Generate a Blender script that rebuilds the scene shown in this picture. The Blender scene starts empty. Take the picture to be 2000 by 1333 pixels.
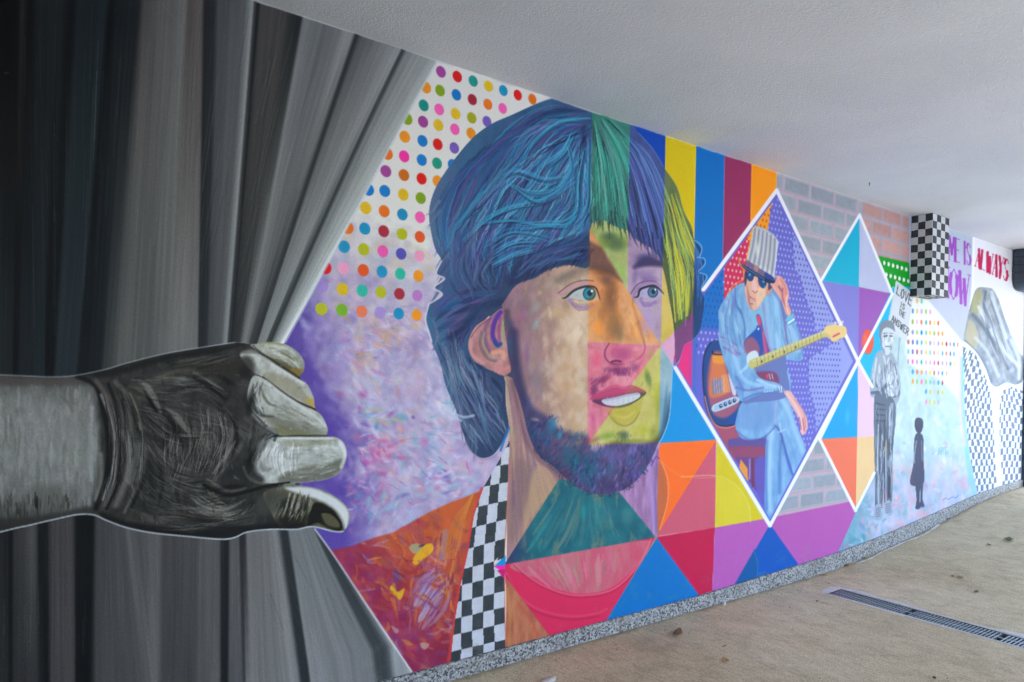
import bpy, bmesh, math, random
import numpy as np
from mathutils import Matrix, Vector

SC = bpy.context.scene
COL = SC.collection
# --- camera (a level view along a painted wall, slightly rolled) -------------
_yaw = math.atan(1832.0 / 1340.0); _roll = 0.02
_f = Vector((math.cos(_yaw), math.sin(_yaw), 0)); _r0 = Vector((math.sin(_yaw), -math.cos(_yaw), 0)); _u0 = Vector((0, 0, 1))
_r = _r0 * math.cos(_roll) + _u0 * math.sin(_roll); _u = -_r0 * math.sin(_roll) + _u0 * math.cos(_roll)
cam_data = bpy.data.cameras.new('camera'); cam = bpy.data.objects.new('camera', cam_data); COL.objects.link(cam)
M = Matrix.Identity(4)
for i in range(3):
    M[i][0] = _r[i]; M[i][1] = _u[i]; M[i][2] = -_f[i]
M[0][3], M[1][3], M[2][3] = 0.0, -2.61, 1.34
cam.matrix_world = M
cam_data.sensor_fit = 'HORIZONTAL'; cam_data.sensor_width = 36.0
cam_data.lens = 36.0 * 1340.0 / 2000.0
cam_data.shift_y = 66.5 / 2000.0
cam_data.clip_start = 0.05; cam_data.clip_end = 2000.0
SC.camera = cam
# --- daylight ----------------------------------------------------------------
SUN_EL, SUN_AZ = math.radians(70), math.radians(150)      # azimuth from +Y towards +X: the sun stands on the open side of the passage, high up
world = bpy.data.worlds.new('World'); SC.world = world; world.use_nodes = True
wn = world.node_tree; wn.nodes.clear()
sky = wn.nodes.new('ShaderNodeTexSky'); sky.sky_type = 'NISHITA'; sky.sun_disc = False
sky.sun_elevation = SUN_EL; sky.sun_rotation = SUN_AZ
bg = wn.nodes.new('ShaderNodeBackground'); bg.inputs['Strength'].default_value = 0.15
wo = wn.nodes.new('ShaderNodeOutputWorld')
wn.links.new(sky.outputs['Color'], bg.inputs['Color']); wn.links.new(bg.outputs['Background'], wo.inputs['Surface'])
sun_data = bpy.data.lights.new('sun', 'SUN'); sun_data.energy = 2.4; sun_data.angle = math.radians(0.5); sun_data.color = (1.0, 0.975, 0.945)
sun = bpy.data.objects.new('sun', sun_data); COL.objects.link(sun)
_to = Vector((math.sin(SUN_AZ) * math.cos(SUN_EL), math.cos(SUN_AZ) * math.cos(SUN_EL), math.sin(SUN_EL)))
sun.rotation_euler = _to.to_track_quat('Z', 'Y').to_euler(); sun.location = _to * 30
SC.view_settings.view_transform = 'Standard'; SC.view_settings.look = 'None'
SC.view_settings.gamma = 1.0; SC.view_settings.use_curve_mapping = False
SC.view_settings.exposure = 2.66
SC.cycles.max_bounces = 7; SC.cycles.diffuse_bounces = 4; SC.cycles.glossy_bounces = 2
SC.cycles.use_adaptive_sampling = True; SC.cycles.adaptive_threshold = 0.02; SC.cycles.use_denoising = True
# ---------------------------------------------------------------------------
# MURAL PAINTER: the painting is brushed, stroke by stroke, onto a raster of
# paint that lies on the wall (columns along the wall, rows by height) and is
# then laid on the wall as vertex colours of a fine mesh on the wall plane.
# Outlines were read off as pixels in a 2000 x 1333 image of the wall seen at an angle;
# on_wall() turns an image pixel into metres on the wall (x along, z up).
# ---------------------------------------------------------------------------
IMG_F, IMG_CX, IMG_CY, IMG_ROLL = 1340.0, 1000.0, 733.0, 0.02
YAW = math.atan(1832.0 / IMG_F)
CAM = np.array([0.0, -2.61, 1.34])
FWD = np.array([math.cos(YAW), math.sin(YAW), 0.0])
RGT0 = np.array([math.sin(YAW), -math.cos(YAW), 0.0])
UP0 = np.array([0.0, 0.0, 1.0])
RGT = RGT0 * math.cos(IMG_ROLL) + UP0 * math.sin(IMG_ROLL)
UPV = -RGT0 * math.sin(IMG_ROLL) + UP0 * math.cos(IMG_ROLL)

def sight(px, py):
    return FWD + (px - IMG_CX) / IMG_F * RGT - (py - IMG_CY) / IMG_F * UPV
def on_wall(px, py):
    d = sight(px, py); t = -CAM[1] / d[1]; p = CAM + t * d
    return p[0], p[2]
def on_floor(px, py, z=-0.02):
    d = sight(px, py); t = (z - CAM[2]) / d[2]; return CAM + t * d
def on_plane_x(px, py, x):
    d = sight(px, py); t = (x - CAM[0]) / d[0]; return CAM + t * d

COLS_PER, ROW_PER_M = 0.70, 410.0
WALL_Z0, WALL_Z1 = -0.04, 2.705
def _hor(px): return IMG_CY + IMG_ROLL * (px - IMG_CX)
_c0 = -700.0
NCOL = int((1999.0 - _c0) * COLS_PER) + 1
HPX = _c0 + np.arange(NCOL) / COLS_PER
WX = np.array([on_wall(p, _hor(p))[0] for p in HPX])
NROW = int((WALL_Z1 - WALL_Z0) * ROW_PER_M) + 1
WZ = WALL_Z0 + np.arange(NROW) * (WALL_Z1 - WALL_Z0) / (NROW - 1)
_v = np.stack(np.broadcast_arrays(WX[None, :], np.full((1, 1), 2.61), WZ[:, None] - CAM[2]), -1)
_d = _v @ FWD
PX = (IMG_CX + IMG_F * (_v @ RGT) / _d).astype(np.float32)
PY = (IMG_CY - IMG_F * (_v @ UPV) / _d).astype(np.float32)
del _v, _d
XX = np.broadcast_to(WX.astype(np.float32)[None, :], PX.shape)
ZZ = np.broadcast_to(WZ.astype(np.float32)[:, None], PX.shape)
PAINT = np.empty(PX.shape + (3,), np.float32); PAINT[:] = (226, 224, 219)
PART = np.zeros(PX.shape, np.int16)
PART_NAMES = [('bare_white_paint', None)]
RNG = np.random.RandomState(11)

def part_id(name, parent=None, label=None):
    PART_NAMES.append((name, parent, label)); return len(PART_NAMES) - 1

def window(x0, y0, x1, y1, pad=3.0):
    x0 -= pad; x1 += pad; y0 -= pad; y1 += pad
    c0 = max(0, int((x0 - 15 - _c0) * COLS_PER)); c1 = min(NCOL, int((x1 + 15 - _c0) * COLS_PER) + 2)
    if c1 <= c0: return None
    zs = [on_wall(a, b)[1] for a in (max(x0, _c0), min(x1, 2010)) for b in (y0, y1)]
    r0 = max(0, int((min(zs) - WALL_Z0) * ROW_PER_M)); r1 = min(NROW, int((max(zs) - WALL_Z0) * ROW_PER_M) + 2)
    if r1 <= r0: return None
    return (slice(r0, r1), slice(c0, c1))

_tab = np.random.RandomState(5).rand(256, 256).astype(np.float32)
def vnoise(u, v, seed=0):
    u = u + seed * 17.31; v = v + seed * 9.77
    iu = np.floor(u).astype(np.int32); iv = np.floor(v).astype(np.int32)
    fu = u - iu; fv = v - iv
    fu = fu * fu * (3 - 2 * fu); fv = fv * fv * (3 - 2 * fv)
    a = _tab[iu & 255, iv & 255]; b = _tab[(iu + 1) & 255, iv & 255]
    c = _tab[iu & 255, (iv + 1) & 255]; d = _tab[(iu + 1) & 255, (iv + 1) & 255]
    return (a * (1 - fu) + b * fu) * (1 - fv) + (c * (1 - fu) + d * fu) * fv
def fbm(u, v, seed=0, octv=4):
    s = 0.0; a = 0.5; t = 0.0
    for k in range(octv):
        s = s + a * vnoise(u * 2 ** k, v * 2 ** k, seed + k * 3); t += a; a *= 0.55
    return s / t

_gc, _gr = np.meshgrid(np.arange(NCOL + 420, dtype=np.float32), np.arange(NROW + 420, dtype=np.float32))
DRY1 = vnoise(_gc / 2.6, _gr / 2.6, 3); DRY3 = fbm(_gc / 4.6, _gr / 4.6, 7, 3); del _gc, _gr     # broken brush cover, made once and shifted for each stroke
def shifted(D, w, seed):
    a = (seed * 53) % 400; b = (seed * 131) % 400
    return D[w[0].start + a:w[0].stop + a, w[1].start + b:w[1].stop + b]

def smooth(pts, n=6, closed=True):
    p = np.asarray(pts, float); m = len(p); out = []
    rng = range(m) if closed else range(m - 1)
    for i in rng:
        if closed: p0, p1, p2, p3 = p[(i - 1) % m], p[i], p[(i + 1) % m], p[(i + 2) % m]
        else: p0, p1, p2, p3 = p[max(i - 1, 0)], p[i], p[i + 1], p[min(i + 2, m - 1)]
        for k in range(n):
            t = k / n
            out.append(0.5 * ((2 * p1) + (-p0 + p2) * t + (2 * p0 - 5 * p1 + 4 * p2 - p3) * t * t + (-p0 + 3 * p1 - 3 * p2 + p3) * t ** 3))
    if not closed: out.append(p[-1])
    return np.array(out)

def sdf(pts, X, Y, pad=4.0):
    """signed distance to an outline, exact within pad of it and cut off beyond"""
    p = np.asarray(pts, np.float32); q = np.roll(p, -1, 0); pad = float(pad) + 2.0
    d = np.full(X.shape, pad * pad, np.float32); ins = np.zeros(X.shape, bool)
    ylo = Y.min(1); yhi = Y.max(1); xlo = X.min(0); xhi = X.max(0)
    for (ax, ay), (bx, by) in zip(p, q):
        rows = np.flatnonzero((yhi >= min(ay, by) - pad) & (ylo <= max(ay, by) + pad))
        if len(rows) == 0: continue
        rs = slice(rows[0], rows[-1] + 1); ex, ey = bx - ax, by - ay
        if ay != by:
            cr = np.flatnonzero(xlo <= max(ax, bx) + 1)
            if len(cr):
                ci = (rs, slice(0, cr[-1] + 1)); Yc = Y[ci]
                ins[ci] ^= ((ay > Yc) != (by > Yc)) & (X[ci] < (Yc - ay) * (ex / ey) + ax)
        cols = np.flatnonzero((xhi >= min(ax, bx) - pad) & (xlo <= max(ax, bx) + pad))
        if len(cols) == 0: continue
        k = (rs, slice(cols[0], cols[-1] + 1)); wx = X[k] - ax; wy = Y[k] - ay
        t = np.clip((wx * ex + wy * ey) / (ex * ex + ey * ey + 1e-9), 0, 1)
        d[k] = np.minimum(d[k], (wx - ex * t) ** 2 + (wy - ey * t) ** 2)
    d = np.sqrt(d); return np.where(ins, d, -d)

def lay(w, m, color, part=None, clip=None):
    if clip is not None: m = m * clip[w]
    c = color(PX[w], PY[w], XX[w], ZZ[w]) if callable(color) else np.asarray(color, np.float32)
    PAINT[w] += (c - PAINT[w]) * m[..., None]
    if part: PART[w][m > 0.5] = part

def poly(pts, color, a=1.0, soft=0.8, curve=False, part=None, clip=None, dry=0.0, seed=0):
    """a filled shape; soft = edge width in image pixels, dry = broken brush cover"""
    p = smooth(pts) if curve else np.asarray(pts, float)
    w = window(p[:, 0].min(), p[:, 1].min(), p[:, 0].max(), p[:, 1].max(), soft + 2)
    if w is None: return
    s = sdf(p, PX[w], PY[w], soft)
    m = np.clip(s / soft + 0.5, 0, 1); m = m * m * (3 - 2 * m) * a
    if dry:
        n = fbm(PX[w] / 9, PY[w] / 22, seed, 3); m = m * np.clip(1 - dry + dry * 2.2 * n, 0, 1)
    lay(w, m, color, part, clip)

def mask_of(pts, curve=True, soft=0.8):
    p = smooth(pts) if curve else np.asarray(pts, float)
    M = np.zeros(PX.shape, np.float32)
    w = window(p[:, 0].min(), p[:, 1].min(), p[:, 0].max(), p[:, 1].max(), soft + 2)
    M[w] = np.clip(sdf(p, PX[w], PY[w], soft) / soft + 0.5, 0, 1)
    return M

def line(pts, width, color, a=1.0, soft=0.9, curve=True, clip=None, part=None, w2=None, dry=0.0, n=5, seed=0):
    """a brush line; width may run from width to w2 along it (a list = width per point)"""
    p = np.asarray(pts, float)
    if curve and len(p) > 2: q = smooth(p, n, False)
    else: q = p
    if isinstance(width, (list, tuple)):
        r = np.interp(np.linspace(0, 1, len(q)), np.linspace(0, 1, len(width)), width) / 2
    else:
        r = np.linspace(width, width if w2 is None else w2, len(q)) / 2
    pad = r.max() + soft + 2
    w = window(q[:, 0].min(), q[:, 1].min(), q[:, 0].max(), q[:, 1].max(), pad)
    if w is None: return
    X = PX[w]; Y = PY[w]; best = np.full(X.shape, -1e9, np.float32)
    for i in range(len(q) - 1):
        ax, ay = q[i]; ex, ey = q[i + 1] - q[i]
        j0 = max(0, int((min(ax, ax + ex) - pad - 16 - _c0) * COLS_PER) - w[1].start); j1 = int((max(ax, ax + ex) + pad + 16 - _c0) * COLS_PER) + 2 - w[1].start
        if j1 <= 0: continue
        Xs = X[:, j0:j1]; Ys = Y[:, j0:j1]
        t = np.clip(((Xs - ax) * ex + (Ys - ay) * ey) / (ex * ex + ey * ey + 1e-9), 0, 1)
        d = np.sqrt((Xs - ax - ex * t) ** 2 + (Ys - ay - ey * t) ** 2)
        best[:, j0:j1] = np.maximum(best[:, j0:j1], (r[i] + (r[i + 1] - r[i]) * t) - d)
    m = np.clip(best / soft + 0.5, 0, 1) * a
    if dry: m = m * np.clip(1 - dry + dry * 2.4 * shifted(DRY1, w, seed), 0, 1)
    lay(w, m.astype(np.float32), color, part, clip)

def blob(x, y, rx, ry, color, a=1.0, soft=0.6, ang=0.0, clip=None, part=None, dry=0.0, seed=0):
    """soft elliptical dab; soft 0..1 is the share of the radius that fades"""
    R = max(rx, ry); w = window(x - R, y - R, x + R, y + R, 2)
    if w is None: return
    c, s = math.cos(ang), math.sin(ang); X = PX[w] - x; Y = PY[w] - y
    d = np.sqrt(((X * c + Y * s) / rx) ** 2 + ((-X * s + Y * c) / ry) ** 2)
    m = np.clip((1 - d) / max(soft, 1.2 / R), 0, 1); m = m * m * (3 - 2 * m) * a
    if dry: m = m * np.clip(1 - dry + dry * 2.4 * shifted(DRY3, w, seed), 0, 1)
    lay(w, m.astype(np.float32), color, part, clip)

def wall_disc(x, z, r, color, a=1.0, part=None, clip=None):
    c0 = np.searchsorted(WX, x - r) - 2; c1 = np.searchsorted(WX, x + r) + 2
    r0 = int((z - r - WALL_Z0) * ROW_PER_M) - 2; r1 = int((z + r - WALL_Z0) * ROW_PER_M) + 3
    w = (slice(max(r0, 0), r1), slice(max(c0, 0), c1))
    e = 0.0018 + 0.0006 * x
    m = np.clip((r - np.hypot(XX[w] - x, ZZ[w] - z)) / e + 0.5, 0, 1) * a
    lay(w, m.astype(np.float32), color, part, clip)

def jit(c, s):
    return np.clip(np.asarray(c, float) + RNG.randn() * s + RNG.randn(3) * s * 0.35, 0, 255)

def comb(guides, n, colors, width=(1.0, 2.5), a=(0.4, 0.9), span=(0.3, 0.8), clip=None, js=8, wob=1.5, s_rng=(0, 1), t_rng=(0, 1), dry=0.3, wave=0.0, freq=1.6):
    """n brush hairs that follow the flow between neighbouring guide lines"""
    G = []
    for g in guides:
        q = smooth(g, 8, False) if len(g) > 2 else np.asarray(g, float)
        L = np.r_[0, np.cumsum(np.hypot(*np.diff(q, axis=0).T))]
        t = np.linspace(0, L[-1], 24)
        G.append(np.stack([np.interp(t, L, q[:, 0]), np.interp(t, L, q[:, 1])], 1))
    G = np.array(G); k = len(G)
    for i in range(n):
        s = RNG.uniform(*s_rng) * (k - 1); j = min(int(s), k - 2); f = s - j
        q = G[j] * (1 - f) + G[j + 1] * f
        ln = RNG.uniform(*span); t0 = RNG.uniform(t_rng[0], max(t_rng[0] + 1e-3, t_rng[1] - ln))
        m_ = 6 if not wave else 10
        tt = np.linspace(t0, min(t0 + ln, 1), m_) * 23
        pts = np.stack([np.interp(tt, np.arange(24), q[:, 0]), np.interp(tt, np.arange(24), q[:, 1])], 1)
        if wave:
            d = np.gradient(pts, axis=0); d = d / (np.hypot(d[:, 0], d[:, 1])[:, None] + 1e-6); nr = np.stack([-d[:, 1], d[:, 0]], 1)
            pts = pts + nr * (wave * np.sin(6.283 * (freq * tt / 23 + 1.9 * s * .37 + .08 * RNG.randn())))[:, None]
        pts = pts + RNG.randn(2) * wob + RNG.randn(m_, 2) * wob * 0.35
        wd = RNG.uniform(*width); c = colors[RNG.randint(len(colors))]
        line(pts, [wd * 0.35, wd, wd, wd * 0.8, wd * 0.25], jit(c, js), RNG.uniform(*a), soft=1.1, clip=clip, n=2, dry=dry, seed=i % 50)

def scumble(pts_fn, n, colors, size=(6, 18), aspect=(0.3, 0.8), a=(0.2, 0.6), clip=None, js=10, ang=(0, 3.14), soft=0.7, dry=0.7):
    for i in range(n):
        x, y = pts_fn(); r = RNG.uniform(*size); c = colors[RNG.randint(len(colors))]
        blob(x, y, r, r * RNG.uniform(*aspect), jit(c, js), RNG.uniform(*a), soft, RNG.uniform(*ang), clip, dry=dry, seed=i % 60)

def in_box(x0, y0, x1, y1): return lambda: (RNG.uniform(x0, x1), RNG.uniform(y0, y1))

def recolor(clip, color, amount=0.7, ref=140.0, lo=0.25, hi=1.5, gamma=1.0):
    """a transparent glaze: hue of the glaze, light and dark of what is under it"""
    ys, xs = np.where(clip > 0.01)
    if len(ys) == 0: return
    w = (slice(ys.min(), ys.max() + 1), slice(xs.min(), xs.max() + 1))
    lum = PAINT[w] @ np.array([0.3, 0.55, 0.15], np.float32)
    k = np.clip((lum / ref) ** gamma, lo, hi)[..., None]
    g = np.asarray(color, np.float32) * np.minimum(k, 1) + (255 - np.asarray(color, np.float32)) * np.clip(k - 1, 0, 1) * 0.8
    PAINT[w] += (g - PAINT[w]) * (clip[w] * amount)[..., None]

FONT = {'A': [[(0, 0), (.5, 1), (1, 0)], [(.2, .36), (.8, .36)]], 'E': [[(1, 0), (0, 0), (0, 1), (1, 1)], [(0, .52), (.8, .52)]],
        'I': [[(.5, 0), (.5, 1)]], 'L': [[(0, 1), (0, 0), (1, 0)]], 'M': [[(0, 0), (.08, 1), (.5, .25), (.92, 1), (1, 0)]],
        'N': [[(0, 0), (0, 1), (1, 0), (1, 1)]], 'O': [[(.5, 1), (.12, .82), (0, .5), (.12, .18), (.5, 0), (.88, .18), (1, .5), (.88, .82), (.5, 1)]],
        'R': [[(0, 0), (0, 1), (.7, 1), (1, .78), (.7, .52), (0, .52)], [(.5, .52), (1, 0)]],
        'S': [[(.95, .82), (.6, 1), (.2, .95), (.05, .76), (.3, .56), (.75, .44), (.97, .25), (.75, .04), (.35, 0), (.03, .17)]],
        'T': [[(0, 1), (1, 1)], [(.5, 1), (.5, 0)]], 'H': [[(0, 0), (0, 1)], [(1, 0), (1, 1)], [(0, .5), (1, .5)]],
        'V': [[(0, 1), (.5, 0), (1, 1)]], 'W': [[(0, 1), (.27, 0), (.5, .8), (.73, 0), (1, 1)]], 'Y': [[(0, 1), (.5, .5), (1, 1)], [(.5, .5), (.5, 0)]]}
SERIF = {'A': [(0, 0), (1, 0)], 'M': [(0, 0), (1, 0), (.05, 1), (.95, 1)], 'E': [(0, 0), (0, 1)], 'I': [(.5, 0), (.5, 1)], 'L': [(0, 0), (0, 1)],
         'N': [(0, 0), (0, 1), (1, 1)], 'T': [(.5, 0)], 'W': [(0, 1), (1, 1), (.5, .8)], 'Y': [(0, 1), (1, 1), (.5, 0)]}
THICK = {'A': [1], 'W': [0, 2], 'Y': [0], 'M': [2, 1], 'N': [1], 'V': [0]}
def lettering(txt, quad, width, color, a=1.0, gap=0.28, serif=False, heavy=1.0, part=None):
    """quad: image-pixel corners top-left, top-right, bottom-right, bottom-left of the line of text"""
    tl, tr, br, bl = [np.array(q, float) for q in quad]
    wid = [0.45 if c == 'I' else 0.5 if c == ' ' else 1.3 if c in 'MW' else 1.0 for c in txt]
    tot = sum(wid) + gap * (len(txt) - 1); u = 0.0
    def at(uu, vv): return (bl * (1 - uu) + br * uu) * (1 - vv) + (tl * (1 - uu) + tr * uu) * vv
    for c, wd in zip(txt, wid):
        if c in FONT:
            for k, pl in enumerate(FONT[c]):
                for i in range(len(pl) - 1):
                    p, q = pl[i], pl[i + 1]
                    vert = abs(q[1] - p[1]) > abs(q[0] - p[0]) * 0.8
                    ww = width * (heavy if vert and not (c in THICK and i not in THICK[c]) else 1.0 / heavy if serif else 1.0)
                    line([at((u + p[0] * wd) / tot, p[1]), at((u + q[0] * wd) / tot, q[1])], ww, color, a, soft=0.9, curve=False, part=part)
            if serif:
                for (sx, sy) in SERIF.get(c, []):
                    line([at((u + sx * wd - .2) / tot, sy), at((u + sx * wd + .2) / tot, sy)], width * 0.55, color, a, soft=0.8, curve=False, part=part)
        u += wd + gap
# ---------------------------------------------------------------------------
# helpers for meshes and materials
# ---------------------------------------------------------------------------
def tag(o, label=None, cat=None, group=None, kind=None):
    if label: o['label'] = label
    if cat: o['category'] = cat
    if group: o['group'] = group
    if kind: o['kind'] = kind
    return o
def mesh_obj(name, verts, faces, mat=None, parent=None, smooth_shade=False):
    me = bpy.data.meshes.new(name); me.from_pydata([tuple(v) for v in verts], [], [tuple(f) for f in faces]); me.update()
    if smooth_shade: me.polygons.foreach_set('use_smooth', [True] * len(me.polygons))
    o = bpy.data.objects.new(name, me); COL.objects.link(o)
    if mat: me.materials.append(mat)
    if parent: o.parent = parent
    return o
def bm_obj(name, bm, mat=None, parent=None, smooth_shade=False):
    me = bpy.data.meshes.new(name); bm.to_mesh(me); bm.free()
    if smooth_shade: me.polygons.foreach_set('use_smooth', [True] * len(me.polygons))
    o = bpy.data.objects.new(name, me); COL.objects.link(o)
    if mat: me.materials.append(mat)
    if parent: o.parent = parent
    return o
def box_bm(x0, y0, z0, x1, y1, z1, bev=0.0, bm=None):
    b = bmesh.new() if bm is None else bm
    vs = [b.verts.new(p) for p in [(x0, y0, z0), (x1, y0, z0), (x1, y1, z0), (x0, y1, z0), (x0, y0, z1), (x1, y0, z1), (x1, y1, z1), (x0, y1, z1)]]
    for f in [(3, 2, 1, 0), (4, 5, 6, 7), (0, 1, 5, 4), (1, 2, 6, 5), (2, 3, 7, 6), (3, 0, 4, 7)]: b.faces.new([vs[i] for i in f])
    if bev: bmesh.ops.bevel(b, geom=b.edges[:], offset=bev, segments=2, affect='EDGES', profile=0.5)
    return b
class Mat:
    def __init__(self, name, rough=0.6, spec=0.4, metal=0.0, color=(0.5, 0.5, 0.5)):
        self.m = bpy.data.materials.new(name); self.m.use_nodes = True; self.t = self.m.node_tree; self.b = self.t.nodes['Principled BSDF']
        self.b.inputs['Roughness'].default_value = rough; self.b.inputs['Specular IOR Level'].default_value = spec
        self.b.inputs['Metallic'].default_value = metal; self.b.inputs['Base Color'].default_value = (*color, 1)
    def n(self, kind, **kw):
        nd = self.t.nodes.new(kind)
        for k, v in kw.items():
            if k in nd.inputs: nd.inputs[k].default_value = v
            else: setattr(nd, k, v)
        return nd
    def l(self, a, b): self.t.links.new(a, b)
    def coords(self, scale=(1, 1, 1), obj=True):
        tc = self.n('ShaderNodeTexCoord'); mp = self.n('ShaderNodeMapping'); mp.inputs['Scale'].default_value = scale
        self.l(tc.outputs['Object' if obj else 'Generated'], mp.inputs['Vector']); return mp.outputs['Vector']
    def noise(self, vec, scale, detail=4, rough=0.55, dist=0.0):
        nd = self.n('ShaderNodeTexNoise'); nd.inputs['Scale'].default_value = scale; nd.inputs['Detail'].default_value = detail
        nd.inputs['Roughness'].default_value = rough; nd.inputs['Distortion'].default_value = dist; self.l(vec, nd.inputs['Vector']); return nd.outputs['Fac']
    def ramp(self, fac, stops):
        r = self.n('ShaderNodeValToRGB'); e = r.color_ramp.elements
        while len(e) < len(stops): e.new(0.5)
        for k, (p, c) in enumerate(stops): e[k].position = p; e[k].color = (*c, 1)
        self.l(fac, r.inputs['Fac']); return r.outputs['Color']
    def mix(self, fac, a, b, mode='MIX'):
        nd = self.n('ShaderNodeMix', data_type='RGBA', blend_type=mode)
        for i, v in ((0, fac), (6, a), (7, b)):
            if isinstance(v, (int, float)): nd.inputs[i].default_value = v
            elif isinstance(v, tuple): nd.inputs[i].default_value = (*v, 1)
            else: self.l(v, nd.inputs[i])
        return nd.outputs[2]
    def math(self, op, a, b=0.0):
        nd = self.n('ShaderNodeMath', operation=op)
        for i, v in ((0, a), (1, b)):
            if isinstance(v, (int, float)): nd.inputs[i].default_value = v
            else: self.l(v, nd.inputs[i])
        return nd.outputs[0]
    def color(self, out): self.l(out, self.b.inputs['Base Color'])
    def bump(self, h, strength=0.3, dist=0.01):
        nd = self.n('ShaderNodeBump'); nd.inputs['Strength'].default_value = strength; nd.inputs['Distance'].default_value = dist
        self.l(h, nd.inputs['Height']); self.l(nd.outputs['Normal'], self.b.inputs['Normal'])

FLOOR_X = [-80, 4.65, 5.1, 5.45, 5.8, 6.25, 6.66, 7.25, 7.9, 8.5, 9.5, 90]
FLOOR_Z = [-.02, -.018, .002, .03, .056, .1, .145, .222, .274, .293, .3, .3]
def floor_z(x): return float(np.interp(x, FLOOR_X, FLOOR_Z))
CEIL = 2.70
# --- floor -------------------------------------------------------------------
m_floor = Mat('broomed_concrete', rough=0.85, spec=0.25); v = m_floor.coords()
big = m_floor.noise(v, 0.9, 4, 0.6); mid = m_floor.noise(v, 6, 4, 0.65, 0.4); fine = m_floor.noise(v, 150, 2, 0.8)
vb = m_floor.coords((1.0, 0.16, 1.0)); broom = m_floor.noise(vb, 60, 3, 0.7, 0.6)
c = m_floor.ramp(big, [(0.3, (0.43, 0.345, 0.225)), (0.5, (0.48, 0.395, 0.265)), (0.72, (0.54, 0.455, 0.325))])
c = m_floor.mix(0.42, c, m_floor.ramp(mid, [(0.3, (0.36, 0.34, 0.31)), (0.55, (0.62, 0.6, 0.56)), (0.75, (0.72, 0.7, 0.67))]), 'OVERLAY')
c = m_floor.mix(0.5, c, m_floor.ramp(broom, [(0.32, (0.36, 0.36, 0.36)), (0.5, (0.52, 0.52, 0.52)), (0.7, (0.62, 0.62, 0.62))]), 'OVERLAY')
c = m_floor.mix(0.42, c, m_floor.ramp(fine, [(0.36, (0.16, 0.16, 0.16)), (0.5, (0.5, 0.5, 0.5)), (0.64, (0.8, 0.8, 0.8))]), 'OVERLAY')
st = m_floor.noise(v, 2.4, 5, 0.7, 1.2); c = m_floor.mix(m_floor.ramp(st, [(0.58, (0, 0, 0)), (0.75, (0.45, 0.45, 0.45))]), c, (0.25, 0.21, 0.16))
sy = m_floor.n('ShaderNodeSeparateXYZ'); m_floor.l(v, sy.inputs[0])
edge = m_floor.math('ADD', m_floor.math('MULTIPLY', sy.outputs[1], 7.0), m_floor.math('MULTIPLY', mid, 0.9))    # dirt gathered at the foot of the wall
c = m_floor.mix(m_floor.ramp(edge, [(0.1, (0, 0, 0)), (0.42, (0.75, 0.75, 0.75))]), c, (0.12, 0.098, 0.075))
m_floor.color(c); m_floor.bump(broom, 0.5, 0.004)
DR_X0, DR_X1, DR_Y0, DR_Y1 = 4.245, 4.415, -0.275, -3.2
xs = sorted(set([q for q in FLOOR_X if -6 < q < 10] + [DR_X0, DR_X1, -6, 0, 2, 9.0]))
xs = [q for q in xs if q <= 9.0]; ys = [0.3, DR_Y0, DR_Y1, -5.25]
vv = [(x, y, floor_z(x)) for x in xs for y in ys]; ff = []
for i in range(len(xs) - 1):
    for j in range(len(ys) - 1):
        if xs[i] >= DR_X0 - 1e-6 and xs[i + 1] <= DR_X1 + 1e-6 and ys[j] <= DR_Y0 + 1e-6 and ys[j + 1] >= DR_Y1 - 1e-6: continue
        a = i * len(ys) + j; ff.append((a, a + 1, a + len(ys) + 1, a + len(ys)))
floor_o = mesh_obj('floor', vv, ff, m_floor.m); tag(floor_o, kind='structure')
# the ground outside, one sheet to the horizon
m_yard = Mat('grey_paving', rough=0.9, spec=0.2); v = m_yard.coords(); m_yard.color(m_yard.ramp(m_yard.noise(v, 1.5, 5), [(0.3, (0.31, 0.325, 0.345)), (0.7, (0.40, 0.415, 0.435))]))
gx = [-600, -6, 4.65, 5.45, 6.66, 7.9, 9.0, 600]; gz = [floor_z(q) - .004 for q in gx]; gv, gf = [], []
for q, w in zip(gx, gz): gv += [(q, -600, w), (q, -5.25, w), (q, 0.3, w), (q, 600, w)]
for i in range(len(gx) - 1):
    for j in range(3):
        if j == 1 and 0 < i < len(gx) - 2: continue
        a = i * 4 + j; gf.append((a, a + 4, a + 5, a + 1))
yard_o = mesh_obj('ground', gv, gf, m_yard.m); tag(yard_o, kind='structure')
# --- ceiling -----------------------------------------------------------------
m_ceil = Mat('white_stucco', rough=0.9, spec=0.2); v = m_ceil.coords()
gr = m_ceil.noise(v, 105, 3, 0.65); lo = m_ceil.noise(v, 1.3, 5, 0.6, 0.5)
m_ceil.color(m_ceil.mix(0.6, m_ceil.ramp(lo, [(0.3, (0.66, 0.70, 0.735)), (0.7, (0.75, 0.785, 0.81))]), m_ceil.ramp(gr, [(0.3, (0.4, 0.4, 0.4)), (0.7, (0.58, 0.58, 0.58))]), 'OVERLAY'))
m_ceil.bump(gr, 0.6, 0.006)
CY1 = -5.0
ceil_o = bm_obj('ceiling', box_bm(-5.0, CY1, CEIL, 8.95, 0.30, CEIL + 0.35), m_ceil.m); tag(ceil_o, kind='structure')

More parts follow.
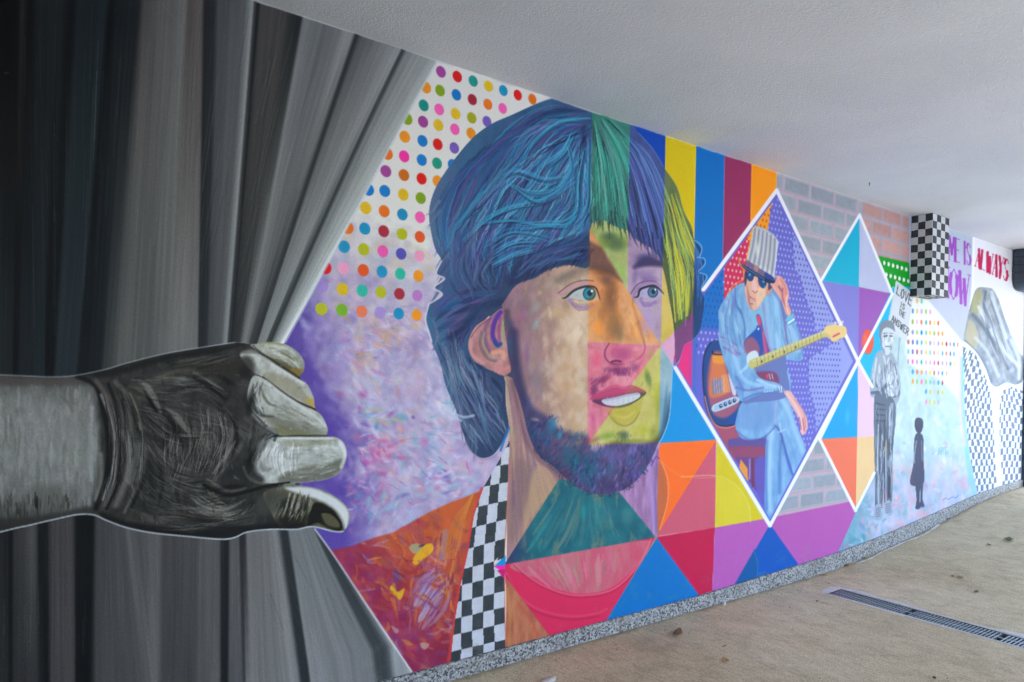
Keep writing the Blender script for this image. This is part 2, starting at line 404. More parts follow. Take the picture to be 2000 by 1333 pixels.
m_plain = Mat('grey_plaster', rough=0.9, spec=0.2); v = m_plain.coords(); m_plain.color(m_plain.ramp(m_plain.noise(v, 4, 5), [(0.3, (0.42, 0.43, 0.44)), (0.7, (0.5, 0.51, 0.52))]))
ow = bm_obj('added_opposite_wall', box_bm(-5.0, CY1 - .25, -0.05, 0.6, CY1 - .002, CEIL + .35), m_plain.m); tag(ow, kind='structure')  # added out of view to block daylight from the mural's left part
ew = bm_obj('added_end_wall', box_bm(-5.25, CY1 - .25, -0.05, -5.002, 0.30, CEIL + .35), m_plain.m); tag(ew, kind='structure')  # unseen closure, added so the light falls off towards the left
# --- the paint cloud behind the portrait ------------------------------------
P_CLOUD = part_id('paint_cloud', None, 'lilac and purple brushed paint cloud')
P_DOTS = part_id('dot_pattern', None, 'rows of coloured dots on white paint'); P_DOT = part_id('dot', P_DOTS)
def cloud_color(px, py, x, z):
    n = fbm(px / 46, py / 46, 3, 5)[..., None]; m = fbm(px / 30 + 40, py / 38, 9, 4)[..., None]
    k = fbm(px / 12, py / 16, 21, 3)[..., None]
    c = np.array([184, 172, 202]) * (1 - n) + np.array([156, 140, 186]) * n
    c = c + np.clip((m - .52) * 6, 0, 1) * (np.array([198, 172, 196]) - c) * .8
    c = c + np.clip((.42 - m) * 7, 0, 1) * (np.array([186, 186, 214]) - c) * .8
    c = c + (k - .5) * 34
    # deep violet towards the hand and the curtain's edge
    hx = 588 + np.interp(py, [560, 660, 740, 860, 960, 1040, 1120], [-30, -8, 15, 70, 92, 70, 70])
    d = np.clip(1 - (px - hx - 14 * (n[..., 0] - .5) * 6) / 78, 0, 1)[..., None]
    return c + d * (np.array([92, 70, 160]) - c)
poly([(540, 400), (1000, 400), (1000, 1000), (930, 1060), (660, 1110), (590, 1060), (540, 700)], cloud_color, soft=2, part=P_CLOUD)
# white ground of the dots, dissolving into the cloud
_w = window(540, 60, 1160, 760)
_px, _py = PX[_w], PY[_w]
_f = np.clip((590 + (_px - 760) * .28 + (fbm(_px / 40, _py / 30, 4) - .5) * 150 - _py) / 150, 0, 1) * (_px < 1170)
lay(_w, _f.astype(np.float32), (226, 224, 218))
PART[_w][(_f > 0.5)] = P_DOTS
PIG = dict(m=(160, 62, 148), r=(222, 22, 22), t=(20, 148, 140), y=(226, 184, 22), c=(20, 142, 190), o=(236, 112, 22), g=(128, 160, 16), b=(14, 118, 198),
           k=(170, 38, 56), p=(246, 92, 178), v=(122, 92, 190), O=(240, 146, 22), L=(160, 162, 20), d=(206, 104, 20), i=(90, 82, 182), l=(186, 190, 28),
           P=(240, 158, 192), R=(228, 84, 30), G=(40, 186, 160), V=(168, 138, 214), M=(190, 126, 196), q=(234, 118, 84), e=(124, 180, 40), h=(246, 44, 160), s=(20, 150, 120))
DOTS = [(717, 97, 'm'), (793, 119, 'r'), (867, 140, 't'), (938, 164, 'y'), (1007, 184, 'c'), (1074, 205, 'r'), (1142, 224, 'o'), (648, 170, 'O'), (713, 184, 'g'), (789, 204, 'b'),
        (863, 226, 'k'), (935, 248, 'o'), (1004, 267, 'p'), (637, 253, 't'), (709, 272, 'p'), (785, 292, 'y'), (860, 311, 'L'), (931, 328, 'v'), (560, 316, 'g'), (634, 329, 'm'),
        (705, 345, 'y'), (782, 364, 'p'), (857, 383, 'O'), (549, 399, 'O'), (631, 418, 'b'), (702, 434, 'r'), (779, 451, 'v'), (468, 478, 'o'), (546, 490, 'h'), (628, 507, 'b'),
        (699, 522, 's'), (771, 529, 'b'), (461, 559, 'm'), (545, 577, 'd'), (627, 594, 'r'), (701, 605, 'O'), (380, 645, 'b'), (456, 651, 'b'), (542, 668, 'y'), (623, 684, 'g'),
        (367, 730, 'y'), (453, 745, 'o'), (538, 760, 'c'), (620, 773, 'p'), (284, 822, 'o'), (363, 826, 'c'), (451, 838, 'k'), (536, 851, 'l'), (619, 864, 'R'), (267, 910, 'c'),
        (358, 922, 'l'), (447, 931, 'p'), (532, 943, 'i'), (617, 953, 'P'), (180, 1008, 'r'), (264, 1010, 'P'), (356, 1019, 'R'), (443, 1026, 'c'), (528, 1036, 'G'), (612, 1046, 'O'),
        (166, 1093, 'V'), (260, 1107, 'y'), (351, 1114, 'G'), (438, 1121, 'l'), (524, 1129, 'k'), (607, 1137, 'M'), (162, 1199, 'l'), (257, 1204, 'e'), (349, 1211, 'q'), (434, 1216, 'V'),
        (521, 1221, 'c'), (604, 1228, 'O')]
# warm and lilac smears between the lower dots
scumble(in_box(650, 440, 850, 640), 120, [(196, 186, 204), (214, 200, 190), (206, 196, 160), (176, 176, 206), (222, 206, 200), (160, 170, 190)], (8, 26), (.4, .9), (.15, .5))
scumble(in_box(590, 520, 700, 700), 70, [(140, 128, 196), (166, 150, 206), (124, 110, 190), (190, 176, 214)], (8, 24), (.3, .8), (.2, .5))
# brush work in the cloud
_left = lambda: (lambda t: (600 + t * 300 + RNG.randn() * 30, RNG.uniform(600, 1010)))(RNG.rand())
scumble(_left, 260, [(198, 186, 214), (180, 160, 204), (204, 182, 206), (164, 148, 196), (192, 192, 218), (212, 200, 210), (170, 150, 186), (188, 160, 196)], (12, 38), (.25, .7), (.2, .5), ang=(.2, 2.2), js=6)
for i in range(130):
    x, y = RNG.uniform(640, 960), RNG.uniform(600, 990); an = RNG.uniform(-.2, 1.4) + (0 if x < 800 else .4); L = RNG.uniform(12, 42)
    line([(x, y), (x + L * .5 * math.cos(an) + 3, y + L * .5 * math.sin(an)), (x + L * math.cos(an), y + L * math.sin(an) + RNG.uniform(-6, 6))], RNG.uniform(2, 6),
         jit([(214, 204, 226), (200, 188, 216), (176, 196, 214), (190, 150, 196), (216, 190, 206), (166, 150, 200)][RNG.randint(6)], 8), RNG.uniform(.2, .5), soft=4.5, dry=.6, seed=i % 40)
_mixc = [(216, 206, 224), (206, 170, 200), (190, 150, 190), (150, 170, 204), (222, 190, 190), (140, 120, 180), (214, 206, 200), (206, 140, 170), (130, 176, 196), (220, 180, 150)]
for i in range(380):
    x, y = RNG.uniform(632, 980), RNG.uniform(590, 1010); an = .9 * math.sin(x / 70.0 + y / 55.0) + RNG.randn() * .5; L = RNG.uniform(8, 26)
    if x < 660 + 60 * math.sin((y - 600) / 420 * 3.1): continue
    line([(x, y), (x + L * .5 * math.cos(an), y + L * .5 * math.sin(an) + RNG.randn() * 2), (x + L * math.cos(an + RNG.randn() * .25), y + L * math.sin(an + RNG.randn() * .25))], [2, RNG.uniform(4, 9), 1.5], jit(_mixc[int(RNG.rand() ** 1.6 * 10)], 8), RNG.uniform(.2, .5), soft=2.6, dry=.7, seed=i % 50)
for (x, y, rx, ry, c, a) in [(664, 770, 14, 10, (186, 104, 140), .6), (710, 770, 14, 12, (170, 60, 150), .55), (702, 800, 5, 12, (160, 40, 140), .6), (722, 812, 22, 12, (110, 168, 206), .6), (735, 832, 5, 13, (40, 120, 190), .85),
                             (760, 812, 6, 16, (150, 50, 160), .6), (775, 822, 20, 10, (140, 178, 120), .6), (757, 828, 6, 5, (206, 186, 60), .8), (782, 840, 6, 16, (220, 160, 110), .7), (786, 860, 9, 6, (206, 100, 80), .6),
                             (806, 816, 5, 5, (66, 60, 150), .9), (700, 856, 16, 14, (206, 120, 150), .5), (735, 880, 20, 26, (200, 60, 150), .6), (760, 880, 24, 16, (216, 76, 150), .55), (715, 905, 14, 10, (196, 60, 160), .6),
                             (790, 905, 8, 26, (120, 170, 180), .6), (750, 950, 18, 14, (206, 120, 160), .5), (800, 890, 30, 10, (146, 176, 196), .55), (672, 650, 12, 9, (216, 160, 180), .5), (737, 675, 12, 9, (228, 160, 130), .75),
                             (780, 662, 10, 12, (216, 168, 140), .6), (700, 660, 18, 12, (206, 170, 140), .5), (706, 694, 8, 6, (220, 176, 80), .7), (850, 690, 24, 12, (216, 204, 226), .6), (775, 743, 22, 12, (214, 206, 200), .6),
                             (880, 800, 34, 16, (206, 206, 222), .6), (905, 815, 20, 8, (196, 214, 228), .7), (850, 930, 30, 18, (176, 196, 220), .6), (890, 948, 22, 8, (170, 110, 170), .5), (820, 960, 16, 10, (196, 110, 130), .4),
                             (660, 720, 26, 30, (160, 120, 190), .4), (640, 640, 20, 16, (196, 170, 214), .5), (700, 975, 34, 20, (150, 110, 170), .5), (650, 960, 16, 40, (110, 80, 170), .5)]:
    blob(x, y, rx, ry, c, a, .8, RNG.uniform(-.5, .9), dry=.55, seed=int(x) % 50)
for k in range(40):   # sparks of drybrush
    x0, y0 = (692 + RNG.randn() * 14, 930 + RNG.randn() * 26); an = RNG.uniform(-2.6, -.2); L = RNG.uniform(8, 24)
    line([(x0, y0), (x0 + L * math.cos(an), y0 + L * math.sin(an))], 1.2, (210, 192, 218), RNG.uniform(.15, .45), curve=False, soft=1.6)
for k in range(14):
    x0 = 738 + RNG.randn() * 10; line([(x0, 850 + RNG.randn() * 5), (x0 - 1, 880 + RNG.rand() * 14)], 1.2, (222, 198, 222), .6, curve=False)
for k in range(26):
    x0, y0 = 745 + RNG.randn() * 26, 995 + RNG.randn() * 18
    line([(x0, y0), (x0 + RNG.uniform(10, 22), y0 - RNG.uniform(14, 30))], RNG.uniform(2, 5), jit([(110, 176, 196), (150, 160, 200), (196, 170, 200), (120, 130, 180)][RNG.randint(4)], 8), .6, soft=1.6, curve=False, dry=.5, seed=k)
_sat = [(206, 76, 150), (190, 110, 170), (88, 166, 190), (212, 170, 96), (228, 222, 234), (226, 216, 230), (216, 150, 150), (110, 90, 170), (150, 190, 206), (226, 190, 206)]
for (x0, y0, sx, sy_, n, pal, A) in [(735, 880, 40, 34, 60, [0, 1, 6, 9, 4], .3), (720, 812, 44, 22, 34, [2, 8, 7, 3, 4], .2), (880, 740, 60, 90, 90, [4, 5, 5, 8, 9], .9), (700, 700, 60, 60, 60, [1, 9, 6, 5, 3], .8), (820, 880, 70, 60, 80, [4, 8, 9, 1, 2], .8), (740, 985, 50, 26, 40, [2, 8, 7, 1], -.9), (780, 640, 70, 30, 40, [3, 9, 5, 6], .3), (870, 940, 50, 30, 40, [8, 4, 1, 7], -.3), (680, 930, 30, 60, 40, [7, 1, 4], 1.3)]:
    for k in range(n):
        x, y = x0 + RNG.randn() * sx * .6, y0 + RNG.randn() * sy_ * .6; an = A + RNG.randn() * .5; L = RNG.uniform(12, 36)
        if x < 640 + 50 * math.sin(max(0, (y - 640) / 400) * 3.1): continue
        line([(x, y), (x + L * .5 * math.cos(an), y + L * .5 * math.sin(an)), (x + L * math.cos(an + RNG.randn() * .2), y + L * math.sin(an + RNG.randn() * .2))], [2, RNG.uniform(4, 10), 2], jit(_sat[pal[RNG.randint(len(pal))]], 9), RNG.uniform(.3, .6), soft=3, dry=.6, seed=k)
def soften(part, n):
    m = (PART == part); ys, xs = np.where(m); w = (slice(max(ys.min() - 3, 1), ys.max() + 4), slice(max(xs.min() - 3, 1), xs.max() + 4))
    b = PAINT[w].copy()
    for _ in range(n):
        b[1:-1] = (b[:-2] + 2 * b[1:-1] + b[2:]) / 4; b[:, 1:-1] = (b[:, :-2] + 2 * b[:, 1:-1] + b[:, 2:]) / 4
    mm = m[w]; PAINT[w][mm] = b[mm]
soften(P_CLOUD, 3)
for k in range(150):     # a few crisp wet marks over the softened ground
    x, y = RNG.uniform(650, 960), RNG.uniform(610, 1000); an = RNG.uniform(-.4, 1.3); L = RNG.uniform(8, 30)
    if x < 650 + 50 * math.sin(max(0, (y - 640) / 400) * 3.1): continue
    line([(x, y), (x + L * .5 * math.cos(an) + RNG.randn(), y + L * .5 * math.sin(an)), (x + L * math.cos(an), y + L * math.sin(an))], [1, RNG.uniform(1.5, 5), .8], jit(_sat[[4, 4, 5, 8, 9, 1, 7, 0, 2, 3][RNG.randint(10)]], 9), RNG.uniform(.25, .6), soft=1.6, dry=.6, seed=k % 60)
# the dots lie over the cloud's upper edge
for zx, zy, k in DOTS:
    x, z = on_wall(560 + zx / 2.38, 100 + zy / 2.38)
    wall_disc(x, z, 0.0246, jit(PIG[k], 3), 0.97 if k != 'V' else .75, part=P_DOT)
# --- the painted jacket ------------------------------------------------------
P_JACKET = part_id('painted_jacket', None, 'orange and crimson brushed jacket')
JACKET = [(958, 940), (943, 957), (912, 970), (881, 981), (840, 1000), (800, 1022), (770, 1040), (728, 1052), (690, 1066), (650, 1075), (600, 1040), (700, 1340), (900, 1330), (889, 1210), (915, 1075), (930, 1000), (960, 940)]
def jacket_color(px, py, x, z):
    n = fbm(px / 34, py / 46, 6, 5)[..., None]; m = fbm(px / 22 + 9, py / 30, 14, 4)[..., None]
    up = np.clip((1180 - py - (px - 850) * .2 + (px - 760) * .5) / 190, 0, 1)[..., None]
    c = np.array([150, 44, 66]) * (1 - up) + np.array([196, 92, 46]) * up
    c = c + np.clip((m - .5) * 5, 0, 1) * (np.array([204, 80, 52]) - c) * .5
    c = c + np.clip((.44 - n) * 7, 0, 1) * (np.array([124, 48, 104]) - c) * .7
    lf = np.clip((760 - px + (py - 1050) * .5) / 60, 0, 1)[..., None]
    return c + lf * (np.array([150, 44, 90]) - c) * .7 + (m - .5) * 30
poly(JACKET, jacket_color, soft=5, part=P_JACKET)
JM = mask_of(JACKET, False, 5)
scumble(in_box(680, 1010, 915, 1320), 170, [(176, 56, 60), (150, 44, 84), (204, 92, 50), (130, 60, 110), (190, 70, 70), (164, 80, 90), (198, 110, 60)], (8, 26), (.25, .6), (.25, .6), clip=JM, ang=(-.4, 1.2))
comb([[(790, 1060), (760, 1130), (770, 1200)], [(830, 1050), (810, 1140), (800, 1250)], [(880, 1010), (850, 1120), (840, 1240)], [(930, 980), (900, 1080), (885, 1200)]], 60,
     [(206, 104, 48), (190, 84, 60), (216, 130, 60), (176, 80, 90), (170, 100, 130)], (3, 8), (.3, .65), (.15, .4), clip=JM, dry=.6)
comb([[(800, 1190), (835, 1120), (870, 1112)], [(808, 1205), (842, 1140), (872, 1125)], [(815, 1225), (850, 1160), (872, 1150)], [(822, 1240), (862, 1180), (868, 1170)]], 46,
     [(160, 128, 170), (176, 150, 180), (140, 96, 150), (190, 160, 170)], (2.5, 7), (.4, .8), (.3, .7), clip=JM, dry=.5)
comb([[(800, 1170), (830, 1115), (880, 1100)], [(830, 1240), (870, 1200), (885, 1150)]], 22, [(150, 110, 160), (170, 140, 170), (120, 70, 140)], (3, 6), (.3, .6), (.3, .8), clip=JM, dry=.5)
for pts, c in [([(806, 1094), (822, 1070), (842, 1062), (846, 1076), (826, 1094), (812, 1104)], (232, 176, 34)), ([(770, 1140), (776, 1156), (790, 1150), (782, 1172), (766, 1160), (762, 1148)], (226, 178, 30)),
               ([(800, 1066), (816, 1062), (824, 1070), (812, 1082), (802, 1076)], (170, 160, 120)), ([(818, 1066), (830, 1064), (822, 1070)], (20, 60, 70)), ([(772, 1110), (780, 1118), (776, 1140), (768, 1130)], (110, 60, 120)),
               ([(864, 1040), (876, 1040), (868, 1090), (860, 1088)], (176, 120, 110)), ([(822, 1256), (838, 1258), (832, 1268), (824, 1266)], (186, 150, 140))]:
    poly(pts, c, .9, 2.5, True, clip=JM, dry=.25)
for k in range(40):
    x, y = RNG.uniform(690, 880), RNG.uniform(1060, 1300); an = RNG.uniform(-.3, 1.5); L = RNG.uniform(14, 46)
    line([(x, y), (x + L * .5 * math.cos(an) - 3, y + L * .5 * math.sin(an)), (x + L * math.cos(an), y + L * math.sin(an))], RNG.uniform(2, 6), jit([(186, 60, 70), (206, 96, 60), (150, 60, 110), (196, 130, 120)][RNG.randint(4)], 10), RNG.uniform(.25, .55), soft=2, dry=.6, clip=JM)
for k in range(120):
    x, y = RNG.uniform(690, 900), RNG.uniform(1030, 1300); an = .9 + .7 * math.sin(x / 45.0 - y / 60.0) + RNG.randn() * .3; L = RNG.uniform(14, 40)
    line([(x, y), (x + L * .5 * math.cos(an), y + L * .5 * math.sin(an)), (x + L * math.cos(an + RNG.randn() * .3), y + L * math.sin(an + RNG.randn() * .3))], [1.5, RNG.uniform(4, 10), 1.5], jit([(214, 110, 50), (170, 50, 70), (150, 120, 160), (220, 150, 60), (130, 50, 100), (190, 70, 60), (176, 150, 160), (120, 40, 60)][RNG.randint(8)], 9), RNG.uniform(.35, .7), soft=2, dry=.6, clip=JM, seed=k)
for k in range(5):
    line([(925 - k * 2, 962 + k * 4), (905 - k * 5, 1020), (888 - k * 5, 1090)], 4, jit((206, 130, 56), 10), .5, soft=2, dry=.4, clip=JM)
line([(942, 956), (926, 1010), (914, 1078), (898, 1150), (886, 1230), (876, 1300)], 8, (204, 60, 60), .85, soft=2.5, dry=.3)

# --- stripes, bricks and triangles right of the portrait --------------------
def vx(x0, y0, y): return x0 - 0.0225 * (y - y0)
def stripe(xa, ya, xb, yb, ybot, col, nm='painted_stripe'):
    poly([(xa, ya - 60), (xb, yb - 60), (vx(xb, yb, ybot), ybot), (vx(xa, ya, ybot), ybot)], col, part=part_id(nm))
stripe(1140, 205, 1231, 238, 700, (112, 150, 26))
stripe(1231, 238, 1301, 262, 700, (8, 70, 172))
stripe(1301, 262, 1361, 283, 700, (214, 188, 14))
stripe(1361, 283, 1417, 300, 700, (0, 108, 186))
stripe(1417, 300, 1469, 318, 700, (148, 46, 92))
stripe(1469, 318, 1518, 335, 700, (244, 148, 10))
def bricks(pts, face, mortar, hi, lo, x_first, part):
    BL, BH, mo = 0.315, 0.118, 0.010
    def col(px, py, x, z):
        r = np.floor((2.70 - z) / BH); fz = (2.70 - z) - r * BH
        u = x - x_first + (r % 2) * BL * .5; k = np.floor(u / BL); fx = u - k * BL
        e = np.minimum(np.minimum(fx, BL - fx), np.minimum(fz, BH - fz))
        t = _tab[(r.astype(int) * 7) & 255, (k.astype(int) * 13) & 255][..., None]
        f = np.array(face) * (.95 + .1 * t) + (fbm(x * 30, z * 40, 5, 3)[..., None] - .5) * 14
        edge = np.clip((e - mo) / .004, 0, 1)[..., None]
        rim = (np.clip(1 - np.abs(e - mo - .006) / .006, 0, 1) * .55)[..., None]
        dark = (np.clip(1 - np.abs(e - mo + .002) / .004, 0, 1) * .5 * ((fz > BH * .5) | (fx > BL * .9)))[..., None]
        c = np.array(mortar) * (1 - edge) + f * edge
        c = c + rim * (np.array(hi) - c)
        return c + dark * (np.array(lo) - c)
    poly(pts, col, part=part)
P_BRK = part_id('painted_brickwork', None, 'grey bricks with pink joints'); P_BRR = part_id('painted_brickwork', None, 'salmon red bricks with lilac joints')
bricks([(1517, 250), (1683, 300), (1683, 640), (1517, 640)], (146, 154, 162), (182, 162, 174), (174, 180, 190), (158, 120, 134), 4.10, P_BRK)
bricks([(1683, 300), (1785, 340), (1785, 640), (1683, 640)], (184, 144, 138), (164, 160, 176), (180, 162, 164), (150, 126, 138), 5.115, P_BRR)
P_BRK2 = part_id('painted_brickwork', None, 'small triangle of grey bricks with pink joints')
bricks([(1598, 850), (1500, 1025), (1680, 1000), (1620, 850)], (148, 154, 164), (186, 160, 172), (184, 188, 198), (168, 120, 136), 4.36, P_BRK2)
poly([(1715, 500), (1785, 516), (1785, 600), (1740, 600)], (8, 152, 34), part=part_id('dotted_panel', None, 'green panel with white dots'))
for r in range(3):
    for k in range(7):
        a = on_wall(1727 + k * 8.6 + (4 if r == 1 else 0), 514 + k * 2.5 + r * 23); wall_disc(a[0], a[1], .018, (226, 232, 228))
def tri(pts, col, nm='painted_triangle', soft=.8): poly(pts, col, part=part_id(nm), soft=soft)
# ground of the guitarist's diamond and the triangles that meet at its corners
tri([(1290, 675), (1400, 860), (1286, 866)], (0, 138, 205))
tri([(1286, 866), (1400, 859), (1283, 1047)], (246, 106, 36))
tri([(1399, 860), (1396, 1031), (1282, 1048)], (200, 86, 106))
tri([(1400, 860), (1396, 1031), (1500, 1014)], (208, 186, 30))
tri([(1282, 1049), (1396, 1031), (1391, 1160), (1364, 1168)], (190, 24, 70))
tri([(1281, 1048), (1369, 1168), (1172, 1226)], (0, 108, 180))
tri([(1396, 1031), (1502, 1012), (1510, 1028), (1436, 1150), (1391, 1160)], (178, 88, 168))
tri([(1502, 1012), (1500, 1022), (1556, 1112), (1640, 1085), (1674, 1000), (1660, 980)], (176, 86, 164))
tri([(1504, 1024), (1430, 1152), (1566, 1112)], (6, 82, 172))
poly([(1474, 1072), (1482, 1100), (1480, 1140), (1430, 1150)], (8, 84, 142), .8, 2)
line([(1470, 1070), (1480, 1100), (1478, 1128)], 1.5, (60, 120, 190), .6)
line([(1330, 932), (1400, 930), (1440, 950), (1462, 985), (1466, 1020)], 2, (224, 212, 140), .5)
poly([(1399, 932), (1420, 938), (1440, 950), (1454, 968), (1462, 988), (1466, 1019), (1397, 1030)], (216, 198, 66), .5, 1.5)
# second and third diamonds
tri([(1679, 420), (1603, 548), (1678, 561)], (0, 166, 198)); tri([(1679, 420), (1744, 574), (1678, 561)], (178, 184, 214))
tri([(1603, 549), (1678, 561), (1676, 706)], (124, 122, 200)); tri([(1678, 561), (1744, 575), (1676, 706)], (146, 82, 172))
tri([(1745, 560), (1790, 560), (1790, 780), (1702, 780), (1676, 706)], (0, 172, 220))
tri([(1676, 706), (1600, 858), (1675, 854)], (0, 152, 210)); tri([(1676, 706), (1675, 854), (1750, 851)], (224, 188, 214))
tri([(1600, 858), (1675, 854), (1671, 1000)], (232, 112, 82)); tri([(1675, 854), (1750, 851), (1671, 1000)], (228, 190, 138))
blob(1655, 815, 8, 24, (90, 180, 226), .5, .9)

# --- the far end: paint haze, panels, dots, draped chequers ------------------
P_HAZE = part_id('pastel_paint', None, 'pale blue and pink brushed paint at the far end')
def pastel(px, py, x, z):
    n = fbm(px / 14, py / 30, 2, 4)[..., None]; m = fbm(px / 9 + 5, py / 16, 8, 4)[..., None]
    low = np.clip((py - 860) / 90, 0, 1)[..., None]; lf = np.clip((1720 - px) / 60, 0, 1)[..., None]
    c = np.array([196, 210, 214]) * (1 - n) + np.array([168, 198, 200]) * n
    d = np.array([150, 184, 200]) * (1 - m) + np.array([196, 176, 206]) * m
    d = d + np.clip((n - .55) * 6, 0, 1) * (np.array([206, 160, 172]) - d) * .7
    c = c + (d - c) * low; c = c + lf * (np.array([92, 150, 170]) - c) * .8
    return c + (m - .5) * 30
poly([(1744, 578), (1710, 760), (1748, 850), (1672, 1000), (1632, 1090), (1800, 1050), (2000, 960), (2000, 560)], pastel, part=P_HAZE)
HZ = PART == P_HAZE
HZ = HZ.astype(np.float32)
scumble(in_box(1640, 860, 1900, 1070), 220, [(120, 176, 190), (206, 156, 176), (176, 160, 210), (216, 206, 216), (150, 190, 206), (226, 190, 190), (140, 150, 200), (110, 160, 180)], (3, 11), (.3, .8), (.25, .6), clip=HZ)
scumble(in_box(1750, 700, 1885, 900), 120, [(176, 214, 210), (216, 226, 226), (206, 216, 190), (186, 206, 220), (226, 226, 230)], (3, 10), (.4, 1), (.25, .6), clip=HZ, ang=(1.2, 1.9))
scumble(in_box(1640, 990, 1740, 1080), 60, [(90, 160, 170), (120, 150, 190), (196, 140, 170), (80, 150, 160)], (4, 12), (.3, .7), (.3, .6), clip=HZ)
P_FD = part_id('dot_pattern', None, 'small coloured dots on white triangular panel'); P_FDD = part_id('dot', P_FD)
poly([(1780, 570), (1812, 584), (1884, 672), (1880, 700), (1870, 780), (1835, 740), (1772, 710), (1768, 660)], lambda px, py, x, z: np.array([228, 229, 226]) + 0 * px[..., None], 1, 10, part=P_FD)
FDC = list('bRPGkteyVMOcplgoi'); _r2 = np.random.RandomState(3)
_cx = [760, 818, 875, 933, 992, 1045, 1098, 1152, 1205, 1258, 1308, 1355, 1405]
for j, (yy, k0, k1) in enumerate([(-75, 2, 4), (60, 1, 6), (200, 1, 8), (335, 1, 9), (465, 0, 13), (590, 0, 12), (720, 0, 12), (850, 1, 10), (975, 1, 9), (1100, 4, 9), (1235, 4, 8)]):
    for k in range(k0, k1):
        a = on_wall(1660 + _cx[k] / 6.667, 600 + (yy + k * 3.0 - 10) / 6.667)
        wall_disc(a[0], a[1], 0.0215, PIG[FDC[_r2.randint(len(FDC))]], (.95 - .06 * max(0, j - 6)) * _r2.uniform(.55, 1), part=P_FDD)
P_PAN = part_id('lettered_panel', None, 'pale lilac grey panel with purple letters')
poly([(1776, 400), (1903, 440), (1903, 560), (1896, 600), (1884, 672), (1812, 584), (1784, 572), (1776, 540)], (184, 190, 212), part=P_PAN)
poly([(1776, 400), (1903, 440), (1903, 500), (1776, 480)], (170, 186, 196), .6, 14)
P_WHT = part_id('lettered_panel', None, 'white panel with crimson letters')
poly([(1900, 440), (2000, 470), (2000, 800), (1880, 800), (1884, 660), (1896, 590)], (226, 227, 232), part=P_WHT)
line([(1902, 466), (1900, 560), (1893, 610), (1882, 680)], 3, (236, 238, 242), 1)
lettering('TIME IS', [(1838, 455), (1896, 477), (1896, 519), (1838, 504)], 2.5, (150, 70, 178), serif=True, heavy=1.6, part=part_id('letter', P_PAN))
lettering('NOW', [(1838, 516), (1893, 538), (1890, 598), (1838, 575)], 3.4, (158, 78, 190), serif=True, heavy=1.8, part=part_id('letter', P_PAN))
lettering('ALWAYS', [(1908, 486), (1971, 508), (1967, 550), (1905, 520)], 2.6, (190, 30, 84), serif=True, heavy=1.9, part=part_id('letter', P_WHT))
# draped chequers
P_DRP = part_id('painted_drapery', None, 'pale drapery with small grey chequers')
def drape(px, py, x, z):
    b = np.clip((py - 680) / 280, 0, 1); cx = 1945 + 0 * px
    s = np.where(px < 1944, 1.0, -1.0)
    u = (px - 1900) / 5.2 + s * (1 - b) ** 2 * (py - 760) / 26 + .5 * np.sin(py / 24 + px / 9) * (1 - b)
    v = py / 12.5 + (px - 1900) * .012 + .9 * np.sin(px / 10.0) * (1 - b)
    k = (np.floor(u) + np.floor(v)) % 2
    return np.array([224, 228, 234]) + (np.array([92, 106, 132]) - np.array([224, 228, 234])) * (k * .92)[..., None]
poly([(1880, 676), (1905, 690), (1935, 762), (1945, 770), (1975, 755), (2000, 765), (2000, 945), (1912, 975), (1896, 900), (1884, 800)], drape, part=P_DRP)
poly([(1936, 756), (1956, 750), (1952, 800), (1953, 880), (1958, 950), (1948, 960), (1942, 860)], (232, 234, 238), .95, 3, True)
line([(1878, 700), (1880, 800), (1888, 880), (1900, 950), (1908, 975)], 9, (120, 190, 220), .7, soft=5)
line([(1874, 690), (1876, 800), (1884, 870)], 6, (232, 190, 190), .7, soft=4)
# the large grey painted hand at the far end
P_FH = part_id('painted_hand', None, 'pale grey hand against a white panel')
FH = [(1903, 572), (1912, 562), (1932, 563), (1941, 568), (1952, 590), (1962, 620), (1978, 660), (1992, 690), (1999, 700), (1999, 740), (1985, 752), (1965, 748), (1948, 756), (1936, 750), (1925, 720), (1908, 690), (1890, 672), (1882, 664), (1886, 640), (1893, 605)]
poly(FH, lambda px, py, x, z: np.array([142, 150, 160]) + (fbm(px / 8, py / 14, 3, 4)[..., None] - .5) * 80, 1, 2, True, part=P_FH)
FHM = mask_of(FH)
poly([(1898, 590), (1910, 565), (1918, 575), (1912, 610), (1900, 615)], (160, 160, 112), .8, 4, True, clip=FHM)
poly([(1893, 625), (1906, 640), (1912, 668), (1900, 680), (1886, 660)], (180, 170, 140), .85, 4, True, clip=FHM)
for pts, wd, c, a in [([(1900, 615), (1925, 645), (1950, 690), (1968, 720)], 7, (84, 96, 114), .8), ([(1912, 600), (1940, 650), (1965, 690), (1990, 715)], 7, (206, 212, 220), .8), ([(1925, 570), (1922, 600), (1932, 640)], 5, (80, 94, 116), .8),
                      ([(1937, 570), (1948, 610), (1966, 660)], 6, (200, 208, 220), .8), ([(1946, 575), (1955, 600), (1970, 650)], 3, (130, 140, 160), .6), ([(1886, 670), (1915, 700), (1935, 745)], 8, (104, 116, 132), .8),
                      ([(1905, 660), (1930, 690), (1950, 735)], 6, (196, 204, 214), .7), ([(1975, 665), (1990, 700), (1990, 740)], 7, (206, 212, 222), .7)]:
    line(pts, wd, c, a, soft=4, clip=FHM)
comb([[(1900, 590), (1930, 660), (1960, 745)], [(1935, 570), (1960, 640), (1990, 720)]], 40, [(196, 200, 208), (84, 96, 116), (170, 174, 160)], (1.5, 3), (.3, .7), (.2, .5), clip=FHM)
# small signature and a word in teal
lettering('ART', [(1832, 876), (1849, 874), (1849, 887), (1832, 889)], 1.6, (110, 170, 186), .9)
line([(1842, 977), (1848, 973), (1853, 976), (1860, 971), (1866, 973), (1872, 968)], 1.5, (90, 110, 170), .8)
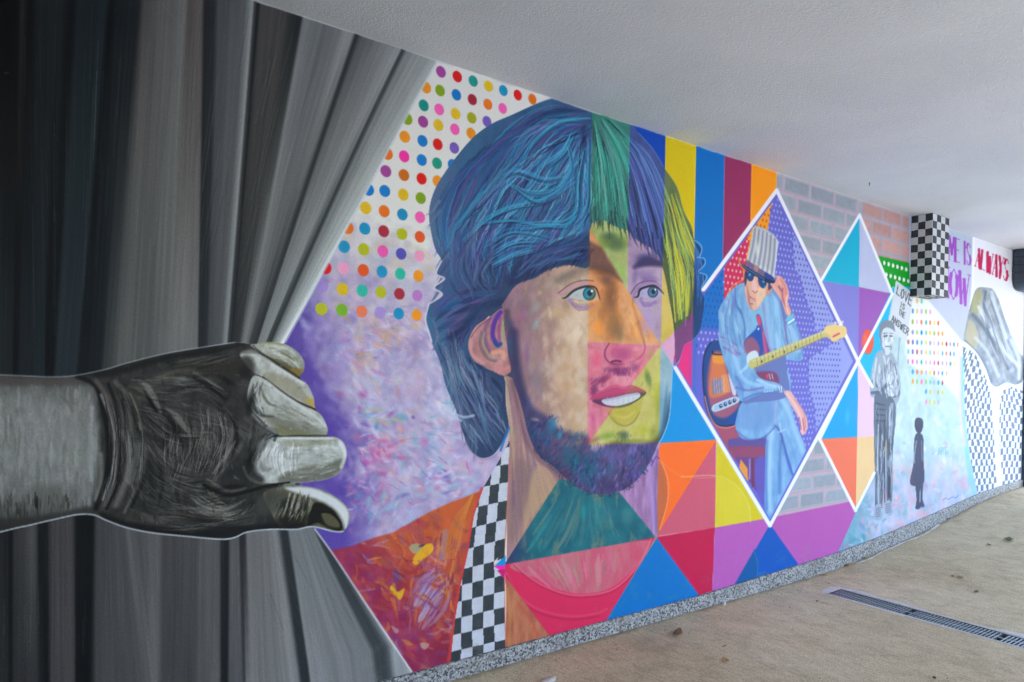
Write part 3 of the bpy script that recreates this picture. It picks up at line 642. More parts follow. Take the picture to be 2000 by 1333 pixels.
# plain round spot beside the second diamond
P_SP = part_id('painted_spot', None, 'plain red oval spot'); blob(1695, 668, 12.5, 26, (226, 84, 60), 1, .12, part=P_SP); blob(1690, 660, 4, 12, (236, 110, 84), .7, .9)
# placard, man in grey, small dark figure
P_MAN = part_id('painted_man', None, 'grey painted man in a jacket holding a placard')
line([(1760, 640), (1754, 700), (1750, 790), (1738, 826)], 3.5, (150, 168, 190), 1, part=P_MAN)
P_PLC = part_id('placard', P_MAN, 'pale grey lettered placard')
poly([(1750, 548), (1784, 573), (1771, 668), (1747, 652), (1738, 624)], (200, 206, 216), part=P_PLC, soft=1.4)
lettering('LOVE', [(1754, 558), (1782, 580), (1779, 598), (1751, 574)], 1.7, (50, 56, 66), gap=.45, part=P_PLC)
lettering('IS', [(1760, 590), (1768, 596), (1766, 606), (1758, 600)], 1.5, (70, 76, 86), gap=.4, part=P_PLC)
lettering('THE', [(1757, 604), (1768, 612), (1766, 622), (1755, 614)], 1.4, (70, 76, 86), gap=.45, part=P_PLC)
lettering('ANSWER', [(1743, 616), (1776, 643), (1773, 656), (1741, 627)], 1.5, (54, 60, 70), gap=.4, part=P_PLC)
G1, G2, G3, G4 = (196, 204, 214), (150, 162, 178), (92, 104, 124), (58, 66, 82)
def man(pts, c, a=1, s=1.0): poly(pts, c, a, s, True, part=P_MAN)
man([(1712, 690), (1700, 740), (1701, 774), (1716, 776), (1744, 790), (1757, 778), (1758, 740), (1748, 700), (1735, 686)], G2)          # jacket
man([(1709, 770), (1707, 850), (1709, 930), (1710, 995), (1722, 995), (1728, 920), (1731, 860), (1732, 985), (1742, 975), (1744, 880), (1750, 800), (1735, 770)], G3)  # trousers
man([(1718, 640), (1724, 629), (1738, 627), (1746, 640), (1747, 655), (1742, 682), (1733, 694), (1724, 686), (1719, 664)], G1)          # head
man([(1717, 655), (1718, 636), (1728, 626), (1744, 630), (1748, 648), (1743, 644), (1732, 640), (1724, 646), (1721, 664)], (112, 122, 138), .95)  # hair
for p, c, wd in [([(1727, 658), (1733, 657)], G3, 2.2), ([(1738, 657), (1743, 658)], G3, 2.2), ([(1736, 660), (1737, 668)], G2, 2), ([(1731, 677), (1738, 677)], G3, 1.8), ([(1722, 650), (1722, 676), (1728, 690)], G2, 3),
                 ([(1726, 696), (1731, 712), (1736, 700)], G1, 3), ([(1704, 745), (1722, 760), (1738, 742)], G3, 5), ([(1703, 768), (1722, 764), (1736, 752)], (80, 94, 118), 6), ([(1712, 700), (1706, 740)], G1, 3),
                 ([(1752, 740), (1756, 770), (1746, 776)], G3, 3), ([(1747, 710), (1753, 740)], G3, 2), ([(1720, 712), (1724, 740)], G3, 2), ([(1740, 705), (1738, 735)], G3, 2),
                 ([(1711, 788), (1727, 792)], G4, 2.4), ([(1711, 799), (1728, 801)], G4, 2.4), ([(1711, 810), (1728, 812)], G4, 2.4), ([(1711, 822), (1729, 823)], G4, 2.4), ([(1742, 790), (1740, 830)], G2, 6), ([(1716, 830), (1714, 900), (1716, 985)], G1, 2.2),
                 ([(1723, 850), (1722, 900)], G1, 1.6), ([(1728, 820), (1728, 985)], G4, 2.5), ([(1738, 860), (1737, 970)], G4, 6), ([(1743, 826), (1740, 850)], G2, 3)]:
    line(p, wd, c, .9, soft=1.2, part=P_MAN)
man([(1732, 742), (1740, 726), (1746, 732), (1742, 748), (1735, 752)], (206, 212, 220)); man([(1733, 758), (1741, 752), (1748, 762), (1745, 774), (1735, 772)], (206, 212, 220))
for k in range(4): line([(1738 + k * 2, 756 + k * 3), (1744, 760 + k * 3)], 1, G3, .7, curve=False)
man([(1709, 990), (1720, 984), (1722, 1000), (1718, 1016), (1709, 1014)], (150, 164, 184)); man([(1727, 984), (1738, 978), (1744, 1000), (1738, 1008), (1730, 1002)], (150, 164, 184))
for k in range(5): line([(1711, 994 + k * 4), (1719, 992 + k * 4)], 1.2, G4, .7, curve=False); line([(1730, 986 + k * 4), (1739, 984 + k * 4)], 1.2, G4, .7, curve=False)
MANM = (PART == P_MAN).astype(np.float32)
comb([[(1708, 700), (1704, 735), (1712, 770)], [(1722, 705), (1722, 740), (1730, 780)], [(1738, 705), (1742, 740), (1744, 785)], [(1750, 710), (1756, 745), (1754, 775)]], 70, [G3, G1, (70, 80, 100), (214, 220, 228), G2], (1, 3), (.4, .85), (.15, .4), clip=MANM)
comb([[(1711, 785), (1711, 880), (1713, 985)], [(1722, 785), (1720, 880), (1720, 985)], [(1733, 785), (1735, 880), (1736, 975)], [(1746, 790), (1742, 880), (1741, 970)]], 70, [(44, 52, 68), G1, G4, G2, (200, 208, 218)], (1, 2.6), (.4, .8), (.08, .25), clip=MANM)
comb([[(1720, 640), (1722, 665), (1728, 688)], [(1732, 650), (1733, 670), (1734, 690)], [(1744, 640), (1744, 665), (1738, 688)]], 34, [(220, 226, 232), G2, G3, (232, 236, 240)], (1, 2.4), (.3, .7), (.15, .4), clip=MANM)
for p_, c_, w_ in [([(1726, 657), (1733, 656)], (60, 68, 84), 2.4), ([(1738, 656), (1743, 657)], (60, 68, 84), 2.2), ([(1725, 652), (1733, 651)], (90, 98, 112), 1.4), ([(1737, 651), (1744, 652)], (90, 98, 112), 1.4), ([(1730, 677), (1738, 677)], (80, 88, 104), 1.8), ([(1720, 650), (1721, 672), (1727, 688)], (110, 120, 138), 2.4)]: line(p_, w_, c_, .85, soft=1.2)
P_KID = part_id('painted_figure', None, 'small plain dark standing figure')
def kid(pts, c=(66, 70, 96)): poly(pts, c, 1, 1.0, True, part=P_KID)
kid([(1794, 816), (1802, 820), (1803, 834), (1798, 846), (1790, 844), (1786, 830), (1788, 819)], (60, 64, 88))
kid([(1789, 848), (1800, 848), (1804, 862), (1804, 900), (1804, 944), (1778, 946), (1784, 905), (1785, 866)])
kid([(1788, 944), (1796, 944), (1796, 975), (1798, 992), (1788, 994), (1790, 976)]); kid([(1797, 944), (1803, 944), (1802, 974), (1806, 990), (1798, 990), (1798, 972)])
line([(1790, 862), (1786, 890), (1786, 905)], 2, (150, 160, 180), .8); line([(1800, 862), (1801, 900)], 2, (120, 130, 155), .7)
line([(1800, 992), (1822, 986)], 4, (150, 150, 190), .5, soft=3)
# --- the portrait ------------------------------------------------------------
P_POR = part_id('painted_portrait', None, 'large painted face of a bearded man in coloured facets')
P_NECK = part_id('neck', P_POR); P_HAIR = part_id('hair', P_POR, 'blue and purple brushed hair'); P_FACE = part_id('face', P_POR)
P_EAR = part_id('ear', P_POR); P_EYE = part_id('eye', P_POR); P_EYE2 = part_id('eye', P_POR); P_MOUTH = part_id('mouth', P_POR); P_BEARD = part_id('beard', P_POR); P_LAP = part_id('chequered_lapel', P_POR, 'black and white chequered lapel')
FACE = [(984, 589), (1009, 552), (1046, 530), (1080, 470), (1160, 425), (1240, 430), (1296, 470), (1318, 560), (1322, 640), (1314, 720), (1312, 750), (1307, 810), (1295, 851), (1286, 866), (1275, 892), (1260, 919), (1237, 945), (1211, 960), (1177, 967),
        (1147, 962), (1121, 949), (1095, 926), (1080, 911), (1057, 896), (1042, 874), (1029, 840), (1024, 817), (1012, 772), (1001, 739), (990, 675), (981, 604)]
NECK = [(980, 730), (1003, 740), (1020, 800), (1035, 850), (1060, 895), (1100, 925), (1160, 950), (1240, 930), (1283, 880), (1286, 1046), (1180, 1218), (1075, 1244), (988, 1272), (990, 1000), (993, 850), (986, 780)]
def neck_color(px, py, x, z):
    n = fbm(px / 20, py / 60, 4, 4)[..., None]; m = fbm(px / 30, py / 40, 12, 3)[..., None]
    c = np.array([150, 112, 108]) * (1 - n) + np.array([178, 142, 118]) * n
    return c + np.clip((m - .5) * 4, 0, 1) * (np.array([172, 118, 134]) - c) * .6
poly([(955, 600), (985, 575), (1012, 575), (1014, 770), (985, 790), (960, 740)], (58, 62, 88), 1, 2, part=P_NECK)
poly(NECK, neck_color, soft=1.0, part=P_NECK)
NM = mask_of(NECK, False)
comb([[(985, 740), (996, 850), (1000, 960), (1003, 1080)], [(1003, 760), (1018, 860), (1024, 960), (1030, 1060)], [(1020, 820), (1045, 900), (1060, 960), (1075, 1000)], [(1050, 900), (1085, 930), (1098, 945), (1100, 950)]], 130,
     [(176, 122, 140), (150, 112, 112), (186, 150, 122), (140, 104, 110), (190, 160, 136), (128, 100, 116)], (3, 9), (.25, .6), (.2, .5), clip=NM, dry=.5)
line([(1000, 745), (1012, 800), (1024, 848), (1045, 890), (1085, 922), (1110, 950)], 9, (96, 66, 84), .55, soft=7, clip=NM)
line([(986, 740), (990, 800), (994, 860)], 4, (190, 180, 150), .8, soft=2, clip=NM)
poly([(1010, 900), (1040, 920), (1020, 1010), (1000, 1060), (996, 980)], (120, 96, 100), .5, 16, True, clip=NM)
poly([(1045, 915), (1085, 945), (1040, 1010), (1022, 1040)], (192, 156, 116), .6, 12, True, clip=NM)
# T-shirt and the glazed triangles over neck and chest
SH = [(986, 1102), (1280, 1050), (1180, 1220), (1072, 1246), (988, 1150)]
tri(SH, (214, 40, 84), soft=1)
SHM = mask_of(SH, False)
def chest(px, py, x, z):
    n = fbm(px / 14, py / 50, 3, 4)[..., None]; return np.array([206, 70, 100]) * (1 - n) + np.array([190, 130, 130]) * n
poly([(1008, 1098), (1040, 1128), (1090, 1152), (1140, 1160), (1195, 1148), (1240, 1108), (1268, 1056)], chest, .95, 2, True, clip=SHM)
comb([[(1030, 1105), (1080, 1150)], [(1090, 1090), (1120, 1158)], [(1150, 1080), (1160, 1155)], [(1220, 1070), (1200, 1140)]], 60, [(206, 80, 106), (176, 140, 126), (220, 110, 140), (170, 104, 104)], (4, 9), (.3, .6), (.4, .9), clip=SHM, dry=.5)
line([(1003, 1100), (1040, 1132), (1090, 1156), (1140, 1163), (1200, 1150), (1246, 1104), (1272, 1054)], 3, (226, 100, 130), .8, clip=SHM)
line([(1003, 1104), (1040, 1136), (1090, 1160), (1140, 1168), (1200, 1154), (1250, 1106), (1274, 1056)], 2, (150, 40, 60), .6, clip=SHM)
line([(990, 1120), (1010, 1160), (1050, 1190), (1110, 1204), (1160, 1200), (1185, 1190)], 4, (226, 80, 104), .6, soft=3, clip=SHM)
line([(990, 1126), (1010, 1166), (1050, 1196), (1110, 1210), (1170, 1204)], 4, (176, 30, 66), .6, soft=4, clip=SHM)
tri([(989, 1130), (987, 1275), (1076, 1246)], lambda px, py, x, z: np.array([178, 104, 76]) + (fbm(px / 10, py / 40, 7, 4)[..., None] - .5) * np.array([70, 60, 30]))
line([(990, 1150), (996, 1200), (994, 1262)], 6, (206, 140, 70), .5, soft=4); line([(1012, 1180), (1040, 1216), (1050, 1242)], 7, (196, 70, 60), .4, soft=6)
TL = [(1092, 936), (1204, 950), (1281, 1050), (985, 1103)]
def teal(px, py, x, z):
    n = fbm(px / 26, py / 30, 5, 5)[..., None]; m = fbm(px / 15, py / 40, 15, 4)[..., None]
    c = np.array([18, 78, 98]) * (1 - n) + np.array([40, 124, 126]) * n
    c = c + np.clip((m - .56) * 7, 0, 1) * (np.array([112, 124, 104]) - c) * .7
    e = np.clip((1040 - px) / 40, 0, 1)[..., None]; return c + e * (np.array([60, 40, 90]) - c) * .6
tri(TL, teal)
TLM = mask_of(TL, False)
blob(1140, 1000, 16, 26, (16, 146, 140), .7, .9, clip=TLM); blob(1185, 1010, 14, 40, (96, 110, 110), .6, .9, clip=TLM); blob(1225, 1010, 18, 26, (80, 130, 130), .5, .9, clip=TLM); blob(1060, 1070, 30, 14, (20, 110, 120), .6, .9, clip=TLM)
comb([[(1020, 1080), (1060, 1020), (1100, 960)], [(1080, 1080), (1110, 1030), (1130, 960)], [(1150, 1070), (1150, 1020), (1150, 965)], [(1230, 1050), (1200, 1010), (1180, 965)]], 60, [(20, 90, 110), (50, 134, 134), (100, 120, 110), (16, 120, 130)], (3, 8), (.25, .55), (.3, .7), clip=TLM, dry=.5)
PKN = [(1200, 950), (1240, 944), (1262, 915), (1275, 890), (1286, 868), (1284, 1046), (1280, 1048)]
tri(PKN, lambda px, py, x, z: np.array([160, 118, 160]) + (fbm(px / 8, py / 40, 6, 4)[..., None] - .5) * 70)
line([(1286, 870), (1270, 905), (1272, 960), (1280, 1040)], 9, (170, 136, 190), .8, soft=5); line([(1284, 880), (1280, 960), (1282, 1040)], 4, (110, 80, 150), .6, soft=4)
line([(1272, 910), (1281, 893), (1287, 896)], 3, (96, 80, 170), .9)
poly([(1286, 905), (1300, 930), (1303, 975), (1292, 1020), (1284, 1044)], (170, 96, 66), .7, 3, True); line([(1290, 900), (1304, 935), (1304, 980), (1288, 1036)], 2.2, (236, 140, 96), .9)
line([(1290, 900), (1320, 925), (1360, 934), (1398, 932)], 1.4, (236, 150, 110), .5)
# chequered lapel
def cheq(px, py, x, z):
    rb = np.interp(py, [865, 962, 1075, 1187, 1268], [995, 992, 986, 986, 988])
    sl = np.interp(py, [865, 960, 1080, 1300], [.62, .42, .14, 0.02])
    u = (px - rb + sl * (py - 1290) * 0 ) / 21.5
    u = (px - rb + (np.interp(py, [865, 951, 1007, 1075, 1142, 1210, 1296], [994, 945, 926, 915, 900, 889, 879]) - rb) * 0) / np.interp(py, [865, 960, 1075, 1296], [14, 18, 20.5, 22])
    v = (py + (px - 990) * np.interp(py, [900, 1100, 1296], [.12, .22, .2])) / np.interp(py, [880, 1100, 1296], [26.5, 28, 28.5])
    k = (np.floor(u) + np.floor(v + 0 * u)) % 2
    return np.array([198, 198, 208]) + (np.array([54, 60, 64]) - np.array([198, 198, 208])) * k[..., None] + (fbm(px / 9, py / 9, 3, 3)[..., None] - .5) * 18
poly([(996, 860), (975, 899), (945, 951), (926, 1007), (915, 1075), (900, 1142), (889, 1210), (879, 1300), (988, 1272), (986, 1187), (986, 1075), (992, 962), (994, 895)], cheq, part=P_LAP)
line([(994, 895), (992, 962), (986, 1075), (986, 1187), (988, 1268)], 2, (206, 110, 90), .8)
poly([(966, 1106), (988, 1085), (987, 1104)], (0, 140, 204)); poly([(963, 1106), (988, 1104), (984, 1118)], (240, 30, 160)); poly([(970, 1114), (987, 1112), (986, 1132)], (206, 24, 110)); poly([(964, 1098), (974, 1088), (966, 1104)], (226, 210, 180))
# face: broad tones first
def skin(px, py, x, z):
    n = fbm(px / 22, py / 34, 8, 5)[..., None]; m = fbm(px / 10, py / 20, 18, 4)[..., None]
    t = np.clip((px - 1000) / 130, 0, 1)[..., None]
    c = np.array([138, 104, 118]) * (1 - t) + np.array([196, 162, 132]) * t
    return c + (n - .5) * 50 + (m - .5) * 24
poly(FACE, skin, soft=1, part=P_FACE, curve=True)
FM = mask_of(FACE)
for (x, y, rx, ry, an, c, a) in [(1120, 650, 46, 62, .2, (222, 196, 168), .85), (1135, 640, 22, 60, 0, (228, 210, 188), .8), (1085, 612, 40, 16, -.1, (206, 172, 116), .5), (1105, 740, 34, 60, .1, (206, 164, 120), .6), (1120, 810, 26, 46, 0, (184, 150, 106), .55),
                                 (1040, 560, 40, 14, -.5, (130, 110, 104), .6), (1100, 545, 50, 18, -.15, (150, 136, 116), .7), (1046, 602, 26, 12, -.7, (150, 166, 160), .6), (1052, 575, 12, 6, -.8, (222, 170, 130), .7), (1010, 620, 16, 50, .1, (150, 92, 118), .6),
                                 (1020, 690, 18, 60, -.1, (156, 104, 122), .6), (1045, 740, 20, 60, -.25, (126, 112, 124), .6), (1058, 720, 8, 26, -.5, (110, 140, 146), .5), (1010, 720, 10, 50, -.1, (120, 76, 116), .5), (996, 640, 8, 60, 0, (80, 70, 90), .7), (992, 690, 7, 40, 0, (60, 60, 100), .6), (1046, 634, 10, 20, .4, (150, 176, 168), .7),
                                 (1190, 590, 26, 60, .1, (132, 96, 82), .7), (1180, 540, 40, 26, 0, (110, 80, 80), .6), (1200, 640, 24, 34, .2, (140, 110, 84), .7), (1240, 640, 10, 40, -.35, (226, 190, 150), .6), (1200, 480, 40, 20, 0, (120, 104, 90), .6), (1262, 540, 28, 24, 0, (120, 92, 130), .5), (1262, 620, 24, 36, 0, (190, 160, 170), .6),
                                 (1305, 620, 12, 70, 0, (200, 170, 130), .5), (1215, 690, 36, 26, 0, (170, 110, 130), .7), (1243, 682, 10, 8, 0, (226, 170, 150), .8), (1250, 715, 12, 14, .4, (226, 150, 130), .6), (1165, 720, 16, 20, 0, (220, 110, 110), .5), (1245, 840, 30, 24, 0, (206, 176, 100), .4), (1290, 790, 12, 60, 0, (120, 130, 140), .6)]:
    blob(x, y, rx, ry, c, a, .9, an, FM, dry=.35, seed=int(y) % 40)
_SK = [(196, 160, 130), (160, 116, 126), (212, 184, 158), (142, 122, 126), (176, 138, 118), (204, 180, 160), (152, 106, 122), (150, 150, 142)]
scumble(in_box(990, 545, 1075, 800), 150, [_SK[1], _SK[3], _SK[6], _SK[4], (166, 120, 130), (128, 112, 120)], (8, 22), (.35, .8), (.12, .38), clip=FM, ang=(1.0, 2.1), js=7)
scumble(in_box(1060, 590, 1150, 830), 170, [_SK[0], _SK[2], _SK[5], _SK[4], (216, 196, 176), (190, 156, 120)], (8, 24), (.3, .8), (.12, .4), clip=FM, ang=(.8, 2.3), js=7)
scumble(in_box(1040, 530, 1160, 600), 60, [(150, 132, 116), (170, 150, 128), (130, 116, 110), (176, 160, 140)], (6, 16), (.3, .7), (.15, .4), clip=FM, js=7)
scumble(in_box(1150, 450, 1310, 860), 200, [(150, 112, 96), (196, 160, 130), (130, 96, 90), (210, 180, 150), (170, 126, 116)], (7, 20), (.3, .8), (.1, .3), clip=FM, js=8)
blob(1030, 690, 8, 30, (120, 76, 140), .4, .9, clip=FM); blob(1024, 615, 6, 24, (166, 84, 150), .5, .9, clip=FM)
line([(1260, 545), (1236, 585), (1246, 630), (1258, 672)], 3, (140, 96, 80), .5, soft=3, clip=FM)
# beard
def fur(x0, y0, n, sx, sy, cols, ang, L=(8, 18), wd=(1.5, 3.2), a=(.5, .9)):
    for i in range(n):
        x, y = x0 + RNG.uniform(-sx, sx), y0 + RNG.uniform(-sy, sy); an = ang + RNG.randn() * .35; l = RNG.uniform(*L)
        line([(x, y), (x + l * .5 * math.cos(an) + RNG.randn(), y + l * .5 * math.sin(an)), (x + l * math.cos(an + .2), y + l * math.sin(an + .2))], [1, RNG.uniform(*wd), .6], jit(cols[RNG.randint(len(cols))], 8), RNG.uniform(*a), clip=FM, n=2)
BE = [(994, 640), (1003, 640), (1014, 740), (1036, 790), (1066, 812), (1090, 836), (1120, 846), (1146, 850), (1160, 880), (1200, 862), (1250, 866), (1284, 850), (1300, 800), (1312, 770), (1310, 860), (1265, 960), (1170, 985), (1080, 950), (1010, 850), (986, 700)]
def beardc(px, py, x, z):
    n = fbm(px / 16, py / 22, 10, 5)[..., None]; c = np.array([44, 44, 84]) * (1 - n) + np.array([92, 72, 112]) * n
    return c + np.clip((vnoise(px / 18, py / 18, 31)[..., None] - .55) * 5, 0, 1) * (np.array([24, 96, 124]) - c) * .6
poly(BE, beardc, .93, 16, True, clip=FM, part=P_BEARD)
line([(1004, 650), (1010, 720), (1024, 780), (1036, 840), (1060, 890), (1090, 918)], 16, (52, 48, 84), .8, soft=12, clip=FM)
for (x, y, rx, ry, c, a) in [(1078, 830, 16, 26, (28, 130, 160), .7), (1094, 850, 6, 16, (30, 150, 180), .8), (1068, 862, 14, 16, (30, 60, 110), .8), (1120, 900, 36, 26, (20, 92, 110), .7), (1150, 910, 30, 40, (16, 96, 112), .7), (1200, 890, 40, 20, (106, 82, 140), .7), (1235, 880, 16, 16, (150, 110, 170), .7), (1268, 880, 18, 20, (60, 60, 120), .7), (1190, 950, 50, 16, (60, 40, 90), .7), (1100, 930, 26, 16, (80, 44, 80), .7), (1045, 820, 12, 5, (176, 170, 150), .8), (1030, 800, 10, 40, (90, 70, 120), .5), (1120, 870, 20, 14, (96, 92, 110), .6), (1240, 930, 26, 16, (90, 70, 150), .6)]:
    blob(x, y, rx, ry, c, a, .9, .2, FM, dry=.4, seed=int(x) % 50)
fur(1060, 850, 110, 34, 44, [(40, 40, 90), (24, 100, 140), (80, 60, 110), (30, 60, 110), (110, 84, 120)], 1.9)
fur(1110, 905, 100, 46, 40, [(20, 80, 110), (60, 50, 100), (30, 110, 130), (90, 60, 100), (30, 30, 70)], 1.9)
fur(1190, 925, 150, 60, 36, [(70, 54, 110), (110, 84, 150), (40, 40, 90), (130, 104, 170), (30, 70, 110)], 1.6)
fur(1255, 900, 70, 26, 34, [(60, 56, 120), (100, 80, 150), (40, 40, 100)], 1.5)
fur(1120, 850, 60, 26, 14, [(120, 96, 110), (90, 90, 110), (160, 130, 110)], 1.9, a=(.3, .6))
# fine tips along the lower outline of the beard
for i in range(90):
    t = RNG.rand(); q = smooth([(1042, 874), (1080, 911), (1121, 949), (1177, 967), (1237, 945), (1275, 892)], 12, False); p = q[int(t * (len(q) - 1))]
    line([p + RNG.randn(2) * 2, p + np.array([(t - .5) * 6 + RNG.randn() * 2, RNG.uniform(2, 6)])], 1.4, jit((44, 40, 78), 10), .55, curve=False)
soften(P_BEARD, 1)
# nose and mouth
line([(1190, 671), (1182, 684), (1182, 698), (1190, 708), (1200, 711)], 2.2, (100, 50, 100), .8, clip=FM); blob(1205, 712, 24, 7, (96, 50, 100), .6, .9, clip=FM); line([(1196, 706), (1204, 705), (1212, 706)], 2.6, (70, 30, 70), .9)
line([(1258, 664), (1260, 678), (1256, 692), (1246, 702), (1230, 708)], [1, 2.5, 3, 2.5, 1], (146, 70, 104), .5, 2.6)
blob(1210, 725, 26, 10, (110, 50, 100), .7, .9, clip=FM, dry=.4); blob(1180, 742, 20, 8, (110, 40, 90), .6, .9, -.5, FM, dry=.4); blob(1160, 765, 10, 16, (100, 46, 100), .6, .9, .2, FM)
fur(1205, 724, 40, 28, 8, [(120, 60, 104), (136, 70, 114), (104, 56, 100)], 1.4, (4, 8), a=(.2, .45)); fur(1168, 752, 30, 14, 14, [(110, 52, 96), (124, 66, 110)], 1.9, (4, 8), a=(.2, .45)); fur(1262, 745, 16, 9, 12, [(100, 106, 84), (84, 100, 100)], 1.3, (4, 8), a=(.2, .4)); blob(1215, 852, 18, 12, (70, 90, 90), .55, .9, clip=FM, dry=.4); fur(1212, 852, 24, 18, 10, [(90, 100, 80), (70, 86, 90)], 1.6, (5, 9), a=(.2, .45)); blob(1264, 735, 8, 16, (80, 110, 96), .5, .9, clip=FM)
poly([(1152, 780), (1177, 762), (1200, 752), (1219, 756), (1237, 753), (1262, 766), (1240, 770), (1210, 775), (1180, 780)], (196, 86, 104), .95, 1.5, True, part=P_MOUTH)
line([(1165, 770), (1195, 754), (1220, 757), (1240, 754)], 2, (230, 130, 130), .7); line([(1160, 779), (1210, 770), (1250, 764)], 2.5, (140, 50, 90), .6)
poly([(1182, 796), (1211, 797), (1245, 786), (1256, 774), (1250, 806), (1238, 822), (1220, 830), (1205, 826), (1192, 812)], (188, 150, 92), .7, 4, True, part=P_MOUTH)
line([(1188, 806), (1202, 826), (1222, 832), (1240, 822), (1250, 804)], 2, (150, 100, 70), .7); blob(1212, 806, 16, 5, (150, 110, 60), .5, .9); blob(1236, 808, 8, 6, (220, 190, 130), .6, .9)
poly([(1157, 782), (1180, 778), (1210, 772), (1240, 766), (1262, 767), (1250, 780), (1230, 790), (1205, 796), (1180, 793), (1165, 789)], (70, 70, 116), 1, 1.2, True, part=P_MOUTH)
poly([(1176, 782), (1200, 777), (1225, 771), (1247, 768), (1249, 776), (1232, 786), (1206, 793), (1184, 791)], (214, 214, 224), 1, 1.5, True, part=P_MOUTH)
for x in (1186, 1196, 1206, 1217, 1227, 1236, 1243): line([(x, 774), (x + 1, 790)], .9, (150, 150, 176), .7, curve=False, clip=mask_of([(1176, 782), (1200, 777), (1225, 771), (1247, 768), (1249, 776), (1232, 786), (1206, 793), (1184, 791)]))
line([(1157, 783), (1180, 793), (1206, 797), (1234, 789), (1262, 768)], 1.6, (60, 50, 100), .9); line([(1245, 770), (1255, 770)], 4, (60, 60, 120), .8)
# eyes
def eye(cx, cy, k, outer, inner, top, low, pid, lidc, bagc):
    poly([outer, (cx - 30 * k, cy - 4 * k), (cx - 14 * k, top + 2), (cx, top), (cx + 12 * k, top + 4), inner, (cx + 6 * k, low - 1), (cx - 10 * k, low), (cx - 28 * k, low - 4)], (178, 184, 182), 1, 1.4, True, part=pid)
    E_ = mask_of([outer, (cx - 30 * k, cy - 4 * k), (cx - 14 * k, top + 2), (cx, top), (cx + 12 * k, top + 4), inner, (cx + 6 * k, low - 1), (cx - 10 * k, low), (cx - 28 * k, low - 4)])
    blob(cx, cy, 13.5 * k, 14 * k, (24, 62, 84), 1, .12, clip=E_); blob(cx, cy, 11.5 * k, 12 * k, (30, 128, 150), 1, .2, clip=E_); blob(cx - 3, cy + 5 * k, 7 * k, 5 * k, (70, 170, 180), .7, .9, clip=E_)
    blob(cx + 1, cy - 1, 5.5 * k, 6.5 * k, (20, 30, 44), 1, .25, clip=E_); blob(cx + 5 * k, cy - 5 * k, 2.4 * k, 3.2 * k, (214, 228, 232), .95, .3, clip=E_)
    blob(cx - 24 * k, cy + 3, 8 * k, 5 * k, (160, 160, 166), .6, .9, clip=E_)
    line([(outer[0] - 8 * k, outer[1] + 2), outer, (cx - 30 * k, cy - 6 * k), (cx - 12 * k, top), (cx + 3 * k, top - 1.5), (cx + 14 * k, top + 4), inner], [1.5, 4, 4.5, 4.5, 4, 3.5, 2], (30, 36, 54), .95)
    line([(outer[0] - 16 * k, outer[1] - 6 * k), (cx - 34 * k, cy - 14 * k), (cx - 12 * k, top - 8 * k), (cx + 6 * k, top - 8 * k), (cx + 18 * k, top - 1)], 7 * k, lidc, .85, soft=3)
    line([(outer[0] - 16 * k, outer[1] - 8 * k), (cx - 36 * k, cy - 19 * k), (cx - 12 * k, top - 13 * k), (cx + 8 * k, top - 12 * k)], 2, (96, 60, 70), .8)
    line([(outer[0] + 2, outer[1] + 2), (cx - 26 * k, low + 2), (cx - 6 * k, low + 3), (cx + 10 * k, low)], 2.2, (220, 196, 150), .8)
    line([(outer[0] + 6, outer[1] + 5), (cx - 24 * k, low + 11 * k), (cx - 6 * k, low + 13 * k), (cx + 6 * k, low + 8 * k)], 8 * k, bagc, .7, soft=4); line([(outer[0] + 10, outer[1] + 12), (cx - 22 * k, low + 18 * k), (cx - 2, low + 17 * k)], 1.6, (110, 80, 120), .6)
eye(1151, 574, 1.0, (1106, 581), (1172, 586), 561, 588, P_EYE, (190, 140, 156), (146, 116, 168))
eye(1275, 571, .82, (1246, 579), (1296, 574), 560, 584, P_EYE2, (176, 130, 150), (140, 110, 170))
line([(1090, 548), (1120, 532), (1152, 524), (1180, 530)], [10, 16, 18, 8], (96, 84, 84), .5, soft=12, clip=FM); blob(1180, 528, 34, 16, (92, 62, 60), .7, .9, .2, FM, dry=.3); blob(1195, 565, 20, 40, (120, 82, 66), .7, .9, .1, FM, dry=.3); blob(1200, 625, 22, 40, (126, 98, 76), .6, .9, .1, FM, dry=.3); blob(1178, 610, 12, 40, (150, 104, 80), .5, .9, .2, FM, dry=.3); line([(1240, 522), (1262, 512), (1292, 516)], [8, 18, 12], (50, 44, 84), .85, soft=7, clip=FM)
# ear
EAR = [(981, 604), (956, 620), (930, 637), (917, 660), (915, 682), (926, 705), (945, 716), (964, 726), (981, 734), (994, 730), (999, 718), (992, 690), (990, 640)]
# --- hair --------------------------------------------------------------------
HAIR = [(1160, 210), (1100, 191), (1074, 194), (1048, 203), (999, 225), (959, 243), (921, 272), (879, 323), (850, 369), (838, 411), (841, 449), (850, 487), (862, 510), (852, 535), (868, 545), (848, 562), (864, 576), (837, 596), (831, 625), (838, 650), (843, 669),
        (860, 710), (871, 755), (890, 800), (909, 860), (920, 882), (942, 895), (965, 887), (984, 860), (994, 836), (988, 790), (984, 735), (950, 720), (925, 690), (935, 640), (975, 600), (984, 590), (1009, 557), (1046, 543), (1069, 528), (1110, 518), (1152, 520),
        (1152, 446), (1175, 430), (1200, 442), (1228, 452), (1245, 470), (1280, 492), (1296, 530), (1306, 580), (1316, 640), (1320, 714), (1329, 701), (1337, 675), (1355, 664), (1369, 641), (1376, 589), (1371, 569), (1378, 540), (1366, 533), (1376, 512), (1366, 503), (1370, 487), (1356, 470),
        (1351, 444), (1335, 411), (1322, 365), (1295, 325), (1275, 292), (1246, 259), (1231, 240), (1190, 222)]
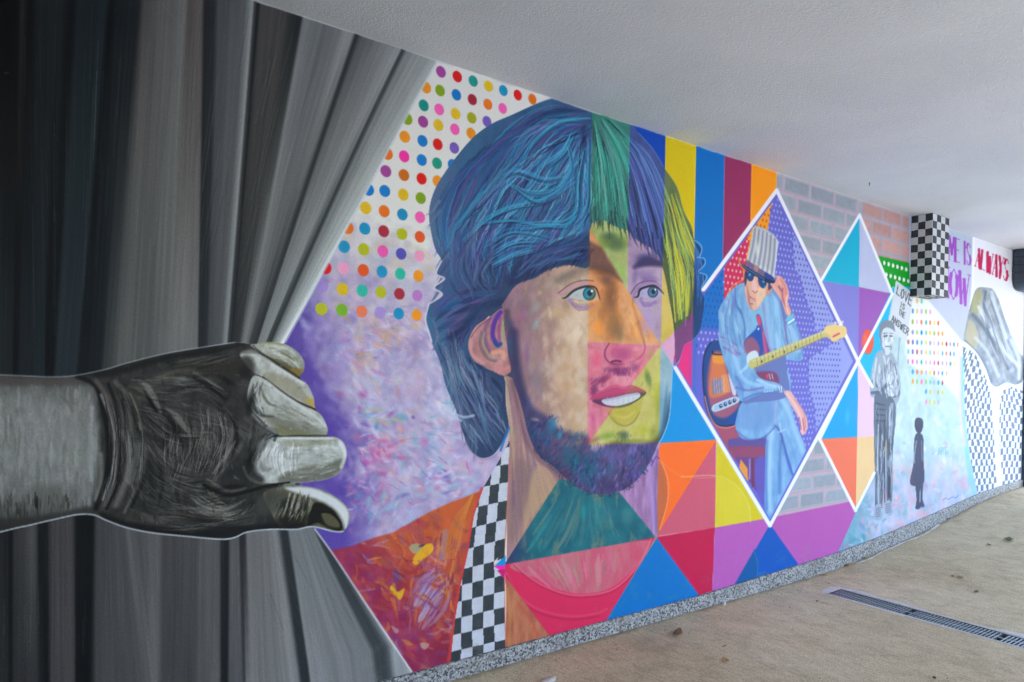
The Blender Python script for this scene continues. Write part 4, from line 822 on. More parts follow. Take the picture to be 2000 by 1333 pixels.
def hairc(px, py, x, z):
    n = fbm(px / 40, py / 60, 11, 5)[..., None]; m = fbm(px / 18, py / 34, 19, 4)[..., None]
    c = np.array([44, 72, 112]) * (1 - n) + np.array([66, 116, 152]) * n
    c = c + np.clip((m - .55) * 6, 0, 1) * (np.array([86, 82, 136]) - c) * .5
    rim = np.clip((900 - px) / 60, 0, 1)[..., None] * np.clip((560 - py) / 100, 0, 1)[..., None]
    c = c + rim * (np.array([92, 110, 146]) - c) * .8
    dk = np.clip((py - 440) / 60, 0, 1)[..., None] * np.clip((px - 880) / 60, 0, 1)[..., None]
    return c + dk * (np.array([36, 46, 76]) - c) * .6
poly(smooth(HAIR, 4), hairc, soft=1.2, part=P_HAIR)
HM = mask_of(smooth(HAIR, 4), False, 1.5)
# flow of the locks: swept from the parting near (1155, 235)
G_L = [[(1150, 225), (1060, 215), (960, 270), (890, 350), (855, 430), (870, 520)], [(1150, 232), (1060, 245), (970, 320), (910, 410), (880, 480), (890, 540)], [(1152, 240), (1080, 270), (1010, 340), (950, 420), (920, 480), (920, 560)],
       [(1152, 245), (1110, 290), (1060, 350), (1000, 420), (960, 490), (960, 560)], [(1152, 250), (1130, 310), (1110, 370), (1060, 430), (1000, 490), (985, 560)], [(1153, 255), (1142, 330), (1134, 400), (1100, 450), (1050, 490), (1010, 540)],
       [(1154, 260), (1150, 340), (1150, 410), (1140, 450), (1100, 490), (1060, 520)]]
G_R = [[(1158, 240), (1160, 320), (1162, 400), (1165, 440)], [(1165, 235), (1185, 320), (1192, 400), (1200, 450)], [(1172, 232), (1215, 310), (1235, 400), (1250, 470)], [(1180, 230), (1240, 300), (1275, 390), (1300, 480), (1310, 540)], [(1195, 235), (1270, 310), (1310, 400), (1345, 480), (1372, 520)]]
G_S = [[(1290, 400), (1300, 470), (1310, 560), (1320, 660)], [(1305, 380), (1325, 460), (1345, 540), (1345, 640)], [(1315, 370), (1345, 450), (1372, 520), (1372, 600)]]
G_D = [[(850, 610), (880, 580), (930, 560), (980, 560)], [(845, 650), (890, 630), (930, 610), (965, 590)], [(865, 720), (890, 690), (905, 660), (920, 640)]]
G_B = [[(848, 640), (868, 720), (905, 830), (945, 890)], [(880, 640), (900, 720), (940, 820), (970, 880)], [(920, 700), (940, 760), (970, 820), (990, 850)], [(960, 725), (975, 770), (985, 810), (992, 835)]]
DARK = [(26, 40, 76), (34, 48, 88), (40, 44, 84), (20, 50, 90), (46, 40, 80)]
MID = [(40, 90, 140), (60, 80, 140), (86, 70, 140), (30, 104, 150), (54, 70, 120), (100, 80, 140), (28, 96, 130)]
LIT = [(40, 150, 186), (60, 160, 200), (36, 140, 170), (110, 96, 180), (80, 170, 200), (50, 120, 190)]
comb(G_L, 170, DARK, (3, 8), (.25, .55), (.15, .4), clip=HM, wob=3, wave=7)
comb(G_L, 420, MID, (2.5, 7), (.3, .65), (.12, .35), clip=HM, wob=3, wave=7)
comb(G_L, 200, [(40, 134, 170), (56, 146, 176), (92, 92, 164), (44, 116, 176), (74, 130, 160)], (2, 5), (.35, .7), (.1, .3), clip=HM, wob=3, wave=8)
comb(G_L, 170, [(70, 170, 196), (96, 186, 206), (60, 150, 196), (120, 124, 190), (130, 190, 204)], (1, 2.6), (.4, .85), (.1, .3), clip=HM, s_rng=(.2, 1), t_rng=(.05, .85), wob=3, wave=9)
comb(G_L, 60, [(24, 34, 68), (30, 40, 80)], (1.5, 3.5), (.4, .7), (.12, .3), clip=HM, s_rng=(.2, 1), wob=3, wave=9)
comb(G_R, 330, MID + DARK, (2, 5), (.3, .7), (.15, .5), clip=HM); comb(G_R, 110, LIT, (1.2, 2.8), (.4, .8), (.2, .6), clip=HM)
comb(G_S, 150, MID + DARK, (2, 5), (.3, .7), (.15, .5), clip=HM); comb(G_S, 50, LIT, (1.2, 2.6), (.4, .8), (.2, .5), clip=HM)
comb(G_D, 160, DARK + MID + [(110, 70, 120), (40, 90, 120)], (3, 8), (.3, .6), (.2, .5), clip=HM)
comb(G_B, 240, DARK + [(70, 94, 124), (90, 114, 140), (54, 66, 100), (50, 80, 116), (64, 88, 120)], (3, 9), (.3, .7), (.15, .45), clip=HM, wave=5)
comb(G_B, 110, [(126, 146, 166), (84, 126, 152), (106, 98, 146), (150, 164, 178)], (1.5, 4), (.3, .65), (.15, .35), clip=HM, s_rng=(0, .8), wave=4)
# wisps that leave the outline at the nape
for k in range(30):
    t = RNG.rand(); q = smooth([(843, 669), (860, 710), (871, 755), (890, 800), (909, 860), (925, 884)], 10, False); p = q[int(t * (len(q) - 1))]
    L = RNG.uniform(10, 30); line([p + (2, -46), p + (6 + RNG.randn() * 3, -14), p + (2 + RNG.randn() * 5, L * .8)], [1, 5, .6], jit([(70, 92, 122), (96, 118, 146), (60, 76, 110), (140, 150, 172), (110, 110, 150)][k % 5], 8), RNG.uniform(.3, .6), soft=2.4, dry=.4, seed=k)
for k in range(16):
    t = RNG.rand(); q = smooth([(838, 411), (841, 449), (850, 487), (858, 530), (850, 560), (837, 596)], 10, False); p = q[int(t * (len(q) - 1))]
    line([p + (20, -20), p + (6, 0), p + (RNG.uniform(-9, -1), RNG.uniform(8, 18))], [6, 4, .6], jit([(80, 98, 132), (70, 86, 120), (100, 116, 146)][k % 3], 8), RNG.uniform(.4, .7), soft=1.6, dry=.4, seed=k)
for pts, wd, c in [([(986, 590), (940, 600), (905, 640), (880, 660)], 16, (28, 40, 78)), ([(1150, 470), (1100, 480), (1040, 510), (1000, 545)], 26, (30, 44, 84)), ([(1150, 500), (1090, 505), (1040, 530)], 14, (36, 40, 76)), ([(1140, 250), (1136, 330), (1120, 400), (1090, 440)], 6, (30, 34, 70)), ([(1000, 430), (960, 500), (930, 560)], 12, (30, 44, 84))]:
    line(pts, wd, c, .6, soft=10, clip=HM)
for g in [[(905, 472), (950, 430), (1000, 405), (1060, 395), (1090, 380)], [(985, 345), (1010, 335), (1060, 350), (1100, 345)], [(995, 355), (1030, 375), (1080, 372), (1120, 345)], [(1000, 362), (1040, 392), (1075, 385), (1120, 355)], [(940, 435), (1000, 430), (1060, 440), (1100, 430), (1130, 405)], [(1010, 448), (1060, 442), (1105, 440), (1135, 412)],
          [(1150, 232), (1090, 240), (1040, 280), (1020, 320)], [(1120, 262), (1100, 300), (1060, 330)], [(1110, 290), (1115, 330), (1090, 370)], [(1150, 270), (1148, 340), (1146, 400), (1120, 445)], [(1140, 290), (1132, 350), (1128, 410), (1100, 455)], [(950, 480), (990, 455), (1030, 455), (1070, 465)], [(955, 500), (1000, 475), (1050, 470)], [(960, 520), (1000, 500), (1040, 490)]]:
    for k in range(5):
        o = RNG.randn(2) * 4
        line([np.array(p) + o + RNG.randn(2) * 1.2 for p in g], [.8, 2.6, 2.2, .8], jit([(66, 160, 196), (90, 176, 206), (40, 130, 180), (60, 150, 190)][k % 4], 10), .75, clip=HM, dry=.3, seed=k)
    line([np.array(p) + (3, 5) for p in g], [2, 5, 4, 1], (22, 36, 70), .5, soft=3, clip=HM)
poly([(1110, 330), (1126, 305), (1122, 350), (1105, 372), (1092, 380)], (60, 130, 180), .5, 8, True, clip=HM)
for (x, y, n, dx) in [(1165, 432, 16, 2), (1195, 440, 16, 5), (1222, 448, 14, 8), (1250, 470, 14, 10), (1280, 490, 14, 8)]:
    for k in range(n):
        x0 = x + RNG.randn() * 11; y0 = y - 26 + RNG.randn() * 6
        line([(x0, y0), (x0 + dx * .4, y0 + 18), (x0 + dx + RNG.randn() * 3, y0 + RNG.uniform(28, 46))], [3, 3.5, .6], jit(MID[k % 7] if k % 3 else DARK[k % 5], 8), .8, dry=.2, part=None)
for k in range(60):
    t = RNG.rand(); x0 = 1000 + 148 * t; y0 = np.interp(x0, [1000, 1046, 1110, 1152], [548, 530, 505, 506])
    line([(x0 + 14, y0 - 18), (x0, y0), (x0 - 10, y0 + RNG.uniform(8, 18))], [4, 4, .6], jit(DARK[k % 5], 8), .7, dry=.3)
blob(1195, 470, 46, 22, (70, 76, 74), .55, .9, dry=.3); blob(1262, 505, 34, 22, (64, 56, 100), .5, .9, dry=.3)
comb([[(1148, 440), (1100, 470), (1040, 505), (995, 545)], [(1150, 470), (1100, 490), (1050, 515), (1010, 545)], [(1150, 505), (1110, 505), (1070, 520), (1040, 535)]], 70, [(56, 84, 134), (70, 74, 130), (40, 60, 110), (84, 110, 150), (50, 110, 150)], (1.5, 5), (.3, .65), (.15, .45), clip=HM, wave=3, dry=.4)
comb([[(905, 420), (890, 480), (880, 540), (900, 590)], [(940, 430), (925, 490), (920, 540), (940, 585)], [(990, 440), (965, 500), (950, 540), (970, 580)]], 80, [(70, 96, 136), (60, 70, 120), (96, 120, 150), (44, 64, 104), (88, 84, 140)], (2, 6), (.3, .6), (.15, .5), clip=HM, wave=5, dry=.4)
# ear over the hair
poly(EAR, lambda px, py, x, z: np.array([176, 122, 122]) + (fbm(px / 10, py / 16, 4, 4)[..., None] - .5) * 60, 1, 1.2, True, part=P_EAR)
EM = mask_of(EAR)
for pts, wd, c, a, s in [([(972, 612), (952, 632), (946, 660), (958, 690)], 7, (120, 80, 130), .7, 4), ([(978, 610), (966, 630), (962, 655), (970, 672)], 9, (84, 48, 150), .95, 3), ([(978, 622), (974, 645), (976, 668)], 5, (150, 60, 140), .7, 3), ([(984, 625), (981, 650), (983, 672)], 5, (150, 170, 130), .8, 3),
                         ([(966, 668), (972, 676), (978, 672)], 7, (24, 70, 140), .9, 3), ([(940, 650), (938, 676), (952, 700), (968, 706)], 5, (110, 90, 96), .7, 3), ([(946, 650), (944, 672), (956, 694), (972, 698)], 3, (150, 170, 130), .7, 2), ([(930, 642), (920, 664), (922, 692), (944, 710)], 6, (206, 150, 146), .8, 4),
                         ([(962, 690), (980, 688), (984, 700)], 9, (226, 160, 130), .8, 5), ([(968, 716), (984, 722), (994, 718)], 8, (206, 130, 124), .9, 5), ([(945, 717), (965, 728), (984, 735), (996, 729)], 2.5, (150, 60, 80), .8, 2), ([(958, 622), (934, 640), (920, 660)], 2, (90, 56, 80), .7, 2)]:
    line(pts, wd, c, a, s, clip=EM)
line([(990, 610), (986, 660), (992, 700), (1000, 745)], 12, (66, 60, 84), .7, soft=7, clip=FM)
# light rim lines round head and neck
line([(837, 596), (831, 625), (838, 650), (843, 668)], 3, (222, 220, 230), .9, soft=2); line([(862, 510), (852, 535), (868, 545), (848, 562), (864, 576), (838, 594)], 3, (216, 212, 220), .85, soft=2)
line([(900, 822), (880, 806), (905, 815), (925, 812)], 5, (190, 204, 220), .7, soft=3); line([(909, 862), (922, 884), (944, 897), (968, 890), (986, 864)], 2, (170, 130, 150), .7)
line([(994, 836), (984, 862), (978, 880)], 5, (20, 110, 176), .8, soft=2)
# --- the coloured facets glazed over hair and face ---------------------------
def vxl(x0, y): return x0 - 0.0215 * (y - 440)
PORM = np.maximum(HM, FM)
def glaze(pts, col, amt=.72, ref=140, clip=None, **k): recolor(mask_of(pts, False, 1.0) * (PORM if clip is None else clip), col, amt, ref, **k)
glaze([(1157, 200), (1231, 230), (1226, 470), (1226, 569), (1152, 446)], (70, 160, 110), .62, 96, clip=HM)
glaze([(1152, 446), (1226, 380), (1226, 570)], (120, 170, 56), .6, 126, clip=FM * (1 - HM))
glaze([(1231, 230), (1301, 262), (1292, 674), (1290, 674), (1226, 569)], (92, 96, 176), .6, 100, clip=HM)
glaze([(1226, 380), (1296, 380), (1292, 674), (1290, 674), (1226, 569)], (136, 112, 182), .6, 140, clip=FM * (1 - HM))
glaze([(1301, 262), (1361, 283), (1354, 612), (1290, 674)], (170, 184, 60), .66, 116, clip=HM)
glaze([(1297, 380), (1340, 380), (1330, 640), (1290, 674)], (204, 176, 56), .72, 150, clip=FM * (1 - HM))
glaze([(1361, 283), (1400, 300), (1400, 700), (1353, 700)], (20, 84, 160), .75, 90, clip=HM)
glaze([(1290, 675), (1354, 612), (1353, 700), (1320, 725)], (196, 92, 170), .8, 96, clip=PORM)
glaze([(1152, 445), (1290, 674), (1148, 668)], (226, 132, 56), .6, 150)
glaze([(1148, 668), (1290, 675), (1147, 870)], (214, 64, 118), .6, 138)
glaze([(1290, 675), (1287, 864), (1147, 869)], (172, 176, 44), .6, 140)
glaze([(1290, 675), (1320, 722), (1312, 800), (1287, 866)], (84, 140, 164), .85, 120)
glaze([(1147, 870), (1287, 864), (1280, 1000), (1170, 1000)], (120, 104, 176), .3, 110)
FO = FM * (1 - HM)
poly([(1150, 470), (1176, 484), (1216, 552), (1196, 540), (1174, 526), (1150, 526)], (98, 68, 66), .85, 10, clip=FM, dry=.2)
for (x, y, rx, ry, an, c, al) in [(1186, 548, 20, 18, .6, (112, 76, 66), .8), (1194, 585, 15, 40, -.1, (128, 86, 62), .75), (1204, 640, 22, 38, .1, (138, 104, 70), .75), (1210, 655, 14, 22, 0, (118, 98, 74), .6), (1176, 575, 8, 24, .2, (196, 112, 66), .5), (1238, 640, 8, 34, -.35, (248, 176, 96), .6), (1168, 640, 16, 24, 0, (250, 150, 46), .6),
                                  (1205, 478, 24, 22, .3, (76, 100, 74), .75), (1190, 462, 22, 14, 0, (62, 84, 72), .7), (1214, 530, 8, 28, -.4, (130, 190, 66), .5), (1262, 508, 32, 17, -.05, (58, 54, 100), .85), (1240, 540, 10, 34, .1, (104, 82, 138), .6), (1268, 545, 28, 9, .05, (120, 92, 146), .6), (1262, 636, 18, 34, 0, (164, 140, 204), .5), (1306, 640, 8, 30, 0, (206, 176, 50), .4),
                                  (1212, 692, 32, 18, 0, (168, 74, 124), .7), (1205, 722, 32, 10, 0, (122, 50, 102), .8), (1215, 730, 22, 8, 0, (104, 46, 104), .7), (1240, 718, 14, 14, .4, (112, 52, 110), .6), (1250, 724, 8, 12, .5, (236, 120, 120), .6), (1178, 740, 24, 9, -.5, (124, 44, 92), .75), (1160, 760, 10, 22, .2, (112, 46, 100), .7), (1166, 700, 12, 26, 0, (236, 60, 110), .5), (1160, 820, 10, 22, 0, (206, 66, 130), .5),
                                  (1266, 740, 9, 26, -.25, (86, 122, 70), .7), (1282, 760, 6, 50, 0, (190, 196, 30), .5), (1186, 852, 26, 12, -.2, (104, 148, 50), .7), (1218, 850, 14, 14, 0, (72, 96, 80), .75), (1256, 840, 18, 20, 0, (176, 176, 40), .6), (1270, 690, 8, 20, .5, (150, 170, 40), .5), (1300, 790, 6, 60, .08, (66, 104, 140), .7), (1304, 840, 5, 24, .3, (50, 60, 110), .7)]:
    blob(x, y, rx, ry, c, al, .95, an, FO, dry=.35, seed=int(x + y) % 60)
for (x, y, rx, ry, an, c, al) in [(1276, 845, 14, 26, .2, (124, 132, 50), .6), (1284, 800, 7, 50, 0, (140, 146, 44), .5), (1240, 862, 50, 8, 0, (112, 124, 56), .6), (1160, 860, 24, 8, -.4, (150, 60, 110), .5), (1256, 700, 8, 14, .5, (200, 92, 120), .4)]: blob(x, y, rx, ry, c, al, .95, an, FO, dry=.3, seed=int(x) % 40)
scumble(in_box(1152, 540, 1285, 670), 70, [(232, 140, 60), (150, 104, 70), (206, 120, 60), (170, 120, 84)], (5, 14), (.3, .7), (.1, .3), clip=FO * mask_of([(1152, 445), (1290, 674), (1148, 668)], False), ang=(.8, 2), js=7)
scumble(in_box(1150, 672, 1280, 850), 60, [(220, 70, 130), (170, 64, 116), (236, 96, 130), (190, 70, 120)], (4, 12), (.3, .7), (.1, .3), clip=FO * mask_of([(1148, 668), (1290, 675), (1147, 870)], False), ang=(.8, 2), js=7)
scumble(in_box(1160, 700, 1288, 866), 70, [(190, 192, 40), (140, 166, 50), (206, 196, 60), (170, 170, 40)], (4, 12), (.3, .7), (.1, .3), clip=FO * mask_of([(1290, 675), (1287, 864), (1147, 869)], False), ang=(.8, 2), js=7)
fur(1205, 724, 46, 30, 8, [(110, 48, 98), (130, 60, 110), (90, 44, 92)], 1.4, (4, 9), (1, 2), (.25, .55)); fur(1172, 746, 40, 16, 12, [(110, 46, 96), (124, 60, 110)], 2.0, (4, 9), (1, 2), (.25, .55)); fur(1216, 852, 34, 16, 10, [(76, 96, 76), (60, 80, 84)], 1.6, (4, 9), (1, 2), (.25, .5))
fur(1210, 876, 110, 68, 12, [(96, 76, 136), (70, 60, 116), (120, 96, 160), (50, 50, 100)], 1.6, (7, 15), (1, 2.4), (.3, .6))
poly([(1152, 780), (1177, 762), (1200, 752), (1219, 756), (1237, 753), (1262, 766), (1240, 769), (1210, 774), (1180, 779)], (176, 62, 104), .6, 1.6, True); line([(1176, 765), (1200, 755), (1219, 759), (1238, 756)], [1, 3, 3, 1], (226, 110, 140), .6, 2.5)
poly([(1182, 796), (1211, 797), (1245, 786), (1256, 774), (1250, 806), (1238, 822), (1220, 830), (1205, 826), (1192, 812)], (184, 166, 60), .45, 4, True); line([(1196, 816), (1206, 827), (1222, 832), (1238, 824), (1247, 808)], [1, 2.5, 3, 2.5, 1], (138, 116, 62), .6, 3); line([(1200, 812), (1222, 816), (1242, 802)], [1, 5, 1], (216, 186, 100), .6, 3)
line([(1190, 672), (1182, 685), (1182, 698), (1190, 708), (1200, 711)], [1, 3, 4, 2], (124, 50, 102), .65, 3); line([(1194, 707), (1204, 705), (1213, 707)], 3, (70, 26, 70), .85, 1.4); line([(1240, 600), (1252, 640), (1259, 676), (1256, 692), (1244, 703)], [1, 1.6, 2, 2, 1], (160, 96, 76), .4, 2.2)
poly([(1176, 782), (1200, 777), (1225, 771), (1247, 768), (1249, 776), (1232, 786), (1206, 793), (1184, 791)], (196, 197, 206), .9, 1.6, True); poly([(1176, 781), (1200, 776), (1225, 770), (1247, 767), (1247, 771), (1225, 775), (1200, 781), (1178, 785)], (150, 150, 176), .5, 2)
for x in (1186, 1196, 1206, 1217, 1227, 1236): line([(x, 776), (x + 1, 789)], .9, (160, 160, 184), .7, curve=False)
blob(1151, 574, 11.5, 12, (30, 128, 150), .55, .2); blob(1152, 573, 5.5, 6.5, (20, 30, 44), .9, .3); blob(1156, 569, 2.6, 3.2, (226, 236, 238), .95, .3); blob(1275, 571, 9.5, 10, (70, 120, 140), .5, .2); blob(1276, 570, 4.5, 5.3, (30, 36, 50), .85, .3); blob(1280, 566, 2.2, 2.8, (220, 228, 232), .9, .3)
comb(G_S, 70, [(226, 206, 40), (206, 200, 60), (170, 190, 80)], (1.2, 2.6), (.5, .9), (.2, .5), clip=HM * mask_of([(1300, 262), (1360, 283), (1354, 612), (1300, 640)], False))
comb(G_R, 60, [(60, 190, 170), (90, 200, 170), (40, 160, 130)], (1.2, 2.6), (.5, .9), (.2, .6), clip=HM * mask_of([(1157, 200), (1231, 230), (1226, 470), (1152, 446)], False))
for k in range(6): line([(1330 + k * 4, 690 - k * 14), (1338 + k * 3, 686 - k * 15), (1350, 672 - k * 14)], 1.6, (150, 60, 130), .6)
for p in [[(1356, 470), (1366, 476), (1371, 487), (1366, 503)], [(1362, 503), (1376, 506), (1376, 518), (1364, 530)], [(1366, 533), (1381, 540), (1371, 560), (1371, 569)], [(1371, 569), (1377, 588), (1370, 640), (1355, 664), (1338, 675), (1329, 701), (1320, 714)], [(1313, 722), (1308, 810), (1296, 850), (1288, 864)]]:
    line(p, 2, (150, 190, 220), .75)
line([(1247, 260), (1276, 293), (1296, 326)], 1.6, (110, 140, 200), .7)
# --- the guitarist in the first diamond --------------------------------------
P_GND = part_id('diamond_ground', None, 'diamond of blue, red, orange and violet grounds with small dots')
D1 = [(1517, 370), (1292, 675), (1504, 1028), (1676, 706)]
DM = mask_of([(1517, 384), (1370, 584), (1300, 675), (1504, 1014), (1666, 706)], False) 
NOTHAIR = 1 - np.clip(HM + FM, 0, 1)
DG = DM * NOTHAIR
def ground(pts, c, s=.8): poly(pts, c, 1, s, part=P_GND, clip=DG)
poly([(1517, 372), (1374, 566), (1292, 675), (1504, 1026), (1675, 706)], (100, 98, 188), 1, 1, part=P_GND, clip=NOTHAIR)
ground([(1290, 500), (1356, 500), (1352, 800), (1290, 800)], (226, 44, 122))
ground([(1355, 400), (1416, 400), (1410, 760), (1420, 900), (1352, 800)], (8, 104, 186))
ground([(1355, 640), (1420, 640), (1440, 900), (1480, 1000), (1352, 790)], (96, 96, 190), 26)
ground([(1416, 380), (1468, 380), (1462, 560), (1414, 600)], (200, 42, 82))
ground([(1467, 330), (1520, 330), (1508, 420), (1500, 470), (1460, 470)], (238, 146, 26))
ground([(1517, 360), (1505, 410), (1500, 450), (1490, 600), (1540, 960), (1700, 720)], (100, 100, 190))
ground([(1517, 370), (1528, 378), (1556, 450), (1548, 470), (1552, 520), (1564, 545), (1572, 580), (1590, 620), (1592, 645), (1620, 640), (1640, 660), (1600, 690), (1580, 700), (1580, 760), (1592, 800), (1594, 870), (1676, 706)], (142, 150, 214))
ground([(1380, 800), (1440, 830), (1450, 900), (1424, 900), (1390, 860)], (160, 76, 100), 6)
# halftone dots on the grounds
for r in range(60):
    for k in range(40):
        x, y = on_wall(1360, 700); xx = x + k * .0405 + (r % 2) * .02; zz = 0.35 + r * .0395
        v = np.array([xx, 0, zz]) - CAM; dd = v @ FWD; px, py = IMG_CX + IMG_F * (v @ RGT) / dd, IMG_CY - IMG_F * (v @ UPV) / dd
        if not (1350 < px < 1676 and 370 < py < 900): continue
        ci = int(np.searchsorted(WX, xx)); ri = int((zz - WALL_Z0) * ROW_PER_M)
        if ci >= NCOL or PART[ri, ci] != P_GND or DG[ri, ci] < .5: continue
        g = PAINT[ri, ci]
        if py > 700 and px < 1500: continue
        c = (60, 66, 140) if g[0] > 130 and g[2] > 190 else (176, 178, 226) if 90 < g[0] < 112 and g[2] > 180 else (222, 196, 210) if g[0] > 190 and g[2] < 100 and g[1] < 80 else (150, 84, 40) if g[0] > 220 and g[1] > 120 else (10, 78, 150)
        wall_disc(xx, zz, .0088, c, .8, clip=DG)
P_GTR = part_id('painted_guitarist', None, 'painted seated guitarist in a pale blue suit and tall silver hat'); P_STOOL = part_id('stool', P_GTR); P_BASS = part_id('bass_guitar', P_GTR, 'orange and blue bass guitar'); P_SUIT = part_id('suit', P_GTR, 'pale blue suit'); P_HAT = part_id('hat', P_GTR, 'tall silver hat with dark brim')
P_HEAD = part_id('head', P_GTR); P_HND = part_id('raised_hand', P_GTR); P_HND2 = part_id('lowered_hand', P_GTR)
A6 = lambda x, y: (1380 + x / 4.442, 420 + y / 4.442)
A7 = lambda x, y: (1350 + x / 3.417, 640 + y / 3.417)
def g6(pts, c, part=P_SUIT, a=1, s=1.2, cv=True): poly([A6(*p) for p in pts], c, a, s, cv, part=part)
def g7(pts, c, part=P_SUIT, a=1, s=1.2, cv=True, clip=DM): poly([A7(*p) for p in pts], c, a, s, cv, part=part, clip=clip)
def l6(pts, w, c, a=.9, s=1.2, part=None): line([A6(*p) for p in pts], w, c, a, s, part=part)
def l7(pts, w, c, a=.9, s=1.2, part=None, clip=DM): line([A7(*p) for p in pts], w, c, a, s, part=part, clip=clip)
# stool
g7([(250, 745), (500, 745), (505, 860), (500, 1100), (440, 1100), (380, 1020), (250, 800)], (104, 66, 130), P_STOOL, cv=False)
g7([(255, 750), (330, 735), (500, 745), (500, 800), (380, 795), (255, 790)], (92, 74, 140), P_STOOL); g7([(255, 800), (500, 800), (500, 860), (290, 860)], (150, 66, 92), P_STOOL, .8, 3)
g7([(330, 880), (375, 940), (380, 1030), (320, 940)], (226, 146, 60), P_STOOL, cv=False); l7([(390, 880), (390, 1010)], 3, (150, 130, 190)); l7([(410, 880), (412, 1060)], 5, (110, 50, 80)); g7([(430, 900), (500, 880), (495, 1180), (440, 1100)], (96, 84, 176), P_STOOL, .9, 4)
# bass body
g7([(200, 90), (140, 90), (95, 150), (75, 260), (80, 400), (100, 540), (150, 630), (220, 655), (300, 640), (330, 560), (360, 480), (300, 250), (240, 110)], (24, 66, 128), P_BASS)
g7([(205, 170), (150, 165), (120, 240), (105, 380), (125, 520), (160, 590), (240, 600), (320, 520), (300, 420), (250, 280)], (150, 84, 110), P_BASS, 1, 8)
g7([(145, 180), (210, 185), (230, 280), (250, 400), (240, 440), (140, 470), (118, 420), (130, 280)], (206, 112, 70), P_BASS, 1, 7); g7([(150, 180), (212, 186), (214, 240), (150, 235)], (226, 146, 50), P_BASS, .9, 4)
l7([(130, 100), (92, 170), (78, 280), (84, 420), (108, 560), (160, 640), (230, 660), (300, 645)], 3, (20, 36, 80)); l7([(90, 460), (120, 580), (170, 655), (240, 670), (300, 652)], 2.2, (226, 140, 120), .8)
g7([(135, 350), (210, 335), (215, 430), (142, 450)], (120, 116, 146), P_BASS, .9, 3, cv=False); 
for k in range(5): l7([(150 + k * 16, 340), (158 + k * 16, 440)], 1, (206, 200, 206), .6)
for k in range(6): l7([(205 + k * 9, 320 - k * 2), (215 + k * 9, 430)], 1.2, (240, 190, 120), .7)
g7([(250, 300), (275, 330), (300, 440), (275, 440)], (206, 206, 226), P_BASS, .9)
g7([(148, 520), (290, 465), (310, 500), (160, 560)], (150, 180, 206), P_BASS); l7([(148, 520), (290, 465), (310, 498), (162, 560), (148, 525)], 1.4, (210, 226, 236))
for k in range(4): blob(*A7(198 + k * 30, 524 - k * 12), 4, 4.6, (30, 44, 90), 1, .3); blob(*A7(200 + k * 30, 520 - k * 12), 1.8, 2, (210, 220, 236), 1, .4)
g7([(250, 610), (330, 540), (350, 500), (340, 600), (290, 650)], (10, 70, 150), P_BASS, .9, 4); l7([(142, 160), (150, 178), (210, 182)], 3, (20, 24, 50))
# left trouser leg (far), then right leg crossed over
SUITC = (112, 158, 204)
def suitc(px, py, x, z):
    n = fbm(px / 9, py / 26, 6, 4)[..., None]; return np.array([84, 134, 186]) * (1 - n) + np.array([146, 186, 220]) * n
g7([(520, 680), (580, 660), (600, 720), (640, 900), (680, 1000), (640, 1060), (600, 1150), (530, 1290), (490, 1200), (495, 900), (500, 760)], suitc)
l7([(540, 700), (525, 850), (520, 1050), (525, 1220)], 9, (168, 202, 230), .7, 7); l7([(600, 760), (590, 900), (590, 1100)], 6, (66, 104, 170), .6, 5); l7([(505, 760), (500, 1000), (505, 1220)], 5, (80, 116, 180), .6, 4)
g7([(600, 700), (640, 640), (660, 720), (760, 830), (690, 1000), (640, 900)], (70, 100, 176), a=.9, s=5)
g7([(340, 500), (420, 480), (560, 460), (620, 455), (665, 520), (690, 620), (730, 720), (765, 830), (700, 990), (660, 900), (620, 760), (600, 690), (560, 660), (505, 720), (420, 750), (340, 740), (300, 680), (300, 610)], suitc)
g7([(330, 520), (440, 500), (540, 480), (560, 560), (520, 660), (420, 690), (330, 660)], (104, 140, 194), a=.6, s=12); l7([(575, 470), (560, 560), (560, 650)], 3, (180, 150, 190), .6); l7([(600, 470), (650, 560), (690, 680), (740, 820)], 9, (160, 196, 226), .7, 7)
l7([(560, 655), (590, 690), (610, 760)], 4, (70, 90, 160), .8, 3); l7([(580, 700), (630, 680)], 2, (200, 216, 236), .6); l7([(590, 640), (600, 700)], 3, (200, 216, 236), .5); l7([(300, 690), (380, 745), (480, 735), (555, 668)], 3, (70, 80, 150), .6, 3); l7([(640, 720), (690, 850), (705, 960)], 5, (110, 150, 200), .8, 4)
# jacket
JK = [(325, 590), (240, 630), (170, 710), (105, 830), (108, 950), (105, 1080), (130, 1180), (160, 1290), (230, 1380), (360, 1340), (480, 1300), (600, 1290), (700, 1260), (800, 1270), (840, 1230), (830, 1100), (790, 980), (740, 870), (690, 880), (690, 800), (610, 660), (560, 620), (440, 640)]
poly([A6(*p) for p in JK], suitc, 1, 1.2, True, part=P_SUIT)
g7([(185, 50), (240, 20), (330, 60), (400, 200), (450, 330), (570, 370), (620, 410), (615, 435), (480, 440), (350, 490), (320, 470), (260, 330), (215, 180)], suitc)
g7([(540, 300), (640, 280), (665, 420), (600, 400), (560, 340)], suitc); g7([(560, 290), (590, 330), (640, 420), (600, 380)], (120, 110, 180), a=.6, s=6)
g7([(380, 180), (600, 150), (640, 300), (640, 460), (420, 500), (340, 480)], (96, 112, 170), s=2)
g7([(430, 300), (560, 300), (580, 380), (470, 360)], (120, 60, 100), s=4); blob(*A7(508, 325), 3, 6, (206, 60, 90), .9, .5); l7([(520, 310), (528, 345)], 1.5, (220, 230, 240), .7); l7([(538, 310), (546, 345)], 1.5, (220, 230, 240), .7)
g7([(185, 50), (240, 20), (330, 60), (400, 200), (450, 330), (570, 370), (620, 410), (615, 435), (480, 440), (350, 490), (320, 470), (260, 330), (215, 180)], suitc)
